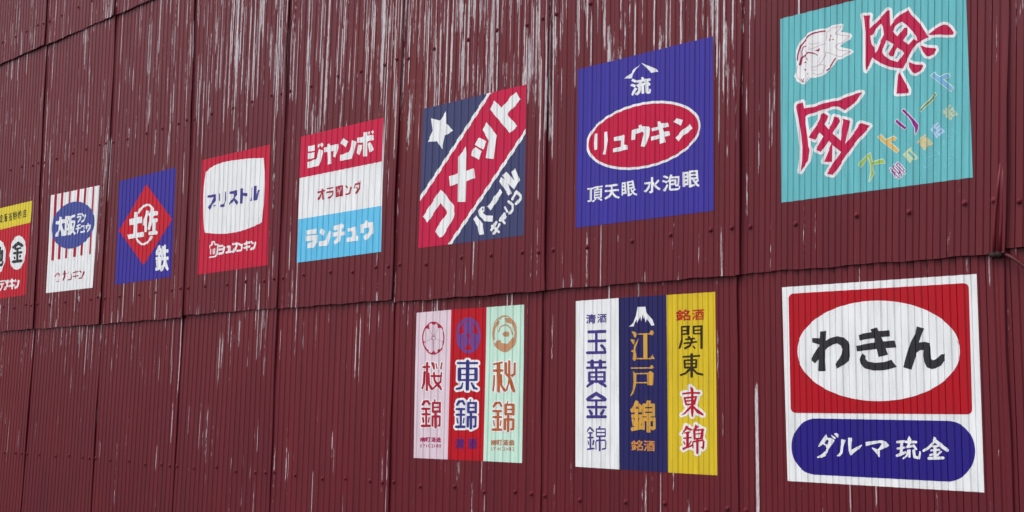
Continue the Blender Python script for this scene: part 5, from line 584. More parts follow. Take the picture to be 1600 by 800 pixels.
  ('lettering_outline','white outline of the red characters',1,(0.82, 0.78, 0.8),[[10064,1050,10125,1046,10174,1023,10190,1008,10202,987,10204,932,10239,924,10229,957,10229,986,10251,1017,10287,1035,10311,1039,10350,1038,10372,1033,10410,1013,10434,983,10461,1000,10481,1006,10517,1006,10535,1001,10561,986,10575,966,10612,844,10655,987,10678,1018,10700,1029,10727,1036,10764,1036,10801,1024,10829,1002,10841,981,10841,961,10795,800,10779,770,10745,749,10717,743,10674,746,10639,760,10618,776,10601,761,10569,750,10524,752,10486,770,10442,745,10420,741,10379,742,10351,749,10324,763,10301,789,10286,822,10254,804,10205,791,10205,719,10243,703,10261,687,10273,669,10274,644,10280,640,10297,644,10300,685,10321,712,10347,726,10384,735,10429,733,10455,725,10478,713,10500,691,10507,676,10510,645,10518,641,10633,641,10641,686,10651,704,10676,723,10709,733,10760,731,10791,718,10810,704,10824,680,10818,608,10831,585,10832,560,10805,518,10788,394,10765,361,10704,317,10820,209,10833,185,10835,162,10826,143,10811,126,10784,111,10748,102,10718,101,10679,111,10652,125,10554,214,10371,121,10337,110,10293,110,10263,119,10236,137,10211,166,10208,134,10192,109,10157,86,10122,77,10072,78,10017,98,9989,126,9982,163,9941,138,9921,133,9884,133,9853,141,9820,163,9811,180,9810,207,9871,373,9889,712,9900,734,9916,748,9941,759,9978,767,9975,788,9914,790,9864,810,9839,840,9838,873,9853,897,9882,914,9915,923,9974,926,9974,983,9989,1014,10024,1039],[10287,510,10295,352,10343,280,10352,273,10403,298,10436,322,10333,421,10316,507],[10532,507,10535,473,10588,426,10607,443,10614,505],[10456,-102,10498,-104,10533,-120,10554,-148,10552,-182,10710,-179,10761,-199,10788,-230,10800,-514,10789,-540,10771,-562,10745,-578,10715,-588,10765,-605,10785,-622,10796,-640,10797,-927,10791,-944,10770,-967,10751,-977,10672,-1002,10625,-1005,10592,-1039,10541,-1056,10498,-1056,10463,-1044,10439,-1029,10417,-998,10389,-1004,10357,-1005,10322,-1000,10290,-1015,10260,-1022,9896,-1030,9876,-1027,9834,-1010,9811,-987,9803,-971,9805,-939,9826,-912,9864,-891,9913,-882,9888,-852,9857,-709,9862,-684,9883,-662,9851,-646,9834,-628,9826,-615,9826,-587,9841,-563,9869,-545,9902,-535,9972,-534,9973,-503,9967,-499,9903,-500,9879,-495,9843,-478,9822,-456,9816,-426,9823,-408,9847,-384,9885,-366,9851,-350,9830,-327,9824,-314,9828,-278,9918,-164,9931,-153,9964,-139,10138,-123,10184,-125,10234,-146,10289,-207,10331,-186,10376,-178,10397,-128,10422,-110],[10077,-268,10068,-272,10016,-339,9981,-364,10029,-364,10060,-358,10092,-358,10123,-363,10243,-362,10273,-368,10271,-345,10210,-349,10161,-333,10136,-311,10102,-269],[10488,-312,10485,-320,10490,-323,10574,-322,10579,-319,10574,-311],[10491,-437,10488,-441,10493,-443,10582,-440,10577,-436],[10272,-490,10248,-495,10191,-497,10191,-530,10249,-531,10278,-536],[10619,-574,10619,-590,10666,-588],[10329,-584,10331,-596,10361,-593]]),
  ('lettering','large red characters',2,(0.4, 0.012, 0.04),[[10073,1017,10100,1017,10117,1013,10148,991,10155,975,10156,898,10205,897,10224,892,10244,879,10251,864,10243,843,10226,832,10158,825,10157,688,10160,685,10179,687,10198,684,10212,678,10225,663,10249,338,10331,223,10443,276,10500,317,10380,430,10372,449,10360,540,10295,543,10273,555,10262,570,10264,587,10283,604,10306,610,10350,611,10345,671,10352,684,10367,695,10394,702,10413,702,10440,693,10458,673,10470,609,10673,607,10680,618,10687,676,10695,689,10714,699,10739,700,10760,694,10771,685,10779,667,10769,598,10782,583,10785,570,10780,557,10762,542,10759,533,10741,400,10729,384,10640,322,10783,187,10784,159,10773,147,10757,138,10724,134,10692,144,10558,264,10501,227,10341,147,10322,142,10297,144,10273,159,10161,312,10162,150,10158,137,10135,117,10105,109,10065,115,10040,131,10031,148,10030,189,10025,820,10020,823,9932,821,9915,825,9895,837,9885,859,9894,876,9913,888,10022,894,10026,987,10043,1006],[10735,1003,10757,1003,10778,995,10791,982,10794,969,10744,795,10723,779,10692,777,10664,788,10655,810,10703,979,10713,994],[10316,1006,10355,1002,10381,983,10448,829,10453,814,10449,794,10436,782,10413,774,10380,776,10350,794,10280,956,10276,976,10281,986,10294,998],[10496,974,10516,971,10527,961,10575,800,10568,787,10550,781,10534,785,10524,795,10476,956,10482,969],[9977,731,10006,724,10020,707,10002,351,9937,182,9920,168,9895,165,9866,177,9859,197,9920,365,9939,708,9952,724],[10480,540,10477,529,10488,461,10585,375,10651,422,10667,537],[10461,-135,10487,-137,10504,-150,10507,-160,10493,-214,10654,-214,10689,-209,10722,-219,10735,-228,10742,-241,10749,-492,10753,-506,10743,-533,10722,-549,10697,-555,10666,-553,10643,-542,10574,-543,10569,-547,10573,-621,10711,-622,10737,-633,10750,-648,10750,-920,10744,-936,10728,-949,10656,-972,10622,-969,10597,-954,10590,-942,10594,-919,10608,-906,10638,-893,10637,-697,10632,-693,10575,-695,10580,-989,10565,-1012,10532,-1024,10513,-1024,10490,-1017,10468,-992,10458,-697,10430,-697,10425,-700,10427,-934,10422,-948,10401,-966,10383,-972,10362,-973,10329,-961,10314,-941,10311,-652,10322,-638,10346,-627,10453,-624,10458,-620,10455,-546,10432,-545,10410,-556,10374,-559,10357,-555,10337,-544,10322,-520,10317,-244,10329,-227,10359,-213,10415,-214,10434,-152,10443,-141],[10143,-157,10163,-156,10187,-162,10211,-182,10281,-270,10283,-285,10269,-306,10239,-316,10216,-316,10198,-310,10181,-298,10130,-234,10119,-232,10038,-239,9973,-322,9954,-334,9917,-338,9888,-328,9872,-306,9877,-287,9966,-177,9991,-168],[10440,-281,10441,-355,10626,-353,10623,-280],[10062,-392,10089,-391,10112,-396,10239,-395,10265,-405,10279,-424,10274,-444,10251,-460,10235,-463,10144,-464,10139,-468,10142,-563,10248,-565,10269,-574,10281,-593,10276,-609,10254,-625,10235,-629,10148,-630,10143,-634,10151,-910,10249,-910,10288,-924,10301,-944,10299,-962,10284,-979,10257,-989,9912,-998,9873,-989,9852,-967,9852,-950,9858,-939,9886,-921,9905,-917,10027,-914,10032,-911,10024,-634,9908,-632,9885,-622,9874,-606,9881,-583,9904,-570,10021,-565,10019,-468,9897,-464,9870,-447,9868,-422,9886,-405,9904,-399,10042,-397],[10443,-406,10444,-474,10629,-472,10626,-404],[9926,-683,9956,-685,9971,-703,10000,-841,9990,-856,9970,-862,9951,-859,9936,-844,9907,-707,9909,-694],[10218,-678,10238,-677,10251,-682,10260,-692,10261,-703,10239,-841,10224,-854,10207,-858,10186,-851,10176,-837,10198,-700,10204,-685]]),
  ('lettering','tiny red characters at the foot',1,(0.38, 0.02, 0.1),[[9862,-1308,9877,-1307,9885,-1311,9887,-1335,9892,-1339,9905,-1337,9912,-1324,9962,-1305,9988,-1318,10048,-1316,10056,-1321,10059,-1411,10044,-1422,10018,-1425,10017,-1445,10010,-1451,9993,-1452,9985,-1447,9982,-1402,9954,-1437,9929,-1452,9918,-1452,9905,-1440,9933,-1421,9913,-1423,9905,-1419,9900,-1412,9907,-1402,9904,-1396,9889,-1398,9889,-1450,9879,-1455,9860,-1451,9857,-1420,9840,-1428,9824,-1413,9851,-1364,9831,-1358,9829,-1347,9836,-1341,9854,-1339,9855,-1314],[10070,-1302,10285,-1297,10295,-1300,10294,-1318,10263,-1324,10265,-1428,10254,-1440,10236,-1444,10201,-1445,10185,-1430,10192,-1423,10225,-1422,10231,-1419,10229,-1326,10224,-1323,10176,-1326,10175,-1420,10103,-1425,10091,-1438,10069,-1435,10063,-1310],[10328,-1295,10362,-1304,10376,-1299,10523,-1295,10531,-1297,10535,-1309,10530,-1315,10489,-1318,10484,-1322,10487,-1326,10520,-1326,10527,-1331,10530,-1428,10526,-1434,10506,-1436,10492,-1430,10414,-1432,10402,-1439,10384,-1439,10376,-1434,10374,-1397,10340,-1437,10332,-1438,10316,-1431,10313,-1425,10349,-1376,10357,-1372,10374,-1377,10375,-1334,10381,-1330,10407,-1329,10412,-1325,10409,-1320,10374,-1321,10362,-1328,10352,-1327,10314,-1310],[10675,-1286,10697,-1287,10704,-1303,10747,-1303,10755,-1307,10756,-1317,10749,-1322,10707,-1324,10702,-1328,10707,-1331,10758,-1330,10766,-1334,10764,-1347,10744,-1351,10749,-1359,10748,-1404,10766,-1402,10773,-1406,10768,-1421,10758,-1426,10661,-1430,10628,-1428,10594,-1419,10561,-1433,10546,-1419,10575,-1400,10575,-1370,10547,-1365,10545,-1350,10553,-1345,10600,-1344,10606,-1335,10602,-1331,10587,-1333,10548,-1305,10570,-1294,10613,-1318,10637,-1290,10659,-1291,10666,-1304],[9942,-1336,9944,-1395,9949,-1391,9947,-1339],[10017,-1338,10016,-1400,10021,-1403,10026,-1400,10025,-1341],[10321,-1336,10359,-1346,10369,-1352,10355,-1368,10307,-1352,10309,-1344],[10449,-1350,10441,-1366,10423,-1383,10492,-1381,10458,-1374],[10608,-1355,10608,-1398,10622,-1404,10622,-1363,10627,-1355],[10139,-1371,10136,-1398,10141,-1401,10144,-1374],[10658,-1375,10658,-1387,10717,-1384,10714,-1374],[10411,-1405,10409,-1409,10414,-1411,10491,-1409,10496,-1405,10491,-1402],[9871,-1518,9887,-1518,9904,-1529,9918,-1564,9908,-1604,9892,-1617,9879,-1621,9866,-1620,9849,-1609,9835,-1579,9841,-1539,9853,-1524],[9959,-1515,10030,-1512,10037,-1515,9983,-1616,9968,-1608,10006,-1531,9960,-1530],[10140,-1509,10147,-1512,10149,-1562,10160,-1565,10162,-1574,10150,-1581,10149,-1610,10137,-1613,10130,-1610,10128,-1581,10086,-1581,10081,-1575],[10262,-1505,10279,-1506,10250,-1528,10238,-1559,10247,-1581,10282,-1604,10277,-1608,10263,-1607,10237,-1596,10216,-1583,10203,-1564,10209,-1539,10229,-1521],[10347,-1503,10375,-1506,10390,-1518,10395,-1533,10391,-1550,10362,-1587,10402,-1588,10402,-1603,10325,-1604,10373,-1542,10370,-1525,10357,-1519,10345,-1520,10324,-1531,10324,-1514],[10447,-1500,10463,-1499,10496,-1514,10517,-1532,10524,-1548,10516,-1568,10499,-1583,10459,-1602,10446,-1600,10478,-1576,10487,-1558,10488,-1544,10474,-1521],[10596,-1495,10624,-1499,10637,-1509,10642,-1522,10630,-1543,10643,-1558,10641,-1579,10624,-1592,10606,-1597,10582,-1592,10564,-1573,10566,-1558,10578,-1545,10565,-1529,10567,-1515,10581,-1500],[10685,-1492,10760,-1491,10760,-1591,10685,-1592],[9870,-1534,9860,-1546,9856,-1570,9864,-1597,9879,-1604,9887,-1601,9893,-1591,9895,-1556,9885,-1537],[10596,-1511,10588,-1519,10588,-1528,10594,-1535,10609,-1536,10619,-1527,10619,-1518,10610,-1511],[10597,-1554,10587,-1560,10585,-1570,10593,-1579,10610,-1580,10620,-1574,10622,-1561,10613,-1554]]),
 ]),
 ('narrow red painted sign with a purple leaf crest and blue characters outlined in white',0,4,[
  ('background',None,0,(0.47, 0.003, 0.013),[[11122,2592,12621,2595,12595,-1922,11079,-1938]]),
  ('crest','purple crest of three leaves in a ring',1,(0.15, 0.055, 0.27),[[11850,2325,11902,2322,11964,2311,12063,2277,12151,2225,12232,2156,12303,2065,12353,1969,12384,1867,12395,1765,12388,1663,12358,1558,12312,1466,12248,1386,12173,1323,12083,1275,11989,1247,11935,1240,11884,1238,11835,1242,11780,1252,11679,1285,11593,1334,11506,1407,11439,1490,11387,1587,11354,1689,11342,1780,11343,1851,11350,1905,11380,2011,11424,2097,11482,2171,11552,2232,11613,2270,11660,2292,11713,2309,11762,2319],[11852,2229,11780,2222,11708,2200,11635,2159,11577,2106,11528,2041,11492,1965,11470,1878,11466,1787,11469,1782,11503,1815,11539,1837,11596,1857,11632,1860,11667,1857,11707,1847,11742,1834,11692,1875,11660,1921,11640,1970,11635,2029,11643,2068,11661,2110,11694,2150,11736,2181,11769,2196,11814,2208,11845,2211,11898,2208,11943,2196,11981,2179,12016,2156,12046,2128,12082,2075,12097,2033,12102,2002,12100,1967,12091,1929,12076,1897,12053,1866,12000,1824,11964,1808,11914,1796,11885,1794,11836,1798,11806,1805,11756,1825,11813,1773,11853,1706,11871,1634,11868,1571,11846,1504,11808,1452,11765,1418,11695,1390,11732,1369,11774,1353,11841,1338,11884,1335,11935,1337,11995,1350,12037,1365,12070,1384,12018,1405,11969,1442,11933,1486,11904,1548,11893,1607,11896,1661,11919,1729,11949,1773,11975,1799,12026,1829,12063,1840,12102,1844,12156,1838,12199,1823,12251,1790,12273,1769,12276,1786,12267,1858,12242,1942,12205,2016,12154,2086,12090,2145,12019,2189,11945,2217,11900,2226]]),
  ('crest_lines',None,2,(0.35, 0.03, 0.1),[[11749,2077,11753,2078,11760,2072,11861,1890,11862,2002,11867,2007,11875,2004,11879,1886,11979,2064,11985,2069,11991,2066,11879,1860,11880,1801,11875,1796,11866,1801,11864,1862],[11638,1811,11646,1811,11650,1805,11656,1538,11767,1668,11773,1672,11779,1667,11656,1519,11657,1442,11650,1436,11643,1441,11641,1518,11507,1675,11511,1679,11519,1675,11640,1537],[12110,1796,12118,1795,12121,1789,12127,1527,12229,1652,12237,1658,12243,1654,12127,1507,12128,1432,12121,1425,12112,1432,12110,1507,11989,1661,11994,1665,12003,1658,12110,1527,12106,1789]]),
  ('lettering_outline','white outline of the blue characters',1,(0.8, 0.815, 0.83),[[11831,1112,11885,1110,11933,1096,11970,1075,11999,1046,12294,1038,12347,1018,12372,998,12387,976,12394,957,12395,931,12386,907,12366,883,12312,854,12339,829,12361,785,12368,437,12363,418,12347,391,12308,364,12272,352,12204,345,12243,286,12336,262,12379,231,12399,195,12396,150,12381,128,12351,105,12315,90,12288,85,12230,87,12099,115,12054,134,12014,170,12004,132,11981,105,11946,82,11912,70,11882,65,11827,67,11773,83,11732,111,11704,153,11661,124,11626,113,11444,84,11384,86,11335,103,11298,130,11279,166,11279,198,11286,216,11309,244,11343,264,11384,276,11476,291,11505,347,11453,356,11411,373,11377,400,11360,430,11355,452,11348,790,11363,830,11399,866,11365,881,11328,910,11309,946,11311,984,11338,1022,11370,1042,11396,1051,11425,1055,11709,1051,11736,1077,11762,1093,11798,1107],[11978,-63,12035,-64,12079,-79,12110,-101,12131,-142,12234,-138,12273,-144,12303,-154,12338,-175,12364,-206,12369,-223,12371,-466,12376,-513,12364,-544,12335,-579,12363,-607,12374,-633,12373,-897,12364,-945,12342,-974,12305,-997,12227,-1023,12180,-1030,12160,-1048,12134,-1064,12076,-1081,12033,-1082,11984,-1071,11960,-1060,11921,-1029,11854,-1028,11817,-1042,11787,-1047,11409,-1056,11372,-1050,11342,-1040,11309,-1020,11284,-991,11276,-970,11277,-931,11295,-900,11327,-873,11363,-854,11332,-709,11332,-685,11339,-663,11309,-630,11301,-612,11300,-579,11307,-559,11327,-535,11360,-511,11317,-481,11301,-460,11293,-438,11297,-397,11330,-357,11309,-330,11301,-310,11301,-280,11309,-257,11400,-141,11431,-118,11470,-101,11496,-96,11667,-83,11713,-85,11772,-104,11796,-121,11830,-154,11875,-141,11895,-102,11923,-80,11951,-68],[11608,-301,11597,-318,11624,-319,11617,-306]]),
  ('lettering','large blue characters',2,(0.045, 0.035, 0.22),[[11840,1047,11870,1046,11903,1032,11918,1011,11922,984,12257,978,12288,969,12301,957,12305,946,12295,925,12281,917,12261,913,11919,915,11924,816,12181,812,12218,814,12248,807,12261,797,12272,776,12278,449,12268,424,12241,413,11921,413,11921,164,11915,151,11899,138,11867,129,11841,131,11822,138,11807,148,11796,170,11794,414,11504,415,11481,418,11464,427,11449,455,11442,784,11451,805,11466,816,11497,824,11535,820,11792,818,11793,917,11449,925,11428,930,11414,937,11402,958,11413,980,11431,988,11449,991,11791,986,11802,1027,11816,1038],[11577,762,11579,635,11794,634,11792,759],[11923,758,11922,632,12146,630,12143,755],[11581,592,11582,477,11795,477,11794,590],[11924,589,11920,554,11923,475,12149,475,12146,587],[11643,376,11664,377,11682,372,11696,360,11703,344,11622,187,11596,175,11426,148,11411,148,11390,155,11379,163,11372,177,11374,192,11386,205,11408,212,11549,236,11612,357,11627,371],[12040,374,12065,375,12090,363,12176,234,12282,210,12301,200,12311,180,12297,156,12281,150,12258,148,12126,177,12109,186,12008,339,12014,360],[11994,-126,12010,-125,12024,-130,12039,-147,12024,-206,12194,-205,12224,-201,12264,-213,12275,-223,12280,-237,12277,-249,12281,-480,12287,-500,12279,-521,12263,-538,12239,-547,12202,-544,12180,-534,12105,-534,12100,-538,12103,-615,12248,-615,12271,-624,12283,-640,12281,-920,12275,-932,12258,-944,12190,-965,12160,-964,12131,-947,12124,-925,12130,-911,12144,-899,12175,-886,12176,-690,12171,-687,12105,-689,12108,-979,12095,-1005,12063,-1018,12041,-1018,12019,-1010,12006,-998,11999,-983,11991,-690,11955,-690,11950,-694,11948,-939,11939,-952,11924,-961,11887,-966,11858,-957,11843,-937,11841,-644,11859,-627,11876,-621,11987,-617,11992,-614,11989,-537,11960,-537,11928,-551,11901,-551,11883,-546,11867,-536,11853,-511,11849,-236,11858,-221,11886,-206,11905,-203,11950,-206,11971,-140],[11670,-148,11700,-149,11724,-161,11800,-252,11809,-276,11800,-292,11789,-301,11755,-309,11724,-300,11661,-228,11650,-222,11557,-231,11492,-312,11476,-324,11442,-330,11421,-326,11407,-318,11395,-301,11397,-281,11488,-169,11514,-160],[11970,-271,11970,-347,12166,-345,12164,-270],[11586,-384,11612,-383,11635,-389,11763,-388,11785,-394,11801,-409,11801,-432,11793,-442,11776,-452,11660,-458,11663,-556,11772,-558,11795,-569,11805,-588,11796,-607,11778,-618,11664,-624,11669,-903,11674,-907,11769,-905,11788,-908,11815,-924,11822,-948,11805,-972,11771,-984,11421,-992,11386,-981,11370,-964,11370,-942,11386,-923,11418,-912,11553,-907,11548,-627,11542,-624,11424,-624,11400,-611,11393,-588,11403,-574,11429,-561,11545,-558,11544,-461,11539,-457,11418,-457,11392,-441,11387,-418,11397,-404,11423,-391,11566,-390],[11972,-397,11972,-467,12169,-464,12167,-395],[11451,-675,11471,-677,11484,-689,11510,-805,11514,-840,11504,-851,11489,-856,11472,-854,11457,-843,11438,-764,11424,-694,11432,-682],[11749,-670,11776,-675,11784,-695,11760,-836,11747,-848,11729,-851,11709,-845,11701,-830,11725,-686,11734,-676]]),
  ('lettering','purple characters at the foot',1,(0.085, 0.012, 0.16),[[11620,-1292,11662,-1292,11670,-1299,11674,-1314,11765,-1312,11780,-1320,11780,-1342,11766,-1352,11772,-1376,11765,-1387,11784,-1387,11794,-1392,11798,-1414,11787,-1425,11760,-1429,11766,-1558,11761,-1573,11748,-1585,11732,-1590,11672,-1594,11659,-1586,11649,-1562,11661,-1553,11700,-1552,11701,-1546,11589,-1550,11584,-1553,11581,-1594,11568,-1599,11533,-1598,11524,-1589,11521,-1489,11459,-1591,11448,-1598,11439,-1599,11405,-1583,11400,-1571,11466,-1468,11485,-1463,11521,-1481,11524,-1436,11498,-1435,11479,-1453,11465,-1456,11389,-1422,11383,-1410,11401,-1392,11416,-1384,11486,-1409,11495,-1397,11519,-1394,11512,-1384,11516,-1359,11508,-1357,11493,-1369,11479,-1371,11407,-1338,11401,-1327,11420,-1309,11434,-1302,11500,-1327,11515,-1319,11605,-1316,11609,-1301],[11933,-1293,11945,-1294,11998,-1313,12017,-1302,12304,-1294,12317,-1298,12321,-1325,12313,-1335,12227,-1339,12222,-1342,12225,-1359,12292,-1357,12306,-1365,12310,-1570,12304,-1579,12260,-1583,12243,-1571,12088,-1576,12071,-1591,12034,-1592,12022,-1583,12019,-1499,11955,-1588,11942,-1591,11904,-1575,11900,-1565,11972,-1461,11987,-1453,12019,-1462,12020,-1371,12032,-1365,12087,-1363,12092,-1360,12092,-1345,12087,-1343,12018,-1345,11999,-1360,11982,-1360,11905,-1324,11907,-1314],[12154,-1341,12152,-1358,12158,-1361,12163,-1359,12163,-1344],[11917,-1377,11926,-1376,11971,-1391,12010,-1409,12010,-1420,11987,-1442,11970,-1443,11893,-1411,11892,-1399],[12083,-1406,12081,-1432,12091,-1424,12096,-1409,12094,-1406],[12157,-1404,12141,-1444,12101,-1477,12244,-1473,12243,-1464,12199,-1465,12175,-1457,12165,-1444,12164,-1406],[12222,-1402,12221,-1423,12243,-1423,12243,-1402],[12085,-1520,12082,-1530,12087,-1533,12242,-1528,12247,-1524,12242,-1515]]),
 ]),
 ('narrow mint green painted sign with a tan ring crest and orange brown characters',0,4,[
  ('background',None,0,(0.55, 0.78, 0.66),[[12621,2595,14133,2600,14136,-1916,12595,-1922]]),
  ('crest','tan ring crest',1,(0.52, 0.27, 0.14),[[13351,2324,13400,2321,13461,2310,13508,2296,13561,2274,13648,2221,13724,2152,13764,2104,13815,2054,13808,2033,13853,1924,13866,1870,13876,1770,13873,1709,13858,1624,13840,1568,13804,1492,13796,1459,13760,1429,13696,1362,13618,1308,13576,1288,13520,1268,13428,1251,13378,1250,13330,1254,13267,1266,13221,1280,13131,1320,12949,1462,12961,1482,12922,1547,12893,1613,12877,1635,12858,1745,12858,1854,12876,1955,12916,2059,12971,2145,13042,2217,13087,2249,13139,2278,13212,2306,13250,2315,13312,2324],[13423,2289,13407,2281,13257,2260,13122,2167,13151,2143,13155,2117,13008,1938,12974,1750,12991,1636,12981,1619,12971,1611,12934,1600,12952,1559,12985,1504,13103,1610,13231,1588,13260,1513,13491,1488,13597,1563,13694,1649,13737,1665,13767,1795,13692,2027,13659,2061,13407,2117,13379,2247,13571,2236,13502,2268],[13223,2279,13143,2247,13099,2221,13062,2193,13025,2157,12975,2095,12937,2021,13052,2154],[13401,2063,13426,2057,13646,1957,13715,1765,13714,1754,13705,1746,13685,1746,13671,1756,13606,1939,13406,2027,13207,1979,13144,1845,13124,1837,13104,1846,13100,1858,13169,2005],[13421,1848,13471,1844,13521,1829,13555,1807,13572,1787,13578,1760,13565,1732,13540,1712,13495,1696,13428,1691,13374,1701,13326,1724,13301,1750,13294,1781,13300,1797,13314,1814,13357,1837]]),
  ('lettering_outline','white outline of the orange characters',1,(0.82, 0.84, 0.82),[[13562,1042,13596,1042,13642,1027,13665,1010,13681,986,13688,759,13691,913,13698,934,13711,952,13730,965,13755,974,13771,977,13805,976,13840,965,13862,949,13882,918,13875,592,13863,573,13835,552,13758,504,13717,491,13867,132,13868,104,13859,86,13851,74,13827,56,13789,43,13744,43,13705,55,13678,74,13668,89,13607,224,13576,151,13560,130,13462,72,13429,61,13388,61,13349,75,13333,87,13264,172,13262,109,13253,85,13241,68,13222,55,13191,42,13166,37,13135,37,13110,41,13081,53,13061,67,13044,89,13038,133,13026,101,13018,89,12999,75,12966,65,12930,65,12911,69,12877,89,12861,114,12861,140,12889,312,12896,578,12910,602,12934,617,12969,626,12995,626,13030,617,13031,638,13026,642,12948,642,12902,654,12882,667,12865,687,12858,702,12857,729,12876,759,12897,773,12919,781,12940,786,13027,787,13028,839,13025,844,12983,838,12941,838,12903,853,12885,867,12872,890,12871,914,12878,927,12905,953,12939,964,13275,1012,13323,1007,13344,999,13371,980,13412,992,13449,991,13474,984,13492,1010,13507,1023,13537,1037],[13328,890,13252,875,13254,786,13334,783,13334,886],[13332,645,13299,642,13336,620,13337,641],[13351,586,13371,311,13374,300,13420,244,13510,459,13497,492,13446,508],[13517,-127,13546,-126,13563,-130,13580,-136,13599,-149,13613,-172,13611,-209,13771,-206,13819,-222,13835,-234,13849,-257,13851,-513,13856,-550,13845,-574,13833,-590,13815,-604,13779,-617,13732,-618,13691,-605,13673,-605,13670,-608,13673,-628,13775,-627,13805,-634,13836,-652,13850,-674,13849,-969,13842,-985,13827,-1005,13794,-1023,13719,-1045,13674,-1045,13663,-1064,13643,-1082,13598,-1099,13559,-1099,13518,-1086,13497,-1068,13481,-1034,13438,-1047,13409,-1047,13370,-1039,13352,-1051,13311,-1065,12942,-1074,12914,-1068,12884,-1054,12865,-1033,12856,-1011,12858,-987,12874,-962,12896,-946,12931,-933,12971,-928,12953,-915,12940,-893,12912,-756,12913,-729,12938,-697,12897,-674,12884,-655,12881,-628,12900,-596,12925,-581,12953,-573,13033,-571,13034,-534,13029,-530,12958,-531,12939,-528,12908,-515,12882,-488,12876,-455,12891,-428,12910,-413,12953,-398,12922,-385,12903,-372,12892,-356,12885,-340,12891,-306,12978,-193,13002,-175,13028,-166,13194,-151,13234,-151,13254,-155,13292,-176,13349,-243,13381,-219,13418,-209,13445,-207,13468,-151,13489,-136],[13155,-291,13117,-296,13058,-372,13040,-385,13011,-397,13092,-397,13113,-392,13152,-392,13175,-396,13297,-395,13343,-406,13342,-367,13309,-375,13272,-376,13239,-367,13211,-349,13165,-292],[13541,-338,13538,-350,13543,-354,13649,-352,13654,-349,13654,-338,13649,-336],[13543,-467,13540,-474,13545,-477,13651,-476,13656,-472,13651,-466],[13340,-514,13301,-526,13236,-528,13235,-567,13306,-568,13351,-583,13340,-557,13339,-532,13345,-517],[13372,-605,13381,-637,13403,-632,13478,-629,13475,-620,13422,-623],[13325,-905,13306,-921,13308,-924,13327,-926]]),
  ('lettering','large orange brown characters',2,(0.44, 0.11, 0.035),[[13567,1007,13592,1007,13616,998,13629,987,13637,971,13643,547,13820,125,13820,108,13810,92,13794,82,13773,76,13755,76,13735,82,13713,99,13608,344,13524,154,13419,96,13395,96,13371,109,13246,265,13237,282,13215,582,13221,596,13237,608,13257,612,13278,609,13296,597,13303,585,13326,292,13418,176,13429,178,13452,194,13563,454,13533,523,13475,536,13398,602,13388,615,13381,926,13395,948,13429,958,13463,947,13478,927,13483,639,13526,601,13522,967,13534,992,13549,1002],[13285,977,13307,975,13323,967,13331,956,13332,940,13323,929,13307,921,13203,905,13204,754,13209,751,13304,751,13322,748,13347,731,13353,711,13341,689,13321,679,13205,675,13213,113,13209,100,13195,84,13173,74,13148,71,13128,74,13106,84,13091,100,13086,113,13077,675,12948,677,12922,688,12906,710,12912,733,12939,749,13075,752,13074,884,13065,886,12956,872,12928,885,12919,904,12928,919,12953,930],[13775,942,13795,942,13816,935,13829,923,13836,908,13832,610,13819,589,13735,535,13712,527,13698,527,13676,533,13664,542,13655,555,13655,568,13665,584,13735,631,13740,913,13752,932],[12980,591,13007,584,13019,565,13014,312,12984,120,12970,104,12941,99,12916,110,12909,132,12937,300,12943,565,12955,584],[13525,-162,13548,-163,13565,-176,13551,-244,13757,-240,13786,-248,13803,-267,13805,-523,13809,-544,13802,-558,13787,-576,13759,-585,13734,-582,13712,-572,13627,-573,13622,-577,13625,-662,13768,-660,13792,-669,13804,-682,13802,-964,13794,-980,13781,-990,13719,-1010,13698,-1012,13682,-1009,13660,-994,13655,-974,13663,-958,13706,-936,13707,-730,13702,-727,13626,-729,13628,-1035,13612,-1056,13582,-1066,13548,-1058,13537,-1048,13531,-1035,13525,-731,13478,-731,13473,-734,13473,-977,13468,-991,13448,-1008,13417,-1013,13402,-1010,13386,-1000,13375,-984,13376,-689,13390,-674,13410,-667,13521,-664,13526,-661,13524,-576,13486,-575,13461,-588,13429,-588,13405,-577,13388,-551,13393,-526,13390,-290,13386,-270,13395,-256,13418,-245,13434,-242,13486,-243,13506,-175],[13200,-186,13233,-186,13254,-198,13323,-284,13336,-308,13330,-324,13317,-335,13289,-342,13261,-335,13244,-321,13195,-258,13177,-254,13089,-263,13022,-347,13005,-359,12977,-364,12954,-358,12943,-351,12935,-338,12937,-318,13019,-213,13031,-203,13063,-196],[13494,-305,13494,-387,13700,-384,13698,-303],[13119,-427,13144,-426,13162,-430,13289,-429,13314,-436,13329,-455,13324,-476,13301,-490,13186,-495,13189,-601,13301,-603,13324,-615,13330,-631,13321,-650,13296,-661,13189,-665,13193,-956,13198,-960,13294,-957,13312,-960,13329,-967,13339,-977,13344,-1001,13337,-1013,13323,-1024,13293,-1032,12947,-1039,12919,-1029,12905,-1010,12907,-991,12925,-974,12956,-965,13090,-960,13085,-667,12965,-666,12940,-656,12930,-636,12936,-621,12958,-608,13084,-603,13083,-498,13078,-495,12955,-494,12932,-481,12925,-461,12939,-441,12964,-433,13103,-431],[13496,-434,13496,-511,13701,-508,13699,-432],[12983,-722,13007,-728,13016,-746,13043,-878,13038,-893,13024,-902,12999,-899,12988,-884,12959,-742,12965,-729],[13282,-716,13303,-721,13312,-736,13287,-880,13277,-893,13253,-897,13237,-888,13234,-872,13258,-731,13269,-720]]),
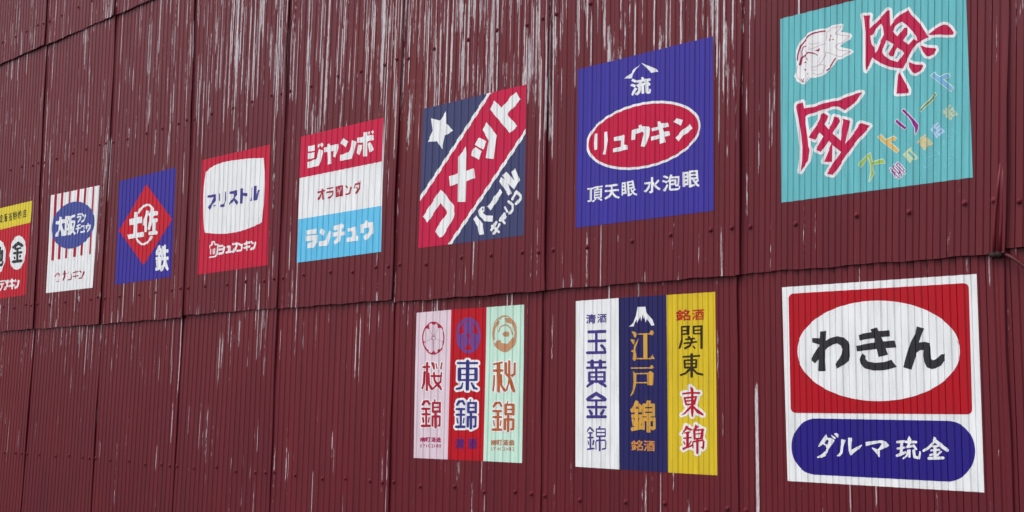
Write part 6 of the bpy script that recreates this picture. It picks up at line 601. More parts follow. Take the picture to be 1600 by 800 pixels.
  ('lettering','tiny brown characters at the foot',1,(0.46, 0.17, 0.08),[[12916,-1298,12933,-1297,12940,-1301,12942,-1329,12946,-1332,12959,-1331,12966,-1316,13014,-1295,13036,-1307,13016,-1320,13031,-1329,13032,-1391,13026,-1413,13003,-1443,12976,-1459,12958,-1446,12989,-1421,12968,-1426,12958,-1421,12953,-1413,12961,-1402,12960,-1395,12943,-1398,12944,-1453,12937,-1460,12920,-1461,12913,-1456,12910,-1421,12896,-1429,12880,-1417,12907,-1359,12886,-1353,12884,-1340,12890,-1334,12909,-1332,12910,-1304],[13123,-1292,13333,-1288,13341,-1291,13339,-1310,13309,-1314,13310,-1432,13297,-1445,13247,-1450,13240,-1446,13234,-1434,13241,-1427,13278,-1424,13277,-1317,13273,-1313,13224,-1317,13223,-1422,13153,-1427,13142,-1440,13121,-1438,13117,-1299],[13376,-1285,13410,-1296,13422,-1289,13568,-1285,13576,-1288,13578,-1301,13572,-1307,13530,-1308,13525,-1312,13528,-1320,13561,-1319,13569,-1325,13570,-1433,13566,-1439,13548,-1441,13535,-1433,13457,-1436,13446,-1443,13428,-1444,13422,-1439,13420,-1396,13386,-1442,13379,-1443,13361,-1434,13360,-1430,13397,-1374,13405,-1371,13420,-1375,13421,-1328,13428,-1323,13455,-1322,13460,-1319,13455,-1311,13421,-1312,13404,-1321,13364,-1301],[13717,-1275,13739,-1276,13745,-1294,13791,-1296,13794,-1307,13790,-1312,13745,-1315,13743,-1325,13799,-1326,13805,-1331,13805,-1341,13796,-1346,13650,-1350,13650,-1402,13667,-1408,13665,-1360,13672,-1353,13780,-1349,13788,-1356,13788,-1399,13784,-1405,13680,-1410,13696,-1413,13802,-1407,13810,-1412,13806,-1424,13795,-1430,13703,-1434,13665,-1431,13636,-1421,13606,-1438,13590,-1423,13619,-1403,13618,-1366,13592,-1361,13590,-1346,13597,-1342,13645,-1341,13651,-1330,13646,-1323,13631,-1326,13596,-1299,13595,-1294,13615,-1284,13655,-1313,13680,-1279,13699,-1280,13705,-1285,13703,-1294,13707,-1295],[13040,-1310,13098,-1308,13106,-1315,13107,-1413,13094,-1423,13066,-1427,13066,-1450,13056,-1456,13043,-1456,13036,-1450,13034,-1317],[13149,-1313,13147,-1343,13152,-1346,13156,-1342,13156,-1316],[13186,-1312,13184,-1342,13189,-1345,13193,-1341,13193,-1315],[12996,-1327,12990,-1333,12994,-1396,13002,-1389,13001,-1329],[13067,-1330,13065,-1402,13072,-1405,13076,-1401,13075,-1333],[13689,-1317,13681,-1328,13711,-1327,13710,-1317],[13368,-1331,13383,-1333,13415,-1346,13417,-1350,13405,-1363,13394,-1363,13357,-1347,13357,-1340],[12947,-1355,12946,-1359,12960,-1370,12960,-1355],[13492,-1344,13484,-1364,13464,-1383,13537,-1380,13536,-1376,13513,-1376,13501,-1371,13496,-1345],[13527,-1343,13525,-1354,13537,-1354,13538,-1343],[13150,-1370,13148,-1400,13153,-1404,13157,-1400,13157,-1373],[13187,-1369,13185,-1399,13189,-1402,13194,-1399,13194,-1371],[13697,-1373,13697,-1388,13757,-1384,13755,-1371],[13455,-1406,13452,-1412,13457,-1415,13535,-1412,13539,-1409,13535,-1403],[12907,-1511,12922,-1511,12942,-1524,12954,-1558,12951,-1583,12943,-1596,12928,-1608,12912,-1612,12897,-1610,12879,-1598,12867,-1569,12869,-1546,12876,-1529,12889,-1516],[12993,-1508,13076,-1506,13019,-1608,13002,-1601,13044,-1523,12994,-1522],[13180,-1502,13188,-1504,13189,-1554,13201,-1557,13202,-1565,13190,-1572,13189,-1601,13176,-1603,13170,-1600,13167,-1571,13120,-1572,13116,-1568],[13304,-1497,13319,-1496,13321,-1500,13288,-1523,13277,-1549,13289,-1574,13323,-1595,13319,-1598,13295,-1595,13264,-1580,13248,-1569,13240,-1555,13243,-1539,13257,-1523],[13391,-1495,13418,-1498,13433,-1509,13437,-1518,13435,-1539,13403,-1579,13446,-1579,13446,-1593,13365,-1595,13399,-1558,13415,-1533,13413,-1517,13402,-1511,13387,-1511,13365,-1521,13365,-1506],[13487,-1491,13503,-1491,13540,-1505,13562,-1521,13570,-1538,13564,-1554,13554,-1565,13539,-1576,13503,-1592,13490,-1592,13488,-1589,13521,-1567,13532,-1547,13532,-1534,13520,-1514],[13645,-1486,13670,-1489,13684,-1500,13689,-1516,13676,-1534,13691,-1553,13688,-1568,13680,-1576,13649,-1587,13622,-1580,13611,-1570,13607,-1559,13610,-1547,13622,-1536,13610,-1520,13612,-1505,13626,-1492],[13755,-1483,13781,-1485,13800,-1500,13802,-1517,13797,-1532,13768,-1565,13809,-1566,13809,-1580,13729,-1582,13768,-1540,13781,-1519,13778,-1506,13767,-1499,13753,-1499,13731,-1509,13731,-1493],[12908,-1526,12899,-1530,12892,-1543,12890,-1570,12896,-1589,12911,-1596,12921,-1593,12926,-1586,12932,-1555,12922,-1530],[13646,-1501,13633,-1507,13632,-1519,13642,-1526,13656,-1526,13665,-1521,13667,-1510,13661,-1504],[13166,-1535,13148,-1556,13168,-1555],[13640,-1545,13629,-1555,13632,-1566,13647,-1571,13662,-1568,13670,-1558,13667,-1549,13658,-1544]]),
 ]),
 ('narrow white painted sign with a column of indigo characters',0,5,[
  ('background',None,0,(0.8, 0.815, 0.83),[[16073,2602,17592,2607,17590,-1938,16070,-1932]]),
  ('lettering','thick indigo characters',1,(0.058, 0.04, 0.24),[[17091,1768,17134,1767,17156,1758,17169,1746,17176,1733,17175,1715,17167,1700,17150,1689,17133,1685,17109,1684,16870,1684,16869,1515,16888,1512,17127,1513,17148,1508,17165,1494,17172,1479,17169,1460,17152,1444,17133,1438,16870,1435,16869,1202,16874,1198,17059,1198,17036,1245,16961,1323,16952,1341,16957,1361,16968,1372,16990,1381,17013,1380,17028,1375,17041,1365,17123,1279,17177,1174,17177,1157,17162,1131,17135,1119,17102,1117,16487,1120,16455,1131,16442,1145,16437,1166,16447,1184,16470,1198,16498,1202,16751,1199,16756,1203,16755,1435,16533,1436,16505,1449,16492,1471,16492,1484,16501,1498,16512,1506,16531,1512,16755,1514,16755,1683,16740,1686,16531,1687,16505,1697,16490,1715,16487,1738,16497,1754,16522,1768,16552,1771],[16664,976,16682,974,16701,966,16713,954,16721,933,16726,930,16901,931,16909,949,16922,961,16936,968,16957,971,16972,969,16991,961,17003,949,17013,931,17135,930,17156,923,17167,911,17170,888,17162,877,17143,866,17011,863,17010,788,17015,784,17149,784,17164,780,17181,768,17187,752,17185,741,17172,726,17145,718,16980,718,16961,715,16924,719,16870,718,16865,714,16865,659,16868,655,17094,657,17108,653,17118,646,17143,614,17145,384,17138,371,17108,350,17093,346,17046,346,17162,281,17176,270,17185,249,17182,238,17172,224,17155,213,17124,210,17110,214,16909,320,16885,345,16858,345,16837,333,16814,328,16787,333,16766,346,16728,346,16709,317,16525,219,16508,214,16487,214,16471,220,16456,233,16452,257,16461,272,16589,342,16555,356,16532,391,16531,609,16538,625,16554,644,16572,651,16743,653,16758,657,16758,713,16755,717,16479,718,16453,730,16443,747,16449,768,16460,777,16473,782,16612,786,16612,864,16511,866,16496,871,16483,881,16476,901,16485,919,16507,930,16611,931,16622,959,16637,970],[16809,865,16721,864,16722,786,16902,784,16903,863],[17017,598,16867,596,16866,524,17039,524,17041,596],[16701,595,16632,593,16632,524,16757,525,16757,593],[16868,479,16865,475,16865,419,16868,415,16984,414,17041,418,17041,474,17038,478],[16634,479,16631,475,16633,415,16749,414,16757,416,16757,477],[16798,105,16824,106,16845,99,17153,-62,17166,-70,17176,-83,17182,-102,17172,-127,17151,-142,17112,-157,16868,-161,16863,-165,16865,-275,17138,-274,17161,-279,17179,-293,17184,-309,17180,-323,17165,-338,17148,-345,16868,-348,16863,-352,16863,-523,16868,-527,16985,-525,16953,-510,16944,-495,16944,-482,17008,-378,17021,-365,17042,-358,17066,-359,17086,-370,17096,-389,17092,-407,17030,-505,17019,-515,16995,-525,17138,-523,17163,-531,17178,-546,17184,-566,17175,-588,17167,-595,17146,-605,16499,-618,16467,-607,16454,-592,16449,-576,16454,-560,16466,-545,16486,-535,16640,-530,16616,-521,16605,-511,16551,-417,16550,-399,16555,-389,16563,-381,16580,-373,16612,-372,16633,-383,16690,-479,16692,-497,16683,-513,16668,-523,16650,-530,16756,-529,16761,-527,16759,-350,16500,-352,16475,-341,16463,-321,16464,-308,16474,-293,16488,-285,16509,-280,16759,-276,16760,-163,16530,-163,16470,-144,16451,-127,16444,-105,16451,-85,16468,-69,16776,97],[16812,2,16622,-102,16791,-102,16808,-98,16835,-102,17007,-100]]),
  ('lettering','thin indigo character at the foot',1,(0.058, 0.04, 0.24),[[16931,-817,16949,-818,16962,-829,16962,-840,16949,-872,17116,-869,17132,-876,17148,-900,17148,-1073,17144,-1081,17128,-1097,17114,-1102,16964,-1109,16964,-1173,17120,-1166,17135,-1176,17168,-1222,17155,-1396,17149,-1418,17133,-1426,17011,-1448,16996,-1444,16987,-1435,16987,-1421,16995,-1412,17008,-1407,17097,-1391,17103,-1387,17115,-1231,17094,-1207,16964,-1215,16963,-1470,16953,-1483,16937,-1489,16916,-1485,16906,-1470,16905,-1220,16848,-1222,16821,-1248,16829,-1439,16824,-1449,16811,-1457,16801,-1459,16787,-1455,16775,-1440,16767,-1265,16769,-1234,16820,-1186,16829,-1182,16902,-1177,16906,-1174,16905,-1112,16817,-1115,16801,-1107,16788,-1087,16788,-903,16802,-885,16817,-875,16894,-873,16917,-827],[16598,-835,16619,-841,16728,-947,16733,-958,16728,-971,16715,-977,16693,-974,16602,-887,16514,-984,16499,-991,16480,-989,16470,-978,16473,-963,16581,-844],[16842,-915,16842,-974,17094,-966,17092,-909],[16606,-980,16618,-979,16635,-985,16669,-986,16679,-994,16682,-1002,16679,-1012,16669,-1020,16640,-1025,16640,-1109,16699,-1108,16713,-1115,16718,-1125,16714,-1137,16701,-1146,16640,-1154,16640,-1405,16722,-1397,16736,-1404,16742,-1423,16732,-1435,16717,-1441,16503,-1470,16488,-1465,16481,-1457,16480,-1441,16489,-1432,16500,-1427,16582,-1415,16586,-1412,16585,-1158,16525,-1158,16512,-1151,16507,-1139,16512,-1128,16524,-1120,16585,-1112,16585,-1028,16543,-1026,16534,-1018,16532,-1006,16547,-992,16587,-989],[16842,-1006,16842,-1070,17094,-1057,17092,-1000],[16707,-1191,16718,-1190,16732,-1195,16740,-1212,16717,-1317,16706,-1330,16690,-1335,16671,-1328,16664,-1314,16688,-1205,16697,-1195],[16528,-1212,16546,-1214,16553,-1225,16574,-1313,16572,-1324,16561,-1331,16546,-1329,16539,-1321,16516,-1227,16519,-1218]]),
  ('lettering','small indigo characters at the top',1,(0.058, 0.04, 0.24),[[16882,2209,16938,2186,16941,2195,16949,2199,17174,2196,17182,2194,17185,2173,17179,2168,17121,2169,17107,2165,17109,2144,17165,2142,17172,2136,17173,1968,17170,1963,17143,1961,17133,1972,17100,1974,17011,1975,16997,1974,16990,1962,16963,1966,16959,1985,16955,2139,16962,2145,17014,2144,17013,2168,16946,2171,16931,2159,16925,2158,16864,2189],[16644,2213,16676,2212,16686,2192,16778,2188,16782,2168,16776,2162,16697,2164,16683,2161,16765,2156,16771,2150,16767,2132,16684,2132,16680,2129,16684,2125,16787,2123,16793,2116,16793,2101,16788,2097,16531,2101,16512,2085,16505,2084,16435,2119,16435,2124,16456,2141,16484,2132,16524,2112,16527,2124,16534,2128,16635,2127,16633,2132,16557,2133,16549,2140,16549,2155,16555,2160,16633,2160,16634,2164,16548,2166,16540,2169,16523,2157,16514,2156,16454,2186,16448,2193,16472,2211,16498,2203,16537,2185,16547,2194,16634,2193],[17052,2169,17051,2145,17069,2145,17070,2168],[16872,2138,16908,2127,16939,2112,16940,2106,16924,2089,16916,2090,16856,2117,16856,2124],[17106,2116,17105,2090,17134,2088,17135,2114],[17064,2116,17052,2115,17048,2091,17033,2071,17005,2054,16995,2053,16996,2049,17135,2048,17135,2061,17092,2064,17077,2071,17071,2086,17070,2115],[16995,2117,16995,2080,17011,2092,17018,2109,17016,2116],[16726,2094,16752,2094,16759,2088,16756,1977,16750,1964,16731,1956,16681,1955,16675,1960,16668,1981,16675,1985,16712,1985,16713,1995,16604,1997,16600,1994,16598,1958,16591,1955,16563,1957,16559,1962,16558,1998,16559,2094,16584,2097],[16925,2072,16947,2062,16953,2054,16905,1973,16895,1967,16872,1978,16867,1985],[16702,2067,16609,2068,16600,2064,16604,2061,16712,2059,16716,2066],[16511,2072,16518,2071,16536,2062,16544,2051,16496,1967,16489,1961,16482,1960,16458,1973,16452,1981],[17090,2021,16998,2021,16996,2003,17133,2000,17135,2019],[16688,2032,16604,2033,16600,2028,16604,2025,16707,2023,16715,2025,16715,2031]]),
 ]),
 ('narrow navy painted sign with a white snowy mountain mark and gold characters',0,5,[
  ('background',None,0,(0.018, 0.016, 0.105),[[17592,2607,19160,2603,19150,-1944,17590,-1938]]),
  ('mountain_mark','white snowy mountain mark',1,(0.8, 0.815, 0.83),[[18228,2336,18481,2329,18511,2179,18594,2075,18717,1952,18768,1829,18654,1824,18520,2010,18488,1911,18437,2090,18431,2006,18381,2134,18321,1951,18297,2087,18205,1905,18195,2007,18120,1908,18099,1824,17922,1827,18003,1878,18099,1960,18174,2109,18207,2244]]),
  ('lettering','large gold characters',1,(0.62, 0.34, 0.055),[[18663,1699,18687,1697,18707,1689,18721,1679,18734,1662,18741,1643,18741,1623,18734,1605,18722,1590,18699,1577,18674,1572,18643,1577,18611,1595,18543,1598,18536,1593,18532,987,18537,982,18610,982,18680,1073,18767,959,18768,954,18623,950,18605,947,18202,954,18191,956,18181,964,18181,977,18189,985,18198,988,18388,985,18393,990,18396,1596,18380,1599,18231,1601,18217,1610,18218,1624,18228,1631,18263,1632,18594,1629,18604,1664,18619,1683,18641,1695],[18082,1697,18100,1691,18172,1649,18182,1575,18140,1520,18133,1522,18094,1558,18006,1686,18006,1690,18011,1692],[18246,1501,18251,1501,18214,1399,18167,1297,18138,1197,18169,1095,18178,992,18147,928,18085,912,18032,963,18053,1097,18044,1142,18038,1149,17986,1164,17982,1169,18001,1191,18065,1209,18118,1332],[17963,1487,18073,1480,18108,1474,18118,1415,18096,1328,18021,1388],[18653,798,18661,798,18746,726,18669,699,18574,702,18558,706,18427,707,17984,707,17974,712,17967,721,17972,734,17987,740,18572,739],[18603,642,18614,639,18722,580,18727,574,18708,307,18703,294,18648,269,18630,268,18529,280,18523,288,18523,320,18518,323,18156,324,18144,254,18081,90,17972,-7,17963,-11,17955,0,17955,7,18029,144,18051,357,18042,647,18046,647,18150,586,18161,591,18194,593,18519,594],[18383,563,18168,560,18166,418,18158,354,18520,354,18512,562],[18512,-120,18537,-119,18594,-127,18608,-135,18612,-142,18613,-157,18597,-198,18600,-202,18741,-200,18752,-204,18761,-213,18761,-518,18753,-527,18743,-532,18604,-534,18599,-537,18599,-544,18604,-559,18761,-557,18771,-561,18779,-570,18778,-829,18770,-849,18754,-866,18727,-879,18700,-883,18636,-885,18619,-874,18610,-843,18600,-828,18596,-940,18577,-951,18502,-948,18491,-934,18490,-659,18485,-656,18435,-657,18429,-662,18430,-867,18419,-882,18409,-885,18341,-884,18316,-869,18019,-926,17989,-925,17980,-917,17975,-907,17963,-863,17966,-840,17980,-830,18104,-808,18108,-793,18102,-789,18061,-800,18043,-801,18024,-791,18016,-737,17987,-628,17988,-615,18004,-602,18046,-592,18073,-594,18085,-605,18107,-669,18109,-586,18103,-582,18000,-583,17988,-580,17978,-568,17979,-503,17985,-493,17998,-487,18107,-484,18110,-439,18104,-434,18037,-435,18012,-450,17989,-448,17977,-437,17949,-383,17952,-359,17999,-317,18050,-259,18083,-215,18125,-140,18140,-127,18165,-125,18221,-145,18232,-159,18225,-187,18333,-268,18336,-264,18337,-220,18349,-209,18372,-205,18478,-202,18496,-132],[18171,-276,18128,-339,18250,-337,18246,-329,18182,-279],[18448,-293,18445,-297,18445,-321,18450,-325,18648,-323,18654,-318,18654,-295,18649,-291],[18333,-343,18320,-358,18317,-422,18300,-432,18219,-434,18219,-483,18295,-483,18334,-488,18336,-349],[18448,-412,18444,-416,18444,-442,18450,-446,18648,-443,18653,-439,18653,-414,18648,-409],[18345,-532,18342,-537,18342,-557,18345,-561,18485,-559,18490,-556,18491,-540,18488,-536,18359,-536],[18220,-582,18219,-667,18227,-648,18238,-593,18245,-584,18243,-581],[18293,-581,18292,-583,18302,-587,18322,-590,18320,-580],[18604,-656,18600,-661,18600,-799,18618,-790,18670,-789,18673,-785,18671,-657,18666,-655],[18319,-689,18293,-769,18296,-774,18322,-767,18323,-698]]),
  ('lettering','small orange characters at the foot',1,(0.6, 0.25, 0.05),[[18056,-1158,18088,-1164,18093,-1169,18089,-1180,18154,-1214,18155,-1220,18144,-1236,18182,-1207,18225,-1154,18249,-1155,18261,-1159,18262,-1166,18255,-1183,18324,-1181,18344,-1188,18345,-1197,18323,-1237,18297,-1267,18266,-1296,18355,-1295,18362,-1299,18362,-1416,18359,-1421,18325,-1423,18316,-1411,18233,-1414,18224,-1428,18191,-1429,18186,-1423,18184,-1346,18158,-1353,18138,-1337,18121,-1370,18142,-1368,18148,-1372,18150,-1391,18145,-1397,17995,-1426,17985,-1423,17978,-1404,17982,-1396,18046,-1383,18046,-1337,18043,-1313,17985,-1314,17978,-1307,17978,-1289,17985,-1284,18041,-1282,18043,-1266,18039,-1263,18008,-1264,18000,-1259,17984,-1263,17965,-1236,18026,-1191],[18425,-1156,18435,-1157,18487,-1179,18490,-1170,18497,-1165,18746,-1164,18752,-1166,18754,-1191,18749,-1196,18673,-1196,18669,-1199,18671,-1224,18734,-1224,18740,-1229,18739,-1419,18735,-1424,18706,-1426,18699,-1421,18696,-1413,18663,-1413,18552,-1414,18543,-1428,18515,-1428,18510,-1426,18507,-1417,18504,-1230,18512,-1225,18567,-1223,18568,-1200,18563,-1197,18494,-1198,18479,-1211,18470,-1213,18406,-1179,18406,-1174],[18062,-1208,18038,-1232,18108,-1229,18084,-1216],[18610,-1197,18608,-1223,18628,-1224,18628,-1197],[18225,-1216,18207,-1235,18254,-1257,18289,-1216],[18413,-1234,18420,-1234,18444,-1242,18487,-1262,18487,-1271,18470,-1288,18461,-1289,18396,-1259,18395,-1252],[18131,-1251,18123,-1260,18086,-1262,18085,-1277,18089,-1280,18142,-1281,18144,-1305,18138,-1309,18122,-1311,18138,-1315,18142,-1324,18190,-1304,18223,-1282,18181,-1256,18157,-1266],[18547,-1257,18548,-1296,18564,-1282,18572,-1258,18569,-1256],[18611,-1256,18605,-1282,18594,-1301,18572,-1319,18556,-1327,18546,-1328,18547,-1331,18696,-1329,18696,-1314,18650,-1313,18634,-1304,18629,-1295,18628,-1257],[18668,-1255,18666,-1283,18697,-1284,18697,-1256],[18088,-1311,18088,-1353,18103,-1312],[18010,-1318,18018,-1317,18025,-1324,18043,-1372,18037,-1381,18019,-1385,18010,-1385,18005,-1382,17989,-1331,17993,-1322],[18470,-1306,18476,-1306,18495,-1317,18501,-1322,18501,-1327,18449,-1417,18442,-1424,18435,-1425,18412,-1413,18407,-1403],[18230,-1330,18229,-1382,18319,-1379,18319,-1328],[18549,-1362,18549,-1384,18698,-1380,18697,-1360]]),
 ]),
 ('narrow yellow painted sign with red and black characters, beside the navy one',0,5,[
  ('background',None,0,(0.67, 0.485, 0.02),[[19160,2603,20656,2598,20644,-1942,19150,-1944]]),
  ('lettering','small red characters at the top',1,(0.45, 0.018, 0.012),[[20303,2177,20321,2176,20326,2172,20326,2157,20322,2145,20236,2144,20233,2133,20234,2116,20301,2116,20308,2111,20298,1910,20294,1907,20263,1907,20254,1922,20124,1922,20097,1922,20095,1911,20091,1908,20059,1909,20054,1926,20055,2112,20061,2116,20123,2117,20126,2143,20045,2145,20028,2131,20021,2130,19956,2161,19951,2166,19953,2172,19975,2189,20038,2163,20041,2174,20047,2178],[19740,2200,19770,2198,19778,2194,19781,2187,19772,2170,19844,2170,19871,2160,19868,2146,19845,2109,19821,2082,19785,2051,19802,2049,19878,2050,19886,2045,19886,1958,19881,1915,19872,1912,19847,1911,19838,1915,19830,1925,19742,1925,19730,1911,19695,1912,19690,1917,19687,1930,19687,1997,19662,1991,19638,2008,19622,1978,19642,1979,19650,1974,19653,1955,19646,1946,19481,1921,19474,1923,19462,1945,19462,1952,19468,1956,19500,1961,19492,1968,19474,2022,19476,2029,19488,2035,19473,2035,19466,2039,19463,2063,19467,2068,19475,2071,19532,2071,19534,2084,19531,2087,19499,2087,19488,2092,19469,2088,19450,2113,19451,2121,19500,2151,19545,2195,19555,2199,19585,2192,19592,2183,19589,2174,19654,2141,19660,2133,19653,2119,19692,2148,19730,2194],[20169,2145,20167,2117,20190,2117,20192,2143],[19558,2144,19536,2123,19601,2124],[19802,2133,19740,2132,19721,2116,19769,2092,19800,2124,19805,2131],[19958,2109,19989,2100,20035,2079,20035,2072,20018,2053,20009,2052,19938,2084,19937,2090],[20256,2084,20229,2084,20227,2054,20263,2054,20265,2082],[20171,2085,20166,2081,20162,2057,20152,2041,20124,2019,20109,2011,20098,2012,20098,2007,20261,2008,20261,2023,20214,2024,20197,2030,20189,2044,20189,2082],[20114,2085,20098,2083,20099,2043,20114,2052,20125,2067,20128,2084],[19633,2097,19622,2089,19584,2087,19584,2074,19636,2072,19643,2069,19649,2045,19645,2039,19637,2035,19645,2025,19689,2041,19731,2064,19687,2091,19664,2081],[20016,2034,20021,2034,20044,2022,20048,2018,20048,2011,19988,1917,19984,1913,19975,1913,19953,1925,19948,1935],[19594,2036,19584,2034,19585,2000,19599,2033],[19523,2036,19510,2034,19535,1981,19535,2034],[19814,2013,19741,2012,19739,1962,19834,1963,19836,2010],[20256,1975,20104,1976,20097,1974,20097,1955,20112,1953,20257,1953,20260,1974]]),
  ('lettering','thin black characters',1,(0.03, 0.022, 0.004),[[20224,1777,20247,1773,20254,1767,20258,1755,20248,1736,20242,1203,20236,1189,20227,1181,20213,1176,20199,1176,20180,1185,20170,1203,20174,1549,20003,1548,19967,1568,19960,1584,19962,1734,19958,1752,19967,1766,19989,1772],[19829,1785,19857,1782,19865,1774,19870,1762,19865,1751,19851,1740,19848,1562,19834,1547,19813,1541,19785,1550,19652,1546,19653,1442,19648,1427,19571,1222,19521,1191,19498,1207,19583,1444,19583,1775,19599,1774,19620,1778],[20169,1732,20027,1727,20024,1724,20024,1673,20175,1676,20177,1729],[19764,1738,19651,1734,19652,1679,19774,1678,19776,1735,19773,1738],[20164,1639,20025,1637,20023,1584,20174,1587,20176,1637,20173,1639],[19760,1639,19652,1639,19652,1593,19773,1594,19774,1637],[19821,1518,19838,1518,19854,1510,19897,1462,19916,1463,19949,1492,19961,1496,19971,1493,19979,1484,19976,1466,20018,1466,20031,1459,20037,1442,20034,1434,20024,1426,19935,1419,19949,1398,19947,1375,20079,1383,20094,1373,20099,1363,20097,1355,20087,1344,20077,1341,19920,1328,19879,1254,19866,1240,19737,1180,19711,1180,19699,1186,19691,1197,19690,1212,19695,1222,19705,1229,19820,1283,19842,1321,19693,1312,19680,1317,19672,1327,19670,1337,19675,1347,19693,1356,19866,1369,19878,1386,19854,1415,19747,1412,19733,1417,19726,1426,19725,1440,19739,1453,19815,1459,19800,1480,19797,1494,19804,1509],[19974,1270,19996,1264,20039,1216,20041,1198,20030,1186,20012,1184,20002,1187,19956,1236,19952,1244,19954,1258,19964,1267],[19893,1082,19912,1081,19929,1071,19937,1056,19939,1024,20127,1031,20149,1030,20165,1020,20169,1012,20169,1000,20162,991,20149,984,19936,975,19937,927,20060,929,20076,922,20093,899,20079,709,20071,701,20057,695,19974,692,20098,589,20245,559,20260,553,20270,542,20271,528,20264,514,20255,508,20236,505,20067,540,19934,646,19930,484,19923,471,19906,460,19886,459,19874,463,19862,472,19856,483,19855,645,19737,544,19569,505,19553,507,19538,517,19532,533,19544,551,19554,556,19705,591,19818,689,19700,690,19681,702,19676,714,19664,885,19677,911,19686,919,19701,923,19857,925,19860,928,19859,973,19637,966,19625,970,19616,980,19613,990,19617,1002,19628,1010,19643,1013,19859,1021,19865,1065,19875,1076],[20014,885,19936,882,19935,830,20026,829,20031,883],[19855,882,19730,879,19731,831,19751,828,19858,829,19860,879],[19979,793,19935,792,19935,745,20022,747,20024,792],[19819,793,19736,792,19739,742,19857,744,19858,792]]),
  ('lettering_outline','white outline of the lower red characters',1,(0.8, 0.8, 0.76),[[19841,300,19862,299,19887,290,20004,225,20016,214,20025,200,20033,158,20118,156,20163,150,20192,137,20207,123,20220,102,20225,67,20210,33,20184,10,20146,-5,20145,-36,20088,-211,20069,-246,20302,-411,20319,-426,20329,-455,20324,-493,20310,-516,20298,-526,20280,-534,20215,-542,20186,-541,20019,-472,19989,-545,19978,-561,19966,-571,19948,-579,19925,-584,19908,-583,19857,-572,19829,-554,19817,-533,19798,-456,19734,-507,19593,-547,19560,-547,19540,-541,19519,-527,19508,-512,19503,-494,19504,-473,19509,-455,19519,-441,19538,-426,19624,-383,19707,-296,19678,-282,19662,-269,19640,-238,19588,-66,19586,-40,19590,-23,19565,-11,19540,12,19528,37,19528,72,19549,106,19564,118,19589,129,19614,135,19787,154,19775,237,19778,255,19787,273,19803,288,19822,297],[20005,-649,20035,-652,20061,-664,20147,-714,20163,-727,20175,-746,20250,-758,20315,-780,20336,-798,20347,-827,20345,-842,20318,-905,20290,-1028,20309,-1046,20320,-1064,20339,-1078,20351,-1100,20352,-1135,20343,-1267,20336,-1298,20281,-1364,20268,-1374,20251,-1382,20228,-1387,20210,-1386,20189,-1380,20159,-1362,20156,-1428,20140,-1460,20112,-1484,20081,-1497,20058,-1501,20032,-1499,20005,-1490,19973,-1464,19959,-1433,19956,-1366,19931,-1372,19902,-1371,19864,-1357,19841,-1339,19752,-1372,19657,-1420,19634,-1425,19618,-1424,19595,-1417,19576,-1404,19523,-1349,19511,-1318,19518,-1293,19539,-1270,19605,-1243,19572,-1187,19563,-1159,19565,-1139,19581,-1109,19568,-1085,19565,-1067,19569,-1047,19581,-1023,19544,-1016,19514,-998,19500,-975,19500,-951,19515,-925,19611,-818,19658,-711,19676,-694,19695,-685,19718,-681,19735,-682,19822,-711,19840,-725,19855,-751,19912,-774,19916,-772,19940,-696,19950,-678,19973,-658]]),
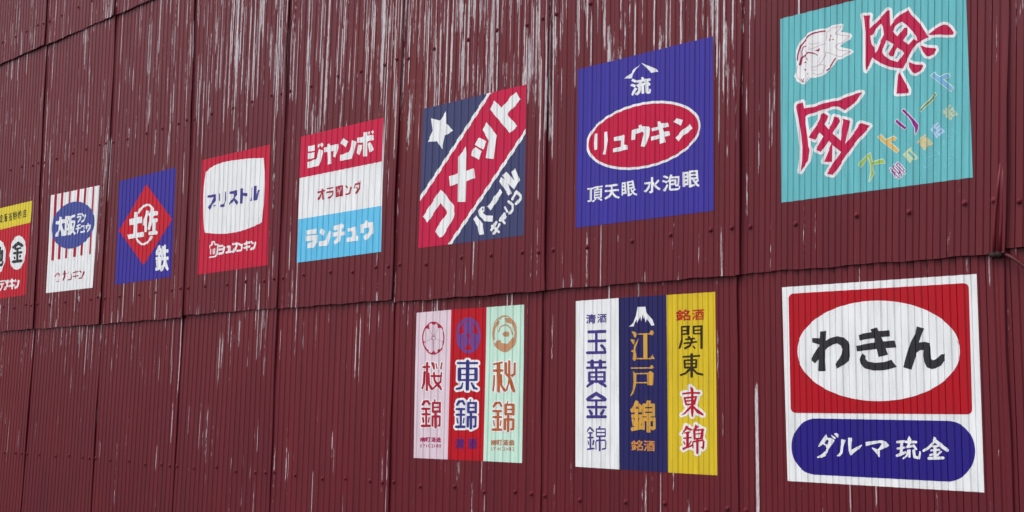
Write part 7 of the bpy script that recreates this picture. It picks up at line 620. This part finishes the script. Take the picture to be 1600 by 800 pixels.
  ('lettering','large red characters',2,(0.46, 0.006, 0.03),[[19846,241,19961,179,19964,102,20130,98,20144,94,20155,84,20156,71,20153,64,20143,55,20131,52,19962,55,19964,-3,20058,4,20072,-3,20078,-15,20019,-203,20012,-214,20001,-220,19963,-225,19964,-278,19971,-242,19975,-241,20017,-288,20257,-455,20260,-465,20255,-482,20202,-485,20054,-422,19964,-316,19961,-429,19925,-524,19921,-526,19888,-519,19884,-515,19863,-423,19863,-313,19701,-457,19573,-490,19576,-475,19673,-425,19847,-242,19851,-242,19866,-262,19864,-231,19751,-239,19729,-239,19717,-233,19704,-214,19657,-54,19657,-43,19667,-29,19682,-23,19708,-28,19871,-12,19872,57,19625,32,19605,38,19596,54,19604,70,19622,77,19865,103],[19990,-46,19962,-50,19965,-95,19978,-95,19983,-92,19998,-49],[19855,-59,19725,-72,19735,-109,19868,-101,19870,-59],[19846,-139,19747,-146,19760,-195,19867,-188,19869,-139],[20009,-707,20107,-762,20039,-832,20164,-820,20173,-818,20179,-804,20218,-814,20238,-815,20278,-831,20251,-897,20212,-1069,20207,-1072,20125,-1083,20121,-1082,20120,-1075,20102,-1077,20093,-1080,20093,-1093,20096,-1096,20232,-1074,20243,-1075,20254,-1082,20259,-1093,20255,-1106,20285,-1116,20273,-1279,20227,-1331,20140,-1270,20142,-1267,20200,-1254,20207,-1121,20093,-1138,20089,-1418,20080,-1435,20060,-1443,20037,-1438,20027,-1421,20028,-1148,19951,-1162,19953,-1294,19949,-1304,19932,-1314,19913,-1313,19900,-1304,19895,-1290,19895,-1261,19892,-1259,19723,-1321,19635,-1367,19629,-1364,19582,-1315,19723,-1267,19728,-1076,19654,-1082,19643,-1077,19636,-1068,19641,-1052,19652,-1045,19729,-1034,19731,-944,19689,-950,19675,-948,19666,-939,19665,-931,19668,-923,19678,-917,19825,-887,19841,-889,19850,-900,19849,-909,19842,-917,19798,-930,19795,-1025,19804,-1026,19868,-1020,19880,-1028,19883,-1040,19879,-1049,19867,-1057,19795,-1067,19792,-1193,19795,-1193,19848,-1123,19859,-1120,19870,-1122,19878,-1128,19880,-1137,19823,-1222,19806,-1230,19792,-1228,19792,-1245,19892,-1212,19893,-1151,19912,-1127,20030,-1105,20029,-1085,20016,-1085,20001,-1095,19987,-1099,19966,-1095,19955,-1083,19951,-1064,19941,-840,19952,-821,19961,-815,19979,-812,19975,-806],[19717,-740,19782,-760,19784,-764,19778,-785,19891,-830,19912,-856,19842,-874,19760,-834,19737,-856,19600,-964,19572,-962,19571,-958,19673,-844],[20148,-862,20011,-877,20012,-934,20154,-915,20166,-863,20164,-861],[20141,-946,20015,-964,20018,-1046,20129,-1036,20148,-952,20147,-946],[19649,-1135,19660,-1134,19672,-1140,19709,-1204,19709,-1217,19697,-1227,19681,-1228,19672,-1222,19634,-1158,19636,-1144]]),
 ]),
]



def flat_mesh(contours):
    cu = bpy.data.curves.new('outline', 'CURVE')
    cu.dimensions = '2D'
    cu.fill_mode = 'BOTH'
    for c in contours:
        n = len(c) // 2
        sp = cu.splines.new('POLY')
        sp.points.add(n - 1)
        for i in range(n):
            sp.points[i].co = (c[2 * i] * 1e-4, c[2 * i + 1] * 1e-4, 0, 1)
        sp.use_cyclic_u = True
    ob = bpy.data.objects.new('outline', cu)
    COL.objects.link(ob)
    dg = bpy.context.evaluated_depsgraph_get()
    me = bpy.data.meshes.new_from_object(ob.evaluated_get(dg))
    bpy.data.objects.remove(ob)
    bpy.data.curves.remove(cu)
    return me


def paint_on_sheet(contours, row, col, lay):
    me = flat_mesh(contours)
    bm = bmesh.new()
    bm.from_mesh(me)
    bpy.data.meshes.remove(me)
    bmesh.ops.remove_doubles(bm, verts=bm.verts, dist=1e-6)
    for v in bm.verts:                                   # to (rib, z)
        v.co = Vector((ribcoord(row, col, v.co.x, v.co.y), v.co.y, 0))
    r0 = min(v.co.x for v in bm.verts)
    r1 = max(v.co.x for v in bm.verts)
    z0 = min(v.co.y for v in bm.verts)
    z1 = max(v.co.y for v in bm.verts)

    def cut(co, no):
        ax = 0 if no.x else 1
        c = co[ax]
        fs = [f for f in bm.faces if min(v.co[ax] for v in f.verts) < c < max(v.co[ax] for v in f.verts)]
        if fs:
            es = {e for f in fs for e in f.edges}
            vs = {v for f in fs for v in f.verts}
            bmesh.ops.bisect_plane(bm, geom=fs + list(es) + list(vs), dist=1e-6, plane_co=co, plane_no=no)
    for z in zcuts(row):
        if z0 < z < z1:
            cut(Vector((0, z, 0)), Vector((0, 1, 0)))
    for r in breaks(row, r0, r1):
        cut(Vector((r, 0, 0)), Vector((1, 0, 0)))
    off = 0.00028 * (lay + 1)
    for v in bm.verts:
        r, z = v.co.x, v.co.y
        x, y = surf(row, col, r, z)
        v.co = Vector((x, y - off, z))
    bmesh.ops.recalc_face_normals(bm, faces=bm.faces)
    bm.normal_update()
    if sum(f.normal.y for f in bm.faces) > 0:
        bmesh.ops.reverse_faces(bm, faces=bm.faces)
    return bm


for label, row, col, parts in SIGNS:
    xs = [c[i] * 1e-4 for p in parts[:1] for c in p[4] for i in range(0, len(c), 2)]
    zs = [c[i] * 1e-4 for p in parts[:1] for c in p[4] for i in range(1, len(c), 2)]
    base = Vector(((min(xs) + max(xs)) / 2, 0.0, min(zs)))
    root = empty('painted_sign', base, label, 'painted sign', 'advertising signs painted on the corrugated wall')
    for pname, plabel, lay, color, contours in parts:
        if not contours:
            continue
        bm = paint_on_sheet(contours, row, col, lay)
        o = finish(bm, pname, sign_paint(color), root, base)
        if plabel:
            o['label'] = plabel


# ------------------------------------------------------------------ small things at the right-hand seam
def tube(bm, pts, rad, n=10):
    prev = None
    for i, p in enumerate(pts):
        p = Vector(p)
        a = Vector(pts[max(i - 1, 0)])
        b = Vector(pts[min(i + 1, len(pts) - 1)])
        t = (b - a).normalized()
        s = t.cross(Vector((0, 1, 0.3))).normalized()
        w = s.cross(t)
        cur = [bm.verts.new(p + rad * (math.cos(2 * math.pi * k / n) * s + math.sin(2 * math.pi * k / n) * w)) for k in range(n)]
        if prev:
            for k in range(n):
                bm.faces.new((prev[k], prev[(k + 1) % n], cur[(k + 1) % n], cur[k]))
        else:
            bm.faces.new(cur[::-1])
        prev = cur
    bm.faces.new(prev)
    bmesh.ops.recalc_face_normals(bm, faces=bm.faces)


# folded lip of the sheet above the junction, part of the wall
for xs in ((2.7650, 2.7665, 2.7700, 2.7760, 2.7850), (2.7775, 2.7800, 2.7835, 2.7865, 2.7905)):
    bm = bmesh.new()
    tube(bm, [(x, -0.0045 + 0.0016 * i, z) for i, (x, z) in enumerate(zip(xs, (.304, .345, .385, .430, .490)))], 0.0030, 8)
    finish(bm, 'seam_fold', M_WALL, wall, WALL_BASE, smooth=True)

# dried sealant smeared over the junction
bm = bmesh.new()
rnd = random.Random(3)
bmesh.ops.create_icosphere(bm, subdivisions=3, radius=1.0)
for v in bm.verts:
    c = v.co.copy()
    k = 1 + 0.22 * math.sin(c.x * 7 + c.z * 3) + 0.18 * math.sin(c.z * 9 + c.x * 5 + 1) + rnd.uniform(-.06, .06)
    v.co = Vector((2.768 + c.x * 0.0165 * k, 0.001 + c.y * 0.0065, 0.2985 + c.z * 0.0075 * k))
finish(bm, 'sealant', M_TAR, wall, WALL_BASE, smooth=True)

# loose cable leaving the lap under the right-hand sheet
pts = [(2.770, 0.012, 0.3000), (2.780, 0.008, 0.2985), (2.787, 0.002, 0.2965), (2.7945, -0.004, 0.2935), (2.803, -0.007, 0.2880), (2.812, -0.008, 0.2810), (2.822, -0.008, 0.2725), (2.833, -0.007, 0.2615), (2.846, -0.006, 0.2475),
       (2.865, -0.006, 0.225), (2.890, -0.006, 0.190), (2.908, -0.006, 0.140), (2.914, -0.006, 0.06), (2.914, -0.006, -0.10), (2.913, -0.006, -0.40), (2.914, -0.006, -0.80), (2.914, -0.006, -1.10), (2.912, -0.010, -1.40)]
cbase = Vector((2.912, -0.010, -1.42))
bm = bmesh.new()
tube(bm, pts, 0.0036, 10)
cable = finish(bm, 'cable', M_CORD, None, cbase, smooth=True)
cable.location = cbase
cable['label'] = 'thin loose maroon cable poking out of the lap at the right edge of the wall'
cable['category'] = 'cable'
